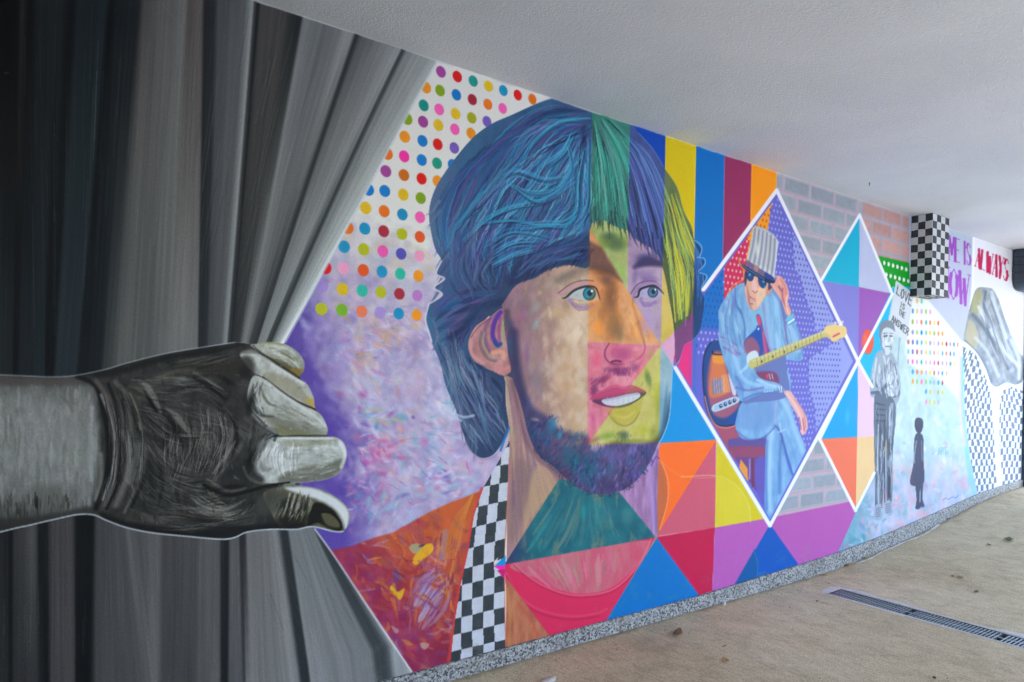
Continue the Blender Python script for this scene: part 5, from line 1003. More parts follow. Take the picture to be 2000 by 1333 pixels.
JKM = np.isin(PART, [P_SUIT]).astype(np.float32)
g6([(420, 1000), (440, 960), (480, 1000), (490, 1250), (420, 1200), (330, 1170), (330, 1090)], (14, 74, 160), P_BASS, s=2); g6([(330, 1100), (400, 1060), (460, 1150), (440, 1220), (340, 1200)], (150, 84, 110), P_BASS, .9, 4); blob(*A6(450, 990), 2.5, 3, (230, 236, 240), .9, .5)
g6([(480, 780), (500, 960), (520, 1200), (560, 1250), (560, 1000), (520, 800)], (140, 130, 190), a=.7, s=4)
g6([(380, 840), (410, 900), (400, 960), (440, 930), (500, 960), (480, 820), (430, 850)], (112, 180, 204), s=2); g6([(430, 880), (450, 860), (475, 900), (500, 1020), (560, 1240), (500, 1250), (480, 1000), (450, 960)], (122, 66, 140), s=2); g6([(436, 884), (456, 876), (472, 930), (456, 960)], (206, 64, 104), s=1.5); l6([(490, 1020), (520, 1230)], 4, (206, 84, 110), .8)
for pts, w, c in [([(250, 640), (256, 780), (300, 850)], 3, (70, 96, 160)), ([(256, 770), (300, 850), (330, 960), (330, 1080)], 3, (60, 90, 150)), ([(180, 760), (220, 900), (280, 1020)], 7, (156, 200, 216)), ([(130, 860), (150, 1000), (170, 1150)], 7, (140, 176, 206)), ([(130, 1060), (200, 1090), (260, 1130)], 4, (120, 96, 160)),
                  ([(150, 1150), (230, 1180), (290, 1210)], 4, (110, 90, 160)), ([(160, 960), (230, 1010)], 3, (96, 110, 176)), ([(520, 720), (530, 900), (560, 1100), (590, 1240)], 7, (136, 184, 212)), ([(600, 720), (620, 900), (620, 1150)], 9, (150, 190, 220)), ([(650, 760), (680, 950), (690, 1150)], 5, (110, 84, 160)), ([(720, 960), (760, 1050), (800, 1180)], 8, (150, 186, 220)),
                  ([(780, 960), (820, 1100), (835, 1220)], 3, (90, 120, 186)), ([(690, 900), (680, 1020), (720, 1180)], 4, (120, 80, 150)), ([(300, 640), (270, 700), (290, 800)], 5, (130, 180, 206)), ([(560, 640), (640, 760), (690, 900)], 4, (90, 120, 180))]:
    l6(pts, w, c, .75, 3.5)
for pts, w, c in [([(240, 60), (290, 200), (340, 330), (420, 380), (560, 400)], 8, (150, 190, 222)), ([(215, 90), (300, 150)], 3, (170, 110, 150)), ([(225, 140), (310, 190)], 3, (150, 100, 160)), ([(330, 300), (380, 250), (400, 200)], 5, (170, 206, 230)), ([(300, 400), (380, 420), (480, 400)], 4, (110, 90, 160)), ([(350, 480), (450, 440), (590, 430)], 4, (70, 100, 170)), ([(300, 330), (350, 420)], 5, (80, 110, 180)), ([(440, 350), (520, 380), (600, 400)], 4, (180, 210, 232))]:
    l7(pts, w, c, .7, 3)
for k in range(5): l7([(575 + k * 9, 395), (590 + k * 9 * .5, 432)], 1.6, (226, 236, 244) if k % 2 else (110, 90, 130), .8)
for k in range(4): blob(*A7(490 + k * 17, 430 - k * 2), 1.8, 1.8, (226, 232, 240), .9, .4)
comb([[A6(170, 720), A6(140, 950), A6(190, 1250)], [A6(280, 640), A6(260, 900), A6(330, 1200)]], 50, [(150, 196, 216), (80, 130, 186), (120, 170, 210), (110, 110, 180)], (1.5, 4), (.3, .6), (.2, .5), clip=JKM)
comb([[A6(560, 700), A6(560, 1000), A6(620, 1240)], [A6(680, 900), A6(740, 1050), A6(800, 1240)]], 40, [(150, 196, 216), (80, 130, 186), (120, 170, 210)], (1.5, 4), (.3, .6), (.2, .5), clip=JKM)
# neck of the bass and its head
g6([(350, 1230), (380, 1190), (430, 1180), (455, 1230), (450, 1300), (400, 1320), (355, 1290)], (196, 208, 214), P_SUIT)
NK0, NK1 = np.array(A6(405, 1295)), np.array(A6(1025, 1035))
line([NK0, NK1], 19, (186, 180, 106), 1, 1.2, curve=False, part=P_BASS, w2=14); line([NK0 + (0, -6), NK1 + (0, -5)], 4, (206, 196, 140), .8, 2, curve=False); line([NK0 + (1, 8.5), NK1 + (0, 6.5)], 2, (120, 90, 110), .8, 1.5, curve=False)
for k in range(18):
    p = NK0 + (NK1 - NK0) * ((k + 1) / 19.0); line([p + (-.5, -7), p + (1, 6)], 1.1, (110, 96, 80), .7, curve=False)
    if k % 3 == 1 and k < 12: blob(p[0] + 2, p[1] + 1, 2.6, 2.8, (66, 50, 70), .8, .4)
poly([A6(*p) for p in [(1020, 1010), (1035, 970), (1080, 958), (1160, 960), (1205, 975), (1215, 1020), (1195, 1060), (1150, 1075), (1115, 1098), (1080, 1085), (1045, 1050)]], (222, 190, 126), 1, 1.2, True, part=P_BASS)
l6([(1100, 1056), (1150, 1030)], 3.5, (206, 60, 90), .9); l6([(1040, 1030), (1110, 1090), (1160, 1070)], 2, (206, 150, 80), .8)
for k in range(5): blob(*A6(1060 + k * 28, 945 + (k % 2) * 6 - k * 4), 2.6, 3.4, (170, 168, 196), .95, .3)
# head, glasses, hat
g6([(335, 520), (330, 640), (345, 740), (370, 800), (405, 830), (450, 805), (500, 720), (545, 660), (555, 600), (500, 540), (400, 480)], (214, 164, 142), P_HEAD)
g6([(335, 560), (350, 640), (360, 760), (400, 828), (380, 760), (370, 680)], (150, 90, 100), P_HEAD, .6, 3); g6([(440, 640), (500, 640), (510, 690), (450, 790), (430, 740)], (232, 186, 150), P_HEAD, .8, 5); blob(*A6(470, 690), 4, 6, (130, 196, 204), .6, .9)
g6([(400, 560), (425, 570), (440, 650), (420, 675), (398, 655)], (226, 180, 176), P_HEAD, .9, 2.5); l6([(400, 660), (425, 676), (440, 660)], 1.6, (130, 70, 90)); g6([(376, 705), (400, 722), (430, 735), (425, 750), (395, 745), (376, 725)], (176, 90, 106), P_HEAD, .9, 2); l6([(382, 728), (405, 740), (428, 742)], 1.4, (226, 216, 220)); l6([(385, 770), (400, 775)], 2, (90, 50, 60), .7)
g6([(345, 500), (385, 500), (410, 530), (400, 570), (370, 575), (348, 545)], (30, 66, 120), P_HEAD); g6([(450, 540), (490, 545), (520, 590), (510, 630), (480, 635), (452, 600)], (30, 66, 120), P_HEAD); blob(*A6(375, 520), 3, 4, (90, 170, 200), .9, .6); blob(*A6(495, 575), 3, 4, (110, 190, 206), .9, .6); blob(*A6(510, 625), 3, 3, (110, 190, 206), .7, .6)
l6([(405, 535), (430, 525), (452, 545)], 1.8, (30, 40, 70)); g6([(525, 640), (560, 630), (565, 665), (535, 690), (515, 690)], (206, 140, 120), P_HEAD, 1, 1.5); g6([(540, 580), (580, 570), (600, 600), (560, 640), (535, 650)], (40, 48, 96), P_HEAD, .9, 3)
g6([(330, 500), (345, 490), (350, 560), (335, 620), (325, 560)], (40, 40, 80), P_HEAD, .9, 2)
g6([(410, 105), (440, 98), (540, 140), (620, 225), (610, 330), (590, 460), (580, 545), (520, 505), (430, 450), (352, 395), (380, 260), (400, 150)], (176, 180, 190), P_HAT)
HTM = (PART == P_HAT).astype(np.float32)
for k in range(13):
    f = k / 12.0; a, b = np.array([405 + 205 * f, 108 + 118 * f ** 1.5 + 8 * math.sin(f * 6)]), np.array([352 + 228 * f, 395 + 150 * f])
    line([A6(*a), A6(*((a + b) / 2 + (6, 0))), A6(*b)], 2.6, (222, 222, 220) if k % 2 == 0 else (126, 132, 150), .75, 1.6, clip=HTM)
for k in range(26):
    line([A6(405 - k * 2, 120 + k * 11), A6(450 + 60, 150 + k * 12), A6(615, 240 + k * 12)], 1, (90, 96, 116), .35, clip=HTM)
blob(*A6(440, 300), 6, 22, (236, 234, 220), .6, .9, clip=HTM); l6([(612, 235), (600, 400), (582, 540)], 2.4, (206, 214, 226), .8)
g6([(352, 392), (430, 445), (520, 500), (585, 545), (580, 585), (480, 540), (390, 470), (345, 430)], (112, 92, 130), P_HAT, 1, 1.5); g6([(420, 430), (450, 452), (440, 495), (412, 475)], (176, 130, 120), P_HAT, .8, 2); g6([(515, 500), (580, 545), (575, 575), (505, 540)], (30, 60, 140), P_HAT, .9, 2)
g6([(285, 385), (300, 420), (340, 440), (400, 480), (480, 530), (570, 570), (610, 570), (600, 600), (550, 600), (470, 560), (390, 510), (320, 465), (290, 430)], (24, 44, 84), P_HAT, 1, 1.4); l6([(300, 425), (345, 462), (420, 510), (500, 560)], 1.6, (84, 150, 180), .8); l6([(283, 375), (290, 425), (312, 460), (335, 480)], 1.8, (240, 170, 30), .9); l6([(320, 480), (318, 560), (240, 605), (180, 690)], 2, (240, 160, 30), .8)
l6([(400, 110), (372, 260), (345, 395)], 2, (240, 165, 30), .9)
# hands
g6([(555, 600), (590, 590), (620, 530), (660, 550), (700, 620), (715, 700), (705, 760), (735, 840), (715, 880), (690, 860), (665, 790), (640, 720), (600, 670)], (214, 150, 136), P_HND); 
for p, c in [([(590, 530), (625, 545), (640, 600)], (226, 170, 150)), ([(560, 600), (610, 660), (640, 720)], (226, 160, 140)), ([(640, 560), (680, 620), (690, 700)], (206, 120, 120)), ([(660, 640), (660, 720), (690, 800)], (176, 84, 110)), ([(625, 620), (650, 660)], (130, 70, 110)), ([(700, 700), (690, 780), (715, 860)], (230, 190, 170))]: l6(p, 3.4, c, .8, 2)
l6([(690, 915), (740, 880), (750, 860)], 4, (80, 190, 210), .9); l6([(710, 940), (760, 905)], 3, (226, 240, 244), .9); l6([(715, 955), (765, 925)], 3, (60, 150, 190), .8)
g7([(620, 430), (660, 425), (700, 480), (740, 540), (770, 600), (778, 660), (770, 690), (745, 720), (728, 690), (730, 640), (710, 590), (680, 540), (640, 470)], (220, 168, 166), P_HND2)
for p, c in [([(640, 440), (700, 530), (735, 620), (740, 700)], (236, 196, 184)), ([(690, 480), (750, 570), (765, 670)], (206, 130, 130)), ([(720, 600), (735, 680)], (176, 96, 120)), ([(745, 610), (755, 690)], (170, 90, 120))]: l7(p, 2.6, c, .8, 1.6)
# white frames of the diamonds
P_FRM = part_id('white_frame', None, 'white painted lines framing the diamonds')
for a, b, wd in [((1517, 372), (1374, 566), 7.5), ((1517, 372), (1676, 706), 6.5), ((1319, 719), (1504, 1027), 7.5), ((1504, 1027), (1676, 706), 6.5), ((1679, 420), (1603, 550), 5.5), ((1679, 420), (1743, 575), 5), ((1743, 575), (1676, 706), 5.5), ((1676, 706), (1601, 858), 6), ((1676, 706), (1704, 756), 5.5), ((1601, 858), (1671, 998), 5.5), ((1671, 998), (1708, 924), 5)]:
    line([a, b], wd, (230, 230, 238), 1, .9, curve=False, part=P_FRM)
line([A6(405, 1295) + np.array((260, -94)) * 0 + np.array((0, 0)), A6(405, 1295)], 1, (186, 180, 106), 0)
poly([A6(*p) for p in [(1080, 960), (1160, 960), (1205, 975), (1215, 1020), (1195, 1060), (1150, 1075), (1115, 1098), (1080, 1085)]], (222, 190, 126), 1, 1.2, True, part=P_BASS); l6([(1100, 1056), (1150, 1030)], 3.5, (206, 60, 90), .9)
for k in range(3): blob(*A6(1120 + k * 30, 940 - k * 4), 2.4, 3.4, (206, 200, 226), .95, .3)
# --- the painted curtain -----------------------------------------------------
P_CUR = part_id('painted_curtain', None, 'painted grey stage curtain pulled aside in folds')
def keyed(keys, y0, y1, s):
    K = [((t / s), (b / s), np.array(ct, float), np.array(cb, float)) for t, b, ct, cb in keys]
    T = np.array([k[0] for k in K]); B = np.array([k[1] for k in K]); CT = np.array([k[2] for k in K]); CB = np.array([k[3] for k in K])
    def f(px, py, x, z):
        t = np.clip((py - y0) / (y1 - y0), -.3, 1.4)
        # column coordinate: invert the fan of folds per row by interpolation over t
        out = np.empty(px.shape + (3,), np.float32)
        for r in range(px.shape[0]):
            tm = t[r]; 
            # folds are straight lines: solve for the fold number of each cell
            lo = np.zeros(px.shape[1]); 
            tt = float(np.median(tm))
            pos = T * (1 - tt) + B * tt; u = np.interp(px[r] - (B - T).mean() * (tm - tt), pos, np.arange(len(pos)))
            i = np.minimum(u.astype(int), len(pos) - 2); fr = (u - i)[:, None]; fr = fr * fr * (3 - 2 * fr)
            tc = np.clip(tm, 0, 1)[:, None]
            c = (CT[i] * (1 - fr) + CT[i + 1] * fr) * (1 - tc) + (CB[i] * (1 - fr) + CB[i + 1] * fr) * tc
            xs = u * 9.0
            n = vnoise(xs * .8, py[r] / 300, 3) * .5 + vnoise(xs * 1.9, py[r] / 200, 4) * .32 + vnoise(xs * 4.0, py[r] / 120, 5) * .18
            out[r] = c * (1 + (n[:, None] - .5) * .17) + (n[:, None] - .5) * 5
        return out
    return f
K1 = [(-1100, -1100, (8, 12, 15), (20, 28, 32)), (-300, -300, (24, 28, 31), (34, 40, 44)), (-120, -120, (8, 11, 14), (14, 18, 22)), (0, 0, (10, 14, 18), (34, 41, 45)), (55, 45, (12, 15, 18), (30, 38, 42)), (80, 58, (38, 38, 39), (14, 18, 22)), (108, 82, (16, 19, 22), (26, 36, 42)), (150, 165, (30, 36, 41), (28, 42, 50)),
      (230, 185, (30, 38, 44), (12, 17, 22)), (270, 208, (16, 22, 28), (16, 22, 28)), (300, 230, (24, 38, 46), (34, 50, 58)), (400, 300, (26, 42, 51), (34, 50, 58)), (425, 320, (12, 18, 23), (18, 28, 34)), (450, 390, (26, 34, 40), (24, 36, 43)), (525, 415, (30, 38, 44), (54, 60, 62)), (560, 480, (80, 78, 76), (88, 90, 87)),
      (640, 560, (92, 92, 90), (84, 86, 84)), (715, 640, (104, 106, 104), (98, 98, 95)), (735, 660, (84, 78, 74), (106, 104, 100)), (790, 758, (92, 84, 80), (106, 104, 101)), (806, 768, (40, 42, 45), (34, 43, 50)), (835, 792, (40, 45, 50), (38, 46, 53)), (860, 805, (72, 77, 82), (66, 68, 73)), (945, 850, (82, 87, 90), (80, 83, 85)),
      (975, 872, (128, 134, 134), (122, 128, 126)), (986, 884, (60, 64, 66), (50, 54, 56)), (996, 893, (34, 38, 40), (38, 42, 44)), (1012, 905, (72, 70, 68), (46, 50, 52)), (1090, 924, (68, 66, 64), (54, 56, 57)), (1112, 932, (44, 50, 50), (80, 82, 81)), (1138, 940, (38, 45, 46), (104, 107, 105)), (1155, 950, (108, 115, 115), (112, 114, 112)),
      (1230, 960, (92, 98, 102), (96, 98, 97)), (1305, 972, (128, 133, 131), (58, 62, 63)), (1325, 996, (46, 52, 54), (48, 52, 54)), (1345, 1002, (84, 89, 91), (112, 117, 115)), (1440, 1028, (118, 124, 124), (122, 127, 124)), (1468, 1036, (134, 142, 142), (60, 66, 68)), (1480, 1050, (54, 64, 68), (48, 54, 57)),
      (1500, 1060, (118, 126, 125), (100, 106, 104)), (1560, 1072, (134, 142, 140), (134, 142, 139)), (1620, 1085, (158, 167, 169), (150, 158, 156)), (1655, 1093, (176, 187, 191), (184, 192, 193)), (1672, 1100, (192, 206, 213), (200, 210, 212)), (1700, 1130, (196, 208, 214), (204, 212, 214))]
K2 = [(-1100, -1100, (14, 14, 16), (14, 14, 16)), (-500, -500, (50, 48, 48), (50, 48, 48)), (-200, -200, (22, 22, 24), (22, 22, 24)), (0, 0, (40, 39, 40), (48, 46, 46)), (28, 28, (38, 37, 38), (46, 44, 44)), (44, 44, (21, 23, 25), (27, 27, 29)), (65, 60, (58, 56, 56), (50, 49, 49)), (150, 150, (76, 73, 71), (60, 58, 58)), (172, 178, (26, 27, 29), (36, 36, 37)), (195, 205, (28, 29, 31), (24, 24, 26)),
      (232, 228, (68, 63, 64), (70, 65, 65)), (310, 320, (72, 67, 68), (74, 68, 68)), (340, 340, (22, 25, 27), (20, 22, 24)), (398, 388, (17, 21, 23), (17, 19, 21)), (430, 430, (70, 68, 68), (72, 70, 68)), (540, 590, (72, 70, 70), (78, 75, 73)), (562, 640, (90, 88, 86), (86, 83, 80)), (600, 665, (76, 75, 75), (100, 98, 94)), (690, 692, (90, 89, 87), (98, 95, 91)),
      (722, 722, (70, 66, 66), (72, 70, 68)), (860, 860, (74, 70, 70), (70, 68, 66)), (885, 885, (84, 82, 82), (86, 82, 79)), (958, 968, (86, 84, 84), (90, 86, 82)), (974, 984, (34, 38, 42), (32, 34, 38)), (1000, 1004, (30, 34, 38), (32, 34, 38)), (1012, 1020, (84, 81, 81), (80, 78, 78)), (1042, 1062, (86, 83, 83), (82, 80, 80)), (1054, 1078, (44, 41, 49), (60, 57, 60)),
      (1070, 1090, (46, 43, 50), (104, 100, 97)), (1084, 1110, (102, 99, 97), (112, 108, 104)), (1150, 1180, (104, 100, 98), (108, 104, 101)), (1200, 1282, (116, 113, 111), (126, 121, 117)), (1228, 1308, (42, 49, 53), (42, 49, 55)), (1246, 1332, (42, 49, 53), (42, 49, 55)), (1262, 1345, (104, 107, 107), (124, 121, 119)), (1300, 1450, (108, 111, 111), (118, 115, 114)), (1340, 1560, (104, 107, 107), (108, 107, 107)),
      (1350, 1580, (50, 58, 62), (62, 68, 71)), (1366, 1612, (52, 60, 64), (60, 66, 69)), (1384, 1650, (138, 140, 140), (136, 137, 137)), (1412, 1740, (152, 154, 154), (142, 143, 143)), (1430, 1770, (178, 182, 184), (180, 183, 184)), (1444, 1795, (196, 200, 204), (204, 207, 209)), (1480, 1830, (200, 204, 208), (208, 211, 213))]
poly([(-1100, -1100), (500, -60), (854, 118), (775, 262), (714, 377), (620, 552), (556, 668), (500, 900), (-1100, 900)], keyed(K1, 51, 638, 1.96), soft=1.4, part=P_CUR)
poly([(-1100, 860), (560, 860), (612, 1030), (648, 1080), (700, 1158), (805, 1312), (840, 1400), (400, 1500), (-1100, 2500)], keyed(K2, 1058, 1323, 2.222), soft=1.4, part=P_CUR)
line([(853, 122), (775, 264), (714, 379), (620, 554), (558, 668)], 3.2, (196, 208, 216), .8, soft=2.5)
line([(615, 1034), (650, 1082), (702, 1160), (804, 1312)], 3.2, (206, 210, 214), .8, soft=2.5)
CM = (PART == P_CUR).astype(np.float32)
_m = PART == P_CUR
_v = PAINT[_m]; _g = _v.mean(1, keepdims=True); _v = _g + (_v - _g) * .5; PAINT[_m] = np.clip(_v + (_v - 72) * .24 + 2.5, 4, 236)
for i in range(260):    # long dry brush marks along the cloth
    t = RNG.rand(); xb = 40 + 510 * t; xt = np.interp(t, [0, .35, .6, 1], [20, 260, 420, 840]); y0 = RNG.uniform(0, 420); y1 = y0 + RNG.uniform(80, 240)
    fx = lambda y: xt + (xb - xt) * (y - 60) / 600
    line([(fx(y0), y0), (fx(y1), y1)], RNG.uniform(1, 2.6), jit([(150, 156, 156), (30, 34, 38), (100, 100, 98)][RNG.randint(3)], 10), RNG.uniform(.05, .16), soft=1.5, curve=False, clip=CM, dry=.5)
for i in range(120):
    x = RNG.uniform(0, 760); y0 = RNG.uniform(1050, 1260); s = np.interp(x, [430, 600], [0, .62])
    line([(x, y0), (x + s * 70, y0 + 70)], RNG.uniform(1, 2.4), jit([(150, 150, 148), (30, 32, 34), (110, 106, 102)][RNG.randint(3)], 10), RNG.uniform(.06, .16), soft=1.5, curve=False, clip=CM, dry=.5)
line([(8, 142), (17, 144)], 1.5, (110, 114, 116), .6, curve=False); line([(105, 262), (142, 312)], .9, (90, 94, 96), .25, curve=False); line([(315, 4), (355, 55)], .9, (150, 150, 150), .3, curve=False)

# --- the painted hand pulling the curtain -------------------------------------
P_HAND = part_id('painted_hand', None, 'huge grey painted hand gripping the curtain edge'); P_ARM = part_id('forearm', P_HAND); P_FING = [part_id('finger', P_HAND) for _ in range(4)]; P_THUMB = part_id('thumb', P_HAND)
H = lambda x, y: (x / 2.836, 620 + y / 2.836)
K4 = lambda x, y: (380 + x / 4.444, 660 + y / 4.444)
HAND = [H(*p) for p in [(-2150, 275), (-900, 300), (0, 320), (250, 330), (400, 325), (580, 290), (700, 255), (900, 205), (1100, 170), (1300, 140), (1400, 150), (1480, 138), (1580, 150), (1650, 195), (1685, 250), (1680, 300), (1660, 330), (1700, 370), (1735, 440), (1745, 500), (1790, 560), (1815, 620), (1812, 655), (1860, 665), (1905, 700), (1920, 770),
        (1895, 840), (1850, 880), (1770, 905), (1560, 925), (1560, 935), (1640, 930), (1780, 955), (1880, 1010), (1930, 1070), (1938, 1130), (1900, 1187), (1850, 1187), (1730, 1160), (1640, 1175), (1500, 1175), (1370, 1190), (1300, 1220), (1220, 1230), (1050, 1215), (850, 1195), (700, 1165), (590, 1125), (520, 1095), (430, 1093), (300, 1120), (150, 1155), (0, 1190), (-900, 1420), (-2150, 1740)]]
blob(640, 880, 70, 190, (84, 60, 156), .5, .9)
poly(HAND, (206, 212, 214), .75, 3.0, True)
HS = smooth(HAND, 6); HIN = mask_of(HAND, True, 1.0)
def handc(px, py, x, z):
    n = fbm(px / 18, py / 26, 9, 5)[..., None]; m = fbm(px / 7, py / 16, 19, 4)[..., None]
    c = np.array([40, 40, 40]) * (1 - n) + np.array([74, 72, 68]) * n
    c = c + np.clip((m - .56) * 8, 0, 1) * (np.array([80, 79, 62]) - c) * .2
    t = np.clip((186 + 14 * np.sin((py - 730) / 90.0) - px) / 16, 0, 1)[..., None]
    v = np.clip((py - 740) / 290, 0, 1)
    a = np.interp(v, [0, .06, .18, .5, .7, .82, .93, 1], [70, 112, 140, 148, 138, 112, 82, 48])[..., None]
    arm = np.concatenate([a * .99, a * 1.0, a * .965], -1) + (n - .5) * 40 + (m - .5) * 26
    return c + t * (arm - c)
poly(HS, handc, 1, 1.6, part=P_HAND, clip=HIN)
PART[(PART == P_HAND) & (PX < 190)] = P_ARM
def h(pts, c, a=1, s=2, cv=True, part=None, dry=0): poly([H(*p) for p in pts], c, a, s, cv, clip=HIN, part=part, dry=dry)
def hl(pts, w, c, a=.8, s=2, dry=.2): line([H(*p) for p in pts], w, c, a, s, clip=HIN, dry=dry)
# forearm brushwork
comb([[H(0, 340), H(0, 1180)], [H(200, 345), H(200, 1130)], [H(400, 345), H(400, 1090)], [H(520, 380), H(520, 1080)]], 200, [(164, 166, 160), (140, 140, 132), (120, 118, 108), (176, 178, 174), (128, 124, 116)], (3, 10), (.2, .5), (.06, .2), clip=HIN, dry=.6)
comb([[H(0, 960), H(0, 1180)], [H(180, 960), H(180, 1140)], [H(400, 980), H(400, 1085)]], 90, [(60, 58, 50), (44, 42, 38), (90, 86, 74), (110, 108, 98)], (2, 6), (.3, .7), (.2, .7), clip=HIN, dry=.5)
h([(-200, 325), (250, 335), (420, 335), (480, 360), (300, 375), (0, 370)], (96, 86, 80), .8, 10); h([(-200, 1120), (150, 1110), (430, 1060), (520, 1050), (520, 1100), (150, 1160), (0, 1200)], (60, 56, 52), .8, 12)
hl([(340, 440), (380, 480), (400, 520)], 5, (110, 104, 92), .6, 4); hl([(510, 500), (500, 700), (505, 900)], 8, (176, 184, 184), .6, 6); hl([(560, 760), (560, 900), (530, 1010)], 8, (150, 146, 128), .5, 6)
# wrist folds
for pts, w, c, a, s in [([(430, 330), (530, 380), (570, 500), (595, 640), (600, 780), (580, 930), (530, 1060)], 9, (26, 26, 28), .9, 5), ([(530, 350), (590, 440), (630, 560), (650, 700), (640, 880), (580, 1040)], 10, (98, 88, 82), .8, 6), ([(560, 430), (610, 560), (630, 680), (625, 830), (570, 1010)], 5, (150, 152, 148), .7, 4), ([(600, 370), (640, 480), (660, 620), (665, 780), (640, 940), (590, 1060)], 6, (28, 28, 30), .85, 4),
                        ([(640, 360), (700, 430), (720, 560), (720, 700)], 9, (110, 110, 96), .6, 6), ([(680, 640), (720, 760), (700, 900), (640, 1040)], 12, (112, 108, 102), .7, 8), ([(760, 620), (800, 680), (815, 780), (790, 920), (720, 1060)], 7, (36, 36, 36), .8, 5), ([(720, 420), (760, 520), (780, 620)], 4, (150, 150, 110), .6, 4), ([(700, 900), (740, 960), (690, 1080)], 6, (120, 112, 104), .6, 5)]:
    hl(pts, w, c, a, s)
for k in range(9): hl([(700 + k * 2, 660 + k * 17), (760, 664 + k * 17), (806, 672 + k * 16)], 1.2, (140, 140, 136), .25, 1.2, dry=.6)
h([(690, 720), (800, 700), (820, 800), (780, 900), (690, 900)], (118, 114, 110), .45, 14, dry=.5)
# back of the hand: broad tones, then wrinkles and tendons
for (x, y, rx, ry, an, c, al) in [(960, 340, 190, 60, .0, (96, 95, 88), .6), (760, 420, 90, 90, .4, (84, 82, 70), .5), (1010, 350, 70, 26, -.2, (124, 130, 128), .5), (1170, 390, 120, 40, .5, (30, 30, 30), .7), (1330, 270, 90, 50, -.2, (62, 56, 50), .8), (1180, 260, 110, 30, -.3, (46, 45, 38), .7),
                                  (1190, 640, 150, 170, .2, (82, 78, 74), .65), (900, 700, 110, 190, .1, (48, 44, 43), .7), (1060, 820, 90, 150, .2, (70, 66, 63), .5), (1400, 470, 70, 90, .1, (44, 45, 45), .7), (1290, 860, 110, 90, -.5, (42, 43, 43), .75), (1360, 640, 90, 60, .4, (100, 100, 95), .5),
                                  (880, 980, 120, 120, .3, (40, 42, 44), .7), (1180, 1050, 170, 60, .1, (98, 93, 82), .6), (1430, 1060, 110, 60, -.3, (66, 66, 58), .6), (1010, 560, 80, 60, .5, (92, 88, 80), .5), (700, 560, 60, 130, .1, (78, 76, 70), .5), (1260, 560, 60, 90, .3, (58, 56, 54), .5)]:
    blob(*H(x, y), rx / 2.836, ry / 2.836, c, al, .95, an, HIN, dry=.3, seed=int(x) % 60)
GH = [[H(620, 300), H(800, 330), H(980, 310), H(1120, 320), H(1260, 420)], [H(700, 400), H(860, 440), H(1000, 440), H(1160, 450), H(1300, 560)], [H(740, 480), H(880, 560), H(1010, 620), H(1140, 640), H(1290, 680)], [H(760, 600), H(860, 720), H(960, 800), H(1080, 830), H(1260, 800)],
      [H(780, 700), H(860, 840), H(960, 920), H(1080, 950), H(1240, 930)], [H(760, 860), H(860, 960), H(960, 1010), H(1120, 1040), H(1340, 1010)], [H(700, 1000), H(840, 1090), H(980, 1120), H(1160, 1130), H(1400, 1080)], [H(640, 1090), H(820, 1160), H(1000, 1180), H(1200, 1180), H(1460, 1140)]]
comb(GH, 420, [(88, 86, 80), (36, 35, 35), (58, 56, 54), (104, 100, 92), (46, 48, 50), (76, 74, 54), (66, 62, 60)], (3, 8), (.12, .4), (.06, .2), clip=HIN, js=6, dry=.6)
GV = [[H(900, 520), H(900, 700), H(880, 900)], [H(1010, 520), H(1020, 700), H(980, 920)], [H(1110, 480), H(1130, 680), H(1060, 920)], [H(1210, 500), H(1220, 680), H(1140, 920)], [H(1290, 560), H(1290, 740), H(1200, 930)]]
comb(GV, 210, [(96, 92, 87), (40, 38, 37), (62, 60, 57), (112, 108, 98), (54, 52, 50)], (2, 6), (.15, .45), (.1, .3), clip=HIN, js=6, dry=.6)
comb([[H(1120, 900), H(1160, 960), H(1260, 1010)], [H(1040, 960), H(1140, 1040), H(1300, 1080)], [H(990, 1040), H(1120, 1100), H(1330, 1120)], [H(1300, 1130), H(1400, 1060), H(1440, 980)]], 110, [(146, 142, 130), (60, 58, 54), (120, 114, 98), (40, 40, 40)], (1.5, 4), (.25, .6), (.15, .4), clip=HIN, dry=.5)
comb([[H(900, 240), H(1100, 200), H(1300, 160)], [H(960, 290), H(1160, 260), H(1340, 220)], [H(1100, 320), H(1260, 310), H(1400, 270)]], 110, [(74, 72, 58), (34, 34, 32), (92, 92, 86), (52, 50, 42)], (2, 6), (.2, .5), (.15, .4), clip=HIN, dry=.5)
for pts, w, c, a in [([(770, 350), (820, 390), (860, 460), (890, 525)], [2, 9, 8, 2], (138, 130, 118), .6), ([(800, 410), (840, 480), (870, 525)], [1, 6, 2], (24, 24, 24), .8), ([(920, 505), (975, 545), (1015, 600), (1050, 645)], [2, 9, 8, 2], (134, 126, 112), .6), ([(915, 545), (965, 605), (1005, 690), (1005, 800)], [1, 6, 5, 1], (26, 25, 25), .7),
                     ([(1075, 305), (1180, 368), (1260, 425)], [2, 4, 1], (116, 112, 98), .6), ([(1070, 335), (1180, 398), (1255, 455)], [1, 7, 2], (22, 22, 22), .7), ([(1190, 460), (1290, 580), (1312, 680), (1270, 800)], [1, 5, 5, 1], (28, 28, 28), .7), ([(1305, 685), (1245, 775), (1180, 865)], [1, 6, 2], (146, 142, 128), .6),
                     ([(880, 330), (980, 298), (1080, 300)], [1, 5, 1], (104, 100, 62), .5), ([(1060, 560), (1150, 600), (1230, 680)], [1, 5, 1], (36, 34, 34), .5), ([(860, 760), (900, 900), (880, 1040)], [1, 8, 2], (30, 30, 31), .6), ([(1000, 880), (980, 980), (1010, 1080)], [1, 7, 1], (34, 33, 33), .6), ([(1060, 1000), (1150, 1060), (1260, 1060), (1360, 1010)], [1, 5, 5, 1], (150, 146, 136), .5)]:
    hl(pts, [q * 1.3 for q in w], c, a, 4.5, dry=.35)
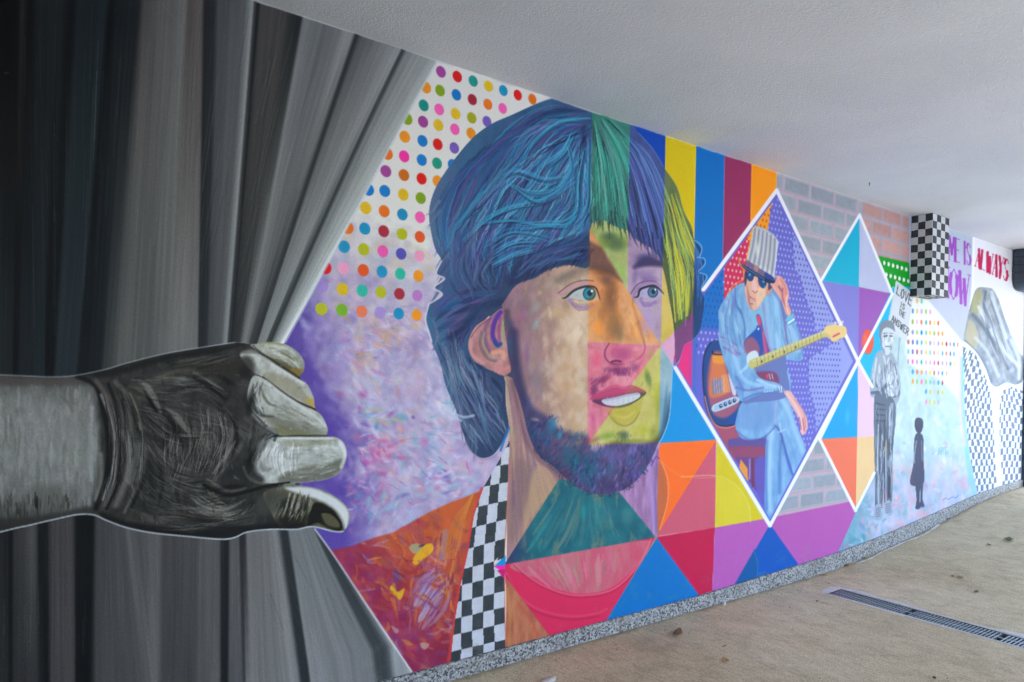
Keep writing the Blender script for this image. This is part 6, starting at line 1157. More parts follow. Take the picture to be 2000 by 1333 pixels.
# fingers
def fing(pts, i, base=(146, 148, 132)):
    h(pts, lambda px, py, x, z: np.array(base) + (fbm(px / 10, py / 14, 30 + i, 4)[..., None] - .5) * 60, 1, 2.2, True, part=P_FING[i] if i < 4 else P_THUMB)
fing([(1390, 150), (1480, 138), (1580, 150), (1650, 195), (1685, 250), (1680, 300), (1655, 332), (1560, 275), (1470, 215), (1420, 180)], 0)
h([(1470, 215), (1560, 240), (1640, 280), (1675, 310), (1655, 332), (1560, 275)], (92, 82, 44), .8, 8); h([(1600, 290), (1680, 285), (1658, 328)], (150, 116, 30), .7, 6); h([(1480, 150), (1580, 165), (1640, 210), (1560, 215), (1490, 180)], (176, 180, 172), .7, 10); hl([(1400, 146), (1480, 140), (1580, 152)], 3, (150, 146, 50), .8, 2); hl([(1400, 155), (1450, 200), (1560, 272), (1660, 334)], [1, 3, 4, 2], (30, 28, 26), .8, 2.5)
h([(1330, 205), (1400, 180), (1450, 215), (1470, 260), (1400, 330), (1420, 300)], (140, 140, 128), .7, 8)
fing([(1330, 210), (1420, 215), (1520, 262), (1640, 335), (1700, 370), (1735, 440), (1747, 505), (1650, 470), (1540, 400), (1450, 330), (1400, 300)], 1, (162, 164, 154))
h([(1450, 320), (1520, 310), (1620, 350), (1690, 420), (1740, 500), (1650, 455), (1540, 390)], (140, 134, 106), .8, 7); hl([(1340, 210), (1440, 215), (1560, 290), (1680, 370)], 5, (186, 190, 186), .7, 4); hl([(1455, 335), (1550, 405), (1650, 470), (1745, 510)], 5, (44, 38, 32), .9, 3); h([(1690, 460), (1735, 450), (1745, 505)], (186, 150, 40), .8, 5)
h([(1300, 230), (1380, 215), (1415, 280), (1380, 330), (1250, 350), (1110, 300)], (56, 52, 46), .8, 14, dry=.4)
fing([(1400, 330), (1470, 345), (1560, 415), (1660, 480), (1750, 520), (1795, 565), (1818, 620), (1812, 655), (1700, 660), (1560, 655), (1500, 620), (1440, 560), (1400, 520), (1370, 440)], 2, (156, 158, 148))
h([(1470, 560), (1560, 540), (1680, 580), (1800, 640), (1700, 658), (1560, 652)], (104, 104, 82), .7, 14, dry=.3); h([(1540, 600), (1700, 640), (1810, 652), (1560, 656)], (120, 118, 60), .6, 8); hl([(1470, 360), (1580, 440), (1720, 530), (1800, 600)], 6, (184, 188, 186), .7, 5)
for pts, w, c, a, s in [([(1440, 388), (1396, 440), (1408, 505), (1460, 545), (1520, 548)], [2, 9, 9, 6, 1], (36, 37, 37), .75, 6), ([(1432, 400), (1440, 460), (1480, 510), (1530, 522)], [1, 5, 5, 1], (160, 160, 150), .7, 4), ([(1450, 400), (1462, 440), (1490, 478), (1530, 492)], [1, 5, 5, 1], (84, 74, 56), .7, 4), ([(1480, 395), (1525, 430), (1545, 480)], [3, 12, 4], (178, 180, 174), .6, 8), ([(1405, 375), (1375, 460), (1398, 535)], [2, 8, 2], (72, 72, 70), .6, 6)]:
    hl(pts, w, c, a, s)
fing([(1440, 720), (1500, 670), (1560, 660), (1700, 663), (1860, 665), (1907, 700), (1922, 770), (1897, 842), (1850, 882), (1770, 907), (1560, 922), (1440, 915), (1380, 870), (1390, 780)], 3, (160, 163, 156))
h([(1560, 870), (1700, 830), (1840, 800), (1915, 780), (1895, 842), (1850, 882), (1770, 907), (1560, 920)], (92, 92, 74), .8, 10, dry=.2); h([(1540, 690), (1700, 675), (1840, 680), (1830, 700), (1650, 720)], (138, 136, 100), .6, 8, dry=.4); hl([(1880, 690), (1910, 760), (1890, 830)], 6, (196, 200, 200), .7, 5); hl([(1500, 664), (1640, 657), (1820, 656)], [1, 3.2, 2.5], (44, 44, 40), .8, 2.2); hl([(1560, 670), (1700, 672), (1840, 672)], 3, (196, 198, 200), .7, 3)
comb([[H(1480, 690), H(1440, 780), H(1480, 880)], [H(1560, 690), H(1540, 790), H(1560, 890)], [H(1660, 690), H(1650, 780), H(1650, 870)]], 90, [(196, 200, 200), (130, 130, 122), (206, 210, 212), (150, 150, 140)], (1.2, 2.8), (.4, .8), (.2, .6), clip=HIN)
for pts, w, c, a, s in [([(1500, 640), (1440, 700), (1390, 780), (1390, 860), (1440, 900)], 16, (36, 36, 36), .8, 9), ([(1520, 640), (1470, 680), (1440, 740)], 7, (120, 120, 112), .7, 5), ([(1442, 800), (1462, 845), (1500, 838)], [2, 9, 2], (76, 70, 66), .6, 7), ([(1350, 830), (1380, 890), (1440, 920), (1560, 930)], 5, (110, 106, 80), .7, 4), ([(1490, 640), (1530, 640), (1520, 680)], 6, (34, 44, 46), .8, 4), ([(1400, 540), (1460, 600), (1530, 640)], 5, (150, 154, 148), .7, 4), ([(1360, 560), (1440, 620), (1500, 640)], 8, (96, 96, 92), .6, 6)]:
    hl(pts, w, c, a, s)
comb([[H(1400, 560), H(1380, 700), H(1350, 860)], [H(1460, 560), H(1420, 700), H(1380, 880)], [H(1520, 640), H(1450, 740), H(1410, 880)]], 90, [(60, 60, 58), (38, 38, 38), (110, 110, 104), (84, 84, 78)], (2, 6), (.2, .5), (.1, .35), clip=HIN, dry=.5)
comb([[H(1410, 340), H(1390, 430), H(1420, 540)], [H(1460, 350), H(1440, 440), H(1490, 560)]], 60, [(150, 150, 140), (44, 44, 42), (100, 100, 92), (180, 182, 176)], (1.5, 5), (.2, .55), (.1, .4), clip=HIN, dry=.5)
comb([[H(1500, 440), H(1620, 500), H(1780, 590)], [H(1480, 540), H(1620, 580), H(1790, 640)]], 70, [(176, 178, 170), (120, 120, 100), (150, 150, 138), (96, 96, 76)], (2, 6), (.15, .45), (.1, .35), clip=HIN, dry=.5)
comb([[H(1600, 700), H(1750, 690), H(1890, 720)], [H(1580, 800), H(1750, 790), H(1900, 790)], [H(1560, 900), H(1750, 880), H(1880, 840)]], 80, [(186, 188, 184), (140, 140, 128), (110, 110, 90), (166, 168, 160)], (2, 6), (.15, .4), (.1, .35), clip=HIN, dry=.5)
comb([[H(1470, 160), H(1580, 180), H(1670, 260)], [H(1480, 210), H(1580, 240), H(1660, 310)]], 40, [(180, 184, 176), (130, 130, 110), (104, 96, 54)], (2, 5), (.2, .45), (.15, .4), clip=HIN, dry=.5)
# gap under the index finger, thumb
hl([(1130, 930), (1250, 985), (1360, 968), (1480, 935), (1600, 920)], 6, (20, 20, 22), .95, 3); hl([(1150, 900), (1260, 960), (1360, 945)], 5, (120, 112, 100), .6, 4)
fing([(1460, 975), (1560, 938), (1640, 932), (1780, 957), (1880, 1012), (1930, 1070), (1938, 1132), (1900, 1188), (1850, 1187), (1730, 1160), (1640, 1175), (1560, 1170), (1500, 1080)], 4, (96, 94, 70))
h([(1580, 945), (1700, 940), (1800, 970), (1890, 1025), (1935, 1090), (1915, 1180), (1895, 1120), (1850, 1060), (1760, 1010), (1660, 980)], (190, 192, 194), .9, 9); h([(1560, 1010), (1640, 1010), (1700, 1040), (1690, 1150), (1600, 1170), (1540, 1100)], (40, 38, 30), .85, 12, dry=.2); h([(1740, 1030), (1820, 1050), (1870, 1100), (1890, 1180), (1820, 1170), (1760, 1140), (1700, 1150)], (36, 33, 26), .95, 6)
h([(1780, 1085), (1830, 1090), (1875, 1130), (1880, 1165), (1810, 1150)], (104, 98, 62), .8, 6); hl([(1770, 1080), (1830, 1082), (1880, 1125), (1892, 1165)], 4, (22, 20, 18), .9, 2.5)
for k in range(7): hl([(1606 + k * 15, 975 + k * 3), (1590 + k * 15, 1040), (1566 + k * 17, 1110)], [3, 4, 1], (196, 194, 184) if k % 2 == 0 else (40, 38, 30), .6, 3, dry=.5)
comb([[H(1560, 960), H(1540, 1040), H(1500, 1130)], [H(1660, 960), H(1650, 1050), H(1600, 1150)], [H(1740, 980), H(1720, 1060), H(1680, 1150)]], 60, [(176, 172, 150), (50, 47, 36), (110, 106, 70), (34, 32, 28)], (1.5, 4), (.25, .6), (.15, .4), clip=HIN, dry=.5)
h([(1460, 990), (1540, 960), (1580, 990), (1530, 1080), (1460, 1100)], (70, 70, 64), .6, 16, dry=.4); h([(1100, 1180), (1400, 1150), (1720, 1150), (1640, 1180), (1300, 1225), (1100, 1225)], (26, 28, 30), .8, 14)
h([(560, 1080), (700, 1130), (1000, 1180), (1100, 1225), (850, 1205), (600, 1140)], (28, 28, 28), .8, 12); h([(420, 320), (580, 295), (900, 215), (1300, 150), (1250, 185), (900, 250), (620, 330)], (34, 34, 32), .7, 12, dry=.3)
for (x, y, rx, ry, an, c, al) in [(1380, 560, 60, 70, .6, (70, 70, 67), .6), (1450, 640, 70, 40, -.5, (84, 84, 80), .5), (1400, 850, 60, 60, 0, (46, 46, 45), .6), (1480, 790, 60, 80, .2, (132, 132, 126), .5), (1600, 620, 120, 30, .1, (104, 104, 82), .5), (1660, 560, 90, 30, .45, (150, 150, 138), .5), (1340, 330, 70, 40, -.3, (54, 50, 46), .7),
                                  (1420, 300, 50, 50, .3, (120, 118, 106), .4), (1240, 420, 70, 40, .5, (40, 40, 40), .5), (1490, 1000, 90, 60, -.4, (72, 72, 62), .6), (1560, 1130, 90, 40, -.2, (36, 36, 32), .6), (300, 600, 220, 130, 0, (158, 160, 156), .35), (250, 960, 260, 70, -.1, (104, 100, 92), .4), (480, 700, 50, 260, 0, (134, 132, 122), .4)]:
    blob(*H(x, y), rx / 2.836, ry / 2.836, c, al, .95, an, HIN, dry=.4, seed=int(y) % 60)
scumble(lambda: H(RNG.uniform(620, 1420), RNG.uniform(230, 1180)), 420, [(98, 95, 88), (40, 40, 40), (70, 68, 64), (112, 108, 100), (56, 54, 52), (86, 84, 62)], (2, 7), (.2, .5), (.15, .45), clip=HIN, ang=(-.3, 1.6), js=6)
scumble(lambda: H(RNG.uniform(1430, 1900), RNG.uniform(170, 900)), 220, [(184, 186, 180), (140, 140, 124), (112, 112, 92), (166, 166, 154)], (2, 6), (.25, .6), (.12, .4), clip=HIN * (PART != P_HAND), ang=(-.2, .9), js=6)
scumble(lambda: H(RNG.uniform(-100, 500), RNG.uniform(370, 1080)), 160, [(166, 168, 164), (140, 138, 130), (124, 120, 110), (152, 152, 146)], (4, 14), (.25, .6), (.12, .35), clip=HIN * (PART == P_ARM), ang=(1.1, 2.0), js=6)
for i in range(70):   # short dark hatch marks in the creases
    x, y = RNG.uniform(700, 1350), RNG.uniform(330, 1120); an = RNG.uniform(.3, 1.5); L = RNG.uniform(20, 70)
    hl([(x, y), (x + L * .5 * math.cos(an) + RNG.randn() * 4, y + L * .5 * math.sin(an)), (x + L * math.cos(an), y + L * math.sin(an))], [.8, RNG.uniform(1.5, 4), .6], jit([(28, 28, 28), (34, 33, 32), (118, 114, 104)][RNG.randint(3)], 5), RNG.uniform(.3, .6), 2.2, dry=.4)
comb(GV, 130, [(124, 120, 112), (140, 136, 126), (24, 24, 24), (108, 104, 98)], (1, 2), (.3, .65), (.2, .5), clip=HIN, wave=3, dry=.4)
comb(GH, 170, [(118, 114, 106), (134, 130, 120), (22, 22, 22), (26, 26, 28), (104, 100, 92)], (1, 2.2), (.3, .65), (.12, .35), clip=HIN, wave=4, dry=.4)
comb([[H(560, 400), H(600, 600), H(600, 850), H(540, 1040)], [H(640, 400), H(690, 600), H(690, 850), H(620, 1060)], [H(720, 420), H(790, 640), H(790, 880), H(700, 1080)]], 90, [(140, 138, 130), (30, 30, 30), (100, 97, 92), (24, 24, 24)], (1, 3), (.3, .6), (.15, .45), clip=HIN, wave=2, dry=.4)
for (x, y, rx, ry, an, c, al) in [(1360, 300, 60, 60, .2, (30, 29, 28), .6), (1255, 350, 90, 24, .55, (24, 24, 24), .6), (1385, 480, 30, 90, .15, (24, 25, 26), .7), (1380, 800, 36, 90, .1, (22, 23, 24), .75), (1290, 940, 120, 26, -.05, (22, 22, 23), .7), (960, 620, 40, 100, -.3, (28, 27, 27), .6), (830, 860, 40, 150, -.1, (30, 31, 33), .6), (1100, 1120, 160, 26, .1, (28, 28, 29), .6), (1330, 720, 24, 80, .5, (120, 119, 112), .4), (1440, 700, 30, 60, .5, (150, 150, 144), .4)]:
    blob(*H(x, y), rx / 2.836, ry / 2.836, c, al, .95, an, HIN, dry=.4, seed=int(y) % 60)
_hm = HIN > .5; _am = np.where(PX < 186, .12, .34)[_hm][:, None].astype(np.float32)
_v = PAINT[_hm]; _g = _v.mean(1, keepdims=True); _v = _g + (_v - _g) * .62; PAINT[_hm] = np.clip((_v + (_v - 84) * _am) * np.where(PX < 186, .9, 1.0)[_hm][:, None].astype(np.float32), 14, 226)
# pale outline
line([p for p in HAND[0:10]], 1.6, (196, 206, 210), .7, 1.2); line([HAND[i] for i in range(36, len(HAND))], 2.4, (206, 212, 216), .95, 1.2)
# ---------------------------------------------------------------------------
# THE WALL AND ITS PAINT
# ---------------------------------------------------------------------------
m_wall = Mat('wall_plaster', rough=0.7, spec=0.3, color=(0.03, 0.035, 0.04)); v = m_wall.coords(); m_wall.bump(m_wall.noise(v, 90, 3), 0.3, 0.002)
wall_o = bm_obj('mural', box_bm(-5.0, 0.004, -0.05, 8.47, 0.25, CEIL), m_wall.m)
tag(wall_o, 'long passage wall painted end to end with a colourful mural', 'mural')
m_paint = Mat('mural_paint', rough=0.62, spec=0.16)
at = m_paint.n('ShaderNodeAttribute', attribute_name='Col'); v = m_paint.coords()
mo = m_paint.noise(v, 125, 3, 0.7); m2 = m_paint.noise(m_paint.coords((1, 1, .35)), 14, 4, 0.65); 
cc = m_paint.mix(0.42, at.outputs['Color'], m_paint.ramp(mo, [(0.3, (0.38, 0.38, 0.38)), (0.7, (0.62, 0.62, 0.62))]), 'OVERLAY')
cc = m_paint.mix(0.22, cc, m_paint.ramp(m2, [(0.3, (0.4, 0.4, 0.4)), (0.7, (0.6, 0.6, 0.6))]), 'OVERLAY')
m_paint.color(cc); m_paint.bump(mo, 0.5, 0.003)
m_paint.l(m_paint.ramp(m2, [(0.3, (0.56,) * 3), (0.7, (0.7,) * 3)]), m_paint.b.inputs['Roughness'])

# every separate patch of a painted part becomes a piece of its own; slivers join their neighbour
_par = []
def _find(a):
    while _par[a] != a: _par[a] = _par[_par[a]]; a = _par[a]
    return a
_runs = []; _prev = []
for r in range(NROW):
    row = PART[r]; cu = np.flatnonzero(np.diff(row)) + 1; st = np.r_[0, cu]; en = np.r_[cu, NCOL]; cur = []
    for a, b in zip(st.tolist(), en.tolist()):
        i = len(_par); _par.append(i); cur.append((a, b, int(row[a]), i)); _runs.append((r, a, b, int(row[a]), i))
    j = 0
    for (a, b, p, i) in cur:
        while j < len(_prev) and _prev[j][1] <= a: j += 1
        k = j
        while k < len(_prev) and _prev[k][0] < b:
            if _prev[k][2] == p: _par[_find(i)] = _find(_prev[k][3])
            k += 1
    _prev = cur
_area = {}
for (r, a, b, p, i) in _runs: _area[_find(i)] = _area.get(_find(i), 0) + b - a
_seen, _new = {}, {}
for (r, a, b, p, i) in _runs:
    f = _find(i)
    if _area[f] < 45: PART[r, a:b] = PART[r, a - 1] if a > 0 else PART[r - 1, a:b]; continue
    if f not in _new:
        if p not in _seen: _seen[p] = 1; _new[f] = p
        elif _area[f] < 260 and PART_NAMES[p][0] not in ('dot', 'letter'): _new[f] = None
        else: rec = (tuple(PART_NAMES[p]) + (None, None))[:3]; _new[f] = part_id(rec[0], rec[1], rec[2])
    if _new[f] is None: PART[r, a:b] = PART[r, a - 1] if a > 0 else PART[r - 1, a:b]
    else: PART[r, a:b] = _new[f]
# uneven top edge where the ceiling's white was cut in over the mural
_e = 2.694 + (fbm(XX[-40:] * 9, ZZ[-40:] * 0 + 1.5, 5, 4) - .5) * .014
PAINT[-40:] += (np.array([196, 198, 200], np.float32) - PAINT[-40:]) * (np.clip((ZZ[-40:] - _e) / .003, 0, 1) * .8)[..., None]
# scuffs and splashes near the floor
_lowz = ZZ - np.interp(WX, FLOOR_X, FLOOR_Z)[None, :]
_sc = np.clip((fbm(XX * 14, ZZ * 20, 8, 4) - .6) * 5, 0, 1) * np.clip((.32 - _lowz) / .25, 0, 1) * .3
PAINT += (np.array([150, 142, 130], np.float32) - PAINT) * _sc[..., None].astype(np.float32)
GAIN = 1.0
def to_linear(c):
    s = np.clip(c / 255.0, 0, 1); return np.where(s <= 0.04045, s / 12.92, ((s + 0.055) / 1.055) ** 2.4) * GAIN
VX, VZ, VC, FQ, FP = [], [], [], [], []
base = 0; NS = 22
edges = np.linspace(0, NCOL - 1, NS + 1).astype(int)
for s in range(NS):
    c0, c1 = edges[s], edges[s + 1]; k = np.arange(c0, c1 + 1)
    depth = (np.array([WX[c0], 2.61, 0]) @ FWD)
    rows = int((WALL_Z1 - WALL_Z0) * min(ROW_PER_M, IMG_F / max(depth, 1.9) * 0.512 * 1.4)) + 2
    rr = np.linspace(0, NROW - 1, rows); lo = np.minimum(rr.astype(int), NROW - 2); fr = (rr - lo)[:, None, None]
    blk = PAINT[:, k]
    step = NROW / rows
    if step > 1.35:
        blk = (blk + np.roll(blk, 1, 0) * .5 + np.roll(blk, -1, 0) * .5) / 2.0; blk[0] = PAINT[0, k]; blk[-1] = PAINT[-1, k]
    col = blk[lo] * (1 - fr) + blk[lo + 1] * fr
    gx, gz = np.meshgrid(WX[k], WZ[0] + (WZ[-1] - WZ[0]) * rr / (NROW - 1))
    nc = len(k); idx = base + np.arange(rows * nc).reshape(rows, nc)
    q = np.stack([idx[:-1, :-1], idx[:-1, 1:], idx[1:, 1:], idx[1:, :-1]], -1).reshape(-1, 4)
    pr = PART[np.minimum((lo[:-1] + int(step / 2)), NROW - 1)][:, k[:-1]].reshape(-1)
    fz = np.interp(gx[:-1, :-1], FLOOR_X, FLOOR_Z).reshape(-1)
    keep = (gz[1:, :-1].reshape(-1) > fz - 0.005) & (gz[:-1, :-1].reshape(-1) < CEIL)
    VX.append(gx.reshape(-1)); VZ.append(gz.reshape(-1)); VC.append(to_linear(col).reshape(-1, 3)); FQ.append(q[keep]); FP.append(pr[keep]); base += rows * nc
VX = np.concatenate(VX); VZ = np.concatenate(VZ); VC = np.concatenate(VC); FQ = np.concatenate(FQ); FP = np.concatenate(FP)
def paint_mesh(name, quads):
    used = np.zeros(len(VX), bool); used[quads.ravel()] = True; remap = np.cumsum(used) - 1
    q = remap[quads]; n = int(used.sum())
    co = np.zeros((n, 3), np.float32); co[:, 0] = VX[used]; co[:, 2] = np.minimum(VZ[used], CEIL + 0.003)
    me = bpy.data.meshes.new(name); me.vertices.add(n); me.vertices.foreach_set('co', co.ravel())
    me.loops.add(len(q) * 4); me.loops.foreach_set('vertex_index', q.ravel().astype(np.int32))
    me.polygons.add(len(q)); me.polygons.foreach_set('loop_start', np.arange(0, len(q) * 4, 4, dtype=np.int32))
    me.update(calc_edges=True)
    ca = me.color_attributes.new('Col', 'FLOAT_COLOR', 'POINT'); rgba = np.ones((n, 4), np.float32); rgba[:, :3] = VC[used]
    ca.data.foreach_set('color', rgba.ravel()); me.materials.append(m_paint.m)
    return me
order = np.argsort(FP, kind='stable'); sp = FP[order]; cut = np.searchsorted(sp, np.arange(len(PART_NAMES) + 1))
PO = {}
for pid, rec in enumerate(PART_NAMES):
    name, parent, label = (tuple(rec) + (None, None))[:3]
    qs = FQ[order[cut[pid]:cut[pid + 1]]]; kids = any(len(r) > 1 and r[1] == pid for r in PART_NAMES)
    if len(qs) == 0 and not kids: continue
    o = bpy.data.objects.new(name, paint_mesh(name, qs) if len(qs) else None); COL.objects.link(o)
    o.parent = PO[parent] if parent in PO else wall_o
    if label: o['label'] = label
    PO[pid] = o
print('mural quads', len(FQ), 'parts', len(PO))

# --- granite skirting --------------------------------------------------------
m_gran = Mat('speckled_granite', rough=0.45, spec=0.5); v = m_gran.coords()
vo = m_gran.n('ShaderNodeTexVoronoi'); vo.inputs['Scale'].default_value = 120; m_gran.l(v, vo.inputs['Vector'])
sep = m_gran.n('ShaderNodeSeparateColor'); m_gran.l(vo.outputs['Color'], sep.inputs['Color'])
g1 = m_gran.ramp(sep.outputs[0], [(0.0, (0.035, 0.035, 0.038)), (0.22, (0.07, 0.07, 0.075)), (0.34, (0.2, 0.2, 0.21)), (0.65, (0.31, 0.31, 0.315)), (0.9, (0.44, 0.44, 0.44))])
g2 = m_gran.noise(v, 420, 2); gd = m_gran.noise(v, 5, 4); m_gran.color(m_gran.mix(m_gran.ramp(gd, [(0.5, (0, 0, 0)), (0.75, (0.5, 0.5, 0.5))]), m_gran.mix(0.5, g1, m_gran.ramp(g2, [(0.35, (0.25, 0.25, 0.25)), (0.65, (0.75, 0.75, 0.75))]), 'OVERLAY'), (0.16, 0.14, 0.115)))
SK_X = [-5, 3.3, 4.36, 4.84, 5.45, 6.4, 7.39, 8.0, 8.49]; SK_Z = [.055, .06, .087, .102, .138, .222, .315, .348, .362]
skirt = bpy.data.objects.new('granite_skirting', None); COL.objects.link(skirt); skirt.location = (0, 0, 0)
tag(skirt, 'low speckled grey granite skirting along the foot of the mural wall', 'skirting')
x = -5.0; k = 0
while x < 8.46:
    L = [1.12, 0.98, 1.2, 1.05][k % 4]; x1 = min(x + L, 8.465); bm = bmesh.new(); n = 5; ring = []
    for i in range(n + 1):
        xx = x + 0.002 + (x1 - x - 0.004) * i / n; zt = float(np.interp(xx, SK_X, SK_Z)); zb = floor_z(xx) - 0.012; d = 0.016 + 0.0012 * (k % 2)
        ring.append([bm.verts.new(p) for p in [(xx, -0.001, zb), (xx, -d, zb), (xx, -d, zt - 0.002), (xx, -d + 0.002, zt), (xx, -0.001, zt)]])
    for a, b in zip(ring[:-1], ring[1:]):
        for j in range(5): bm.faces.new([a[j], a[(j + 1) % 5], b[(j + 1) % 5], b[j]])
    bm.faces.new(ring[0][::-1]); bm.faces.new(ring[-1]); bmesh.ops.recalc_face_normals(bm, faces=bm.faces[:])
    bm_obj('slab', bm, m_gran.m, skirt); x = x1; k += 1

# --- chequered boxed-in pipe under the ceiling -------------------------------
bx0 = on_wall(1780, 430)[0]; oy = on_plane_x(1822, 425, bx0)[1]
_d = sight(1853.5, 470); bx1 = (CAM + _d * ((oy - CAM[1]) / _d[1]))[0]; bz = on_plane_x(1820, 576, bx0)[2]
print('box', bx0, bx1, oy, bz)
m_chk = Mat('chequered_paint', rough=0.55, spec=0.35); v = m_chk.coords()
NSQ = 3; s1 = -oy / NSQ
wn_ = m_chk.n('ShaderNodeTexNoise'); wn_.inputs['Scale'].default_value = 16; m_chk.l(v, wn_.inputs['Vector']); wv = m_chk.n('ShaderNodeVectorMath', operation='MULTIPLY_ADD'); m_chk.l(wn_.outputs['Color'], wv.inputs[0]); wv.inputs[1].default_value = (0, 0, .014); m_chk.l(v, wv.inputs[2]); wv2 = m_chk.n('ShaderNodeVectorMath', operation='SUBTRACT'); m_chk.l(wv.outputs[0], wv2.inputs[0]); wv2.inputs[1].default_value = (0, 0, .007)
geo = m_chk.n('ShaderNodeSeparateXYZ'); m_chk.l(wv2.outputs[0], geo.inputs[0])
sz = (CEIL - bz) / 11.0; sx = (bx1 - bx0) / 4.0
fx = m_chk.math('FLOOR', m_chk.math('DIVIDE', m_chk.math('SUBTRACT', geo.outputs[0], bx0 - 1e-4), sx)); fy = m_chk.math('FLOOR', m_chk.math('DIVIDE', m_chk.math('SUBTRACT', m_chk.math('MULTIPLY', geo.outputs[1], -1), -1e-4), s1 * 1.0001)); fz = m_chk.math('FLOOR', m_chk.math('DIVIDE', m_chk.math('SUBTRACT', CEIL, geo.outputs[2]), sz * 1.001))
par = m_chk.math('PINGPONG', m_chk.math('ADD', m_chk.math('ADD', fx, fy), fz), 1.0)
sp_ = m_chk.noise(v, 40, 4)
m_chk.color(m_chk.mix(par, m_chk.ramp(sp_, [(0.3, (0.02, 0.027, 0.03)), (0.7, (0.04, 0.05, 0.054))]), m_chk.ramp(sp_, [(0.3, (0.50, 0.515, 0.54)), (0.7, (0.62, 0.63, 0.65))])))
box_o = bm_obj('pipe_casing', box_bm(bx0, oy, bz, bx1, 0.0, CEIL, 0.003), m_chk.m)
tag(box_o, 'boxed casing painted in black and white chequers under the ceiling', 'pipe casing')

# --- roller shutter at the far end -------------------------------------------
m_dark = Mat('blue_grey_steel', rough=0.4, spec=0.5, metal=0.3, color=(0.035, 0.055, 0.075)); v = m_dark.coords((1, 1, 1)); m_dark.color(m_dark.ramp(m_dark.noise(v, 5, 5), [(0.3, (0.03, 0.048, 0.066)), (0.7, (0.05, 0.075, 0.1))]))
SX = on_wall(1976.5, 500)[0]; sb = on_wall(1978, 566)[1]
sh = bpy.data.objects.new('roller_shutter', None); COL.objects.link(sh); tag(sh, 'dark blue grey roller shutter housing with ribbed front at the far end', 'roller shutter')
hh = (CEIL - sb); nr = 4
for i in range(nr):
    z1 = CEIL - hh * (i / (nr + 0.0)) * 0.80 - 0.001; z0 = CEIL - hh * ((i + 1) / (nr + 0.0)) * 0.80 + 0.006
    bm_obj('rib', box_bm(SX, -4.6, z0, SX + 0.05, -0.012, z1, 0.004), m_dark.m, sh)
bm = bmesh.new(); prof = [(SX + 0.012, CEIL - .001)] + [(SX + 0.012, CEIL - hh * .78)] + [(SX + 0.012 + 0.13 * (1 - math.cos(a)), CEIL - hh * .78 - hh * .24 * math.sin(a)) for a in np.linspace(0.15, math.pi / 2, 7)] + [(SX + 0.36, CEIL - hh * 1.02), (SX + 0.36, CEIL - .001)]
r0 = [bm.verts.new((p[0], -0.013, p[1])) for p in prof]; r1 = [bm.verts.new((p[0], -4.6, p[1])) for p in prof]
for j in range(len(prof)): bm.faces.new([r0[j], r0[(j + 1) % len(prof)], r1[(j + 1) % len(prof)], r1[j]])
bm.faces.new(r0[::-1]); bm.faces.new(r1); bmesh.ops.recalc_face_normals(bm, faces=bm.faces[:]); bm_obj('housing', bm, m_dark.m, sh)
for i in range(2): 
    bm_obj('bolt', box_bm(SX - 0.004, -0.06, CEIL - hh * (.38 + .22 * i) - .012, SX, -0.04, CEIL - hh * (.38 + .22 * i) + .005, 0.002), m_dark.m, sh)
bm_obj('guide_rail', box_bm(8.472, -0.06, floor_z(8.5) - 0.005, 8.60, 0.2, CEIL - 0.002, 0.006), m_dark.m, sh)

# --- drain channel across the floor ------------------------------------------
FZ = -0.02
m_galv = Mat('galvanised_steel', rough=0.45, spec=0.5, metal=0.75); v = m_galv.coords(); m_galv.color(m_galv.ramp(m_galv.noise(v, 60, 4), [(0.3, (0.19, 0.205, 0.22)), (0.7, (0.33, 0.345, 0.36))]))
m_pit = Mat('dark_channel', rough=0.8, color=(0.012, 0.013, 0.014)); v = m_pit.coords(); m_pit.color(m_pit.ramp(m_pit.noise(v, 30, 4), [(0.3, (0.008, 0.008, 0.009)), (0.7, (0.02, 0.02, 0.02))]))
m_mort = Mat('pale_mortar', rough=0.9, spec=0.2); v = m_mort.coords(); mm = m_mort.noise(v, 35, 6, 0.7); m_mort.color(m_mort.ramp(mm, [(0.3, (0.46, 0.45, 0.43)), (0.7, (0.64, 0.63, 0.61))])); m_mort.bump(mm, 0.5, 0.004)
dr = bpy.data.objects.new('floor_drain', None); COL.objects.link(dr); dr.location = (0, 0, 0)
tag(dr, 'long slotted steel drain grate let into the concrete floor', 'drain')
bm = bmesh.new(); D = 0.11
P = [(DR_X0, FZ + .0), (DR_X0, FZ - D), (DR_X1, FZ - D), (DR_X1, FZ + .0)]
a = [bm.verts.new((p[0], DR_Y0, p[1])) for p in P]; b = [bm.verts.new((p[0], DR_Y1, p[1])) for p in P]
for j in range(3): bm.faces.new([a[j], a[j + 1], b[j + 1], b[j]])
bm.faces.new(a); bm.faces.new(b[::-1]); bm_obj('channel', bm, m_pit.m, dr)
for xa in (DR_X0 + .001, DR_X1 - .013): bm_obj('side_rail', box_bm(xa, DR_Y1 + .001, FZ - .03, xa + .012, DR_Y0 - .001, FZ + .003, 0.001), m_galv.m, dr)
bm_obj('centre_rail', box_bm((DR_X0 + DR_X1) / 2 - .006, DR_Y1 + .002, FZ - .022, (DR_X0 + DR_X1) / 2 + .006, DR_Y0 - .004, FZ - .0015), m_galv.m, dr)
bar_me = None; y = DR_Y0 - .012; k = 0
while y > DR_Y1 + .02:
    if bar_me is None:
        o = bm_obj('bar', box_bm(DR_X0 + .013, -.0042, FZ - .02, DR_X1 - .013, .0042, FZ + .001), m_galv.m, dr); bar_me = o.data
    else:
        o = bpy.data.objects.new('bar', bar_me); COL.objects.link(o); o.parent = dr
    o.location = (0, y, 0); k += 1
    y -= .0185
    if k % 24 == 0: y -= .022
rnd = random.Random(4)
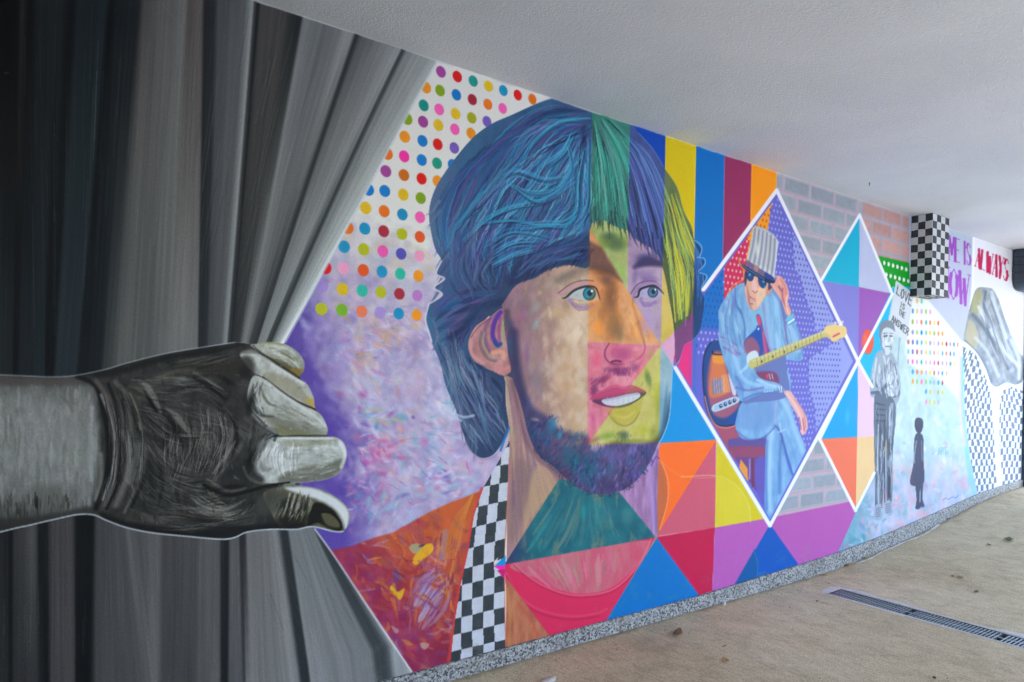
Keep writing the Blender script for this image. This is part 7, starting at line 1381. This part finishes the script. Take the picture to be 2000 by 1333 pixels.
def ragged(name, x0, x1, ya, yb, side, mat, z, amp=0.02):
    n = 46; vs, fs = [], []
    for i in range(n + 1):
        yy = ya + (yb - ya) * i / n; w = max(0.006, (0.5 + 0.5 * math.sin(i * .37 + side)) * amp + rnd.random() * amp * .6)
        if i in (0, n): w = .004
        xi = x0 if side < 0 else x1; xo = xi + side * (.004 + w); vs += [(xi, yy, z), (xo, yy, z)]
        if i: a = 2 * (i - 1); fs.append((a, a + 1, a + 3, a + 2))
    return mesh_obj(name, vs, fs, mat, dr)
ragged('mortar_edge', DR_X0, DR_X1, DR_Y0 + .03, DR_Y1, 1, m_mort.m, FZ + .004, .045); ragged('mortar_edge', DR_X0, DR_X1, DR_Y0 + .02, DR_Y1, -1, m_mort.m, FZ + .004, .02)
mesh_obj('mortar_edge', [(DR_X0 - .03, DR_Y0 + .02, FZ + .0045), (DR_X0 - .005, DR_Y0, FZ + .0045), (DR_X1 + .02, DR_Y0, FZ + .0045), (DR_X1 + .03, DR_Y0 + .03, FZ + .0045), (DR_X1 - .03, DR_Y0 + .06, FZ + .0045), (DR_X0 + .04, DR_Y0 + .055, FZ + .0045)], [(0, 1, 2, 3, 4, 5)], m_mort.m, dr)

# --- pale mineral streak on the floor near the skirting -----------------------
m_lime = Mat('lime_streak', rough=0.9, spec=0.2); v = m_lime.coords(); m_lime.color(m_lime.ramp(m_lime.noise(v, 60, 5), [(0.35, (0.6, 0.58, 0.54)), (0.65, (0.8, 0.78, 0.75))]))
pts = [(1672, 1102), (1690, 1096), (1705, 1090), (1722, 1080), (1745, 1070), (1762, 1062), (1778, 1056), (1800, 1048), (1815, 1040), (1835, 1027)]
q = smooth(pts, 5, False); vs, fs = [], []
for i, p in enumerate(q):
    P_ = on_floor(p[0], p[1], -0.02)
    for _ in range(6): P_ = on_floor(p[0], p[1], floor_z(P_[0]))
    w = (0.004 + 0.009 * rnd.random()) * (1 if 0 < i < len(q) - 1 else .2); z = floor_z(P_[0]) + .004
    vs += [(P_[0], P_[1] - w, z), (P_[0], P_[1] + w, z)]
    if i: a = 2 * (i - 1); fs.append((a, a + 1, a + 3, a + 2))
st_o = mesh_obj('lime_streak', vs, fs, m_lime.m, floor_o)

# --- leaves and litter ---------------------------------------------------------
def leaf_mat(name, c1, c2):
    m = Mat(name, rough=0.7, spec=0.25); v = m.coords(); m.color(m.ramp(m.noise(v, 90, 4), [(0.3, c1), (0.7, c2)])); return m.m
LM = {'brown': leaf_mat('dry_leaf', (0.13, 0.075, 0.04), (0.3, 0.2, 0.12)), 'orange': leaf_mat('orange_leaf', (0.4, 0.2, 0.06), (0.55, 0.33, 0.14)), 'green': leaf_mat('green_leaf', (0.05, 0.08, 0.02), (0.16, 0.2, 0.06)),
      'yellow': leaf_mat('yellow_leaf', (0.42, 0.4, 0.2), (0.6, 0.56, 0.34)), 'dark': leaf_mat('dark_leaf', (0.03, 0.024, 0.018), (0.09, 0.07, 0.05)), 'pale': leaf_mat('pale_scrap', (0.55, 0.54, 0.5), (0.75, 0.74, 0.7))}
def leaf(px, py, size, kind, label, ang, curl=0.35, wide=0.42, name='fallen_leaf', cat='leaf'):
    P_ = on_floor(px, py)
    for _ in range(6): P_ = on_floor(px, py, floor_z(P_[0]))
    n = 8; vs, fs = [], []; rr_ = random.Random(int(px))
    for i in range(n + 1):
        t = i / n; w = size * wide * math.sin(math.pi * t) ** 0.8 * (1 - .25 * t) + size * .012; xx = (t - .5) * size; up = curl * size * (2 * t - 1) ** 2 * .22
        for s in (-1, 0, 1): vs.append((xx, s * w * .5 + rr_.uniform(-.02, .02) * size, up + abs(s) * w * curl * .35 + (.004 if s else .003)))
        if i:
            a = 3 * (i - 1); fs += [(a, a + 1, a + 4, a + 3), (a + 1, a + 2, a + 5, a + 4)]
    o = mesh_obj(name, vs, fs, LM[kind], None, True); o.location = (P_[0], P_[1], floor_z(P_[0]) + .001); o.rotation_euler = (0, 0, ang)
    sm = o.modifiers.new('thickness', 'SOLIDIFY'); sm.thickness = 0.0012
    tag(o, label, cat, 'leaves and scraps on the floor'); return o
leaf(1324, 1240, .12, 'brown', 'large curled brown leaf on the concrete below the blue triangle', .5, .5)
leaf(1417, 1292, .05, 'orange', 'small orange leaf on the bare concrete, nearest to the camera', 1.2, .6, .6)
leaf(1415, 1264, .04, 'dark', 'thin dark stem lying above the small orange leaf', .1, .05, .14, 'leaf_stem', 'stem')
leaf(1688, 1091, .08, 'yellow', 'pale curled leaf leaning against the skirting', .9, .7, .6)
leaf(1656, 1105, .09, 'orange', 'orange leaf beside the end of the pale floor streak', .3, .4, .5)
leaf(1606, 1125, .05, 'orange', 'crumpled orange leaf at the skirting near the drain end', 2.1, .5, .5)
leaf(1853, 1018, .12, 'dark', 'dark leaf on the floor furthest up the ramp by the skirting', .3, .2, .3)
leaf(1970, 1058, .13, 'green', 'green leaf on the floor at the right edge', .2, .5, .5)
leaf(1932, 1066, .05, 'dark', 'small dark leaf to the left of the green leaf', .8, .2, .4)
leaf(1879, 1129, .08, 'yellow', 'pale yellow leaf on the floor between drain and ramp', .4, .6, .6)
leaf(1860, 1127, .035, 'dark', 'tiny dark leaf touching the left of the pale yellow leaf', .6, .3, .4)
leaf(1907, 1157, .05, 'dark', 'blackish leaf on the floor just above the drain', 0, .2, .45)
leaf(1596, 1176, .032, 'dark', 'small dark fragment left of the drain end', .3, .2, .4)
leaf(1622, 1167, .028, 'pale', 'white chip on the floor in front of the drain end', .9, .3, .8, 'paint_chip', 'chip')
leaf(1799, 1112, .022, 'pale', 'tiny white chip on the floor right of the pale streak', .2, .3, .8, 'paint_chip', 'chip')
leaf(1825, 1326, .03, 'dark', 'small dark scrap at the bottom edge of the view', .5, .2, .6)
leaf(1414, 1181, .09, 'pale', 'flat pale flake on the floor close to the skirting', .6, .02, .3, 'paint_chip', 'chip')
leaf(1072, 1331, .10, 'pale', 'white paper scrap cut by the lower edge of the view', .2, .1, .6, 'paper_scrap', 'paper')
leaf(1778, 1092, .03, 'yellow', 'small yellow leaf bit halfway between streak and drain', 1.4, .3, .6)
# crumbs of dirt
bm = bmesh.new(); rc = random.Random(9)
for i in range(620):
    if i % 3: cx, cy = rc.uniform(1.2, 8.2), -0.02 - abs(rc.gauss(0, .12))
    else: cx, cy = rc.uniform(1.5, 8), -rc.uniform(.1, 2.6)
    r = rc.uniform(.0015, .0048); z = floor_z(cx); an = rc.uniform(0, 6.3)
    t = [bm.verts.new((cx + r * math.cos(an + k * 2.1), cy + r * .7 * math.sin(an + k * 2.1), z + .0005)) for k in range(3)]; top = bm.verts.new((cx, cy, z + r * .9))
    for k in range(3): bm.faces.new([t[k], t[(k + 1) % 3], top])
dirt = bm_obj('floor_grit', bm, LM['dark']); tag(dirt, 'scattered dark grit and crumbs on the concrete floor', 'grit', kind='stuff')
# small hook in the ceiling
p = CAM + sight(1698, 357) * ((CEIL - CAM[2]) / sight(1698, 357)[2])
bm = bmesh.new(); bmesh.ops.create_cone(bm, cap_ends=True, segments=8, radius1=.006, radius2=.003, depth=.006, matrix=Matrix.Translation((0, 0, -.002)))
for i in range(8):
    a = i / 7 * 4.2; 
    bmesh.ops.create_icosphere(bm, subdivisions=1, radius=.0022, matrix=Matrix.Translation((.006 * math.sin(a), 0, -.006 - .006 * (1 - math.cos(a)))))
hk = bm_obj('ceiling_hook', bm, m_dark.m); hk.location = (p[0], p[1], CEIL - .001); tag(hk, 'tiny dark hook in the white ceiling', 'hook')
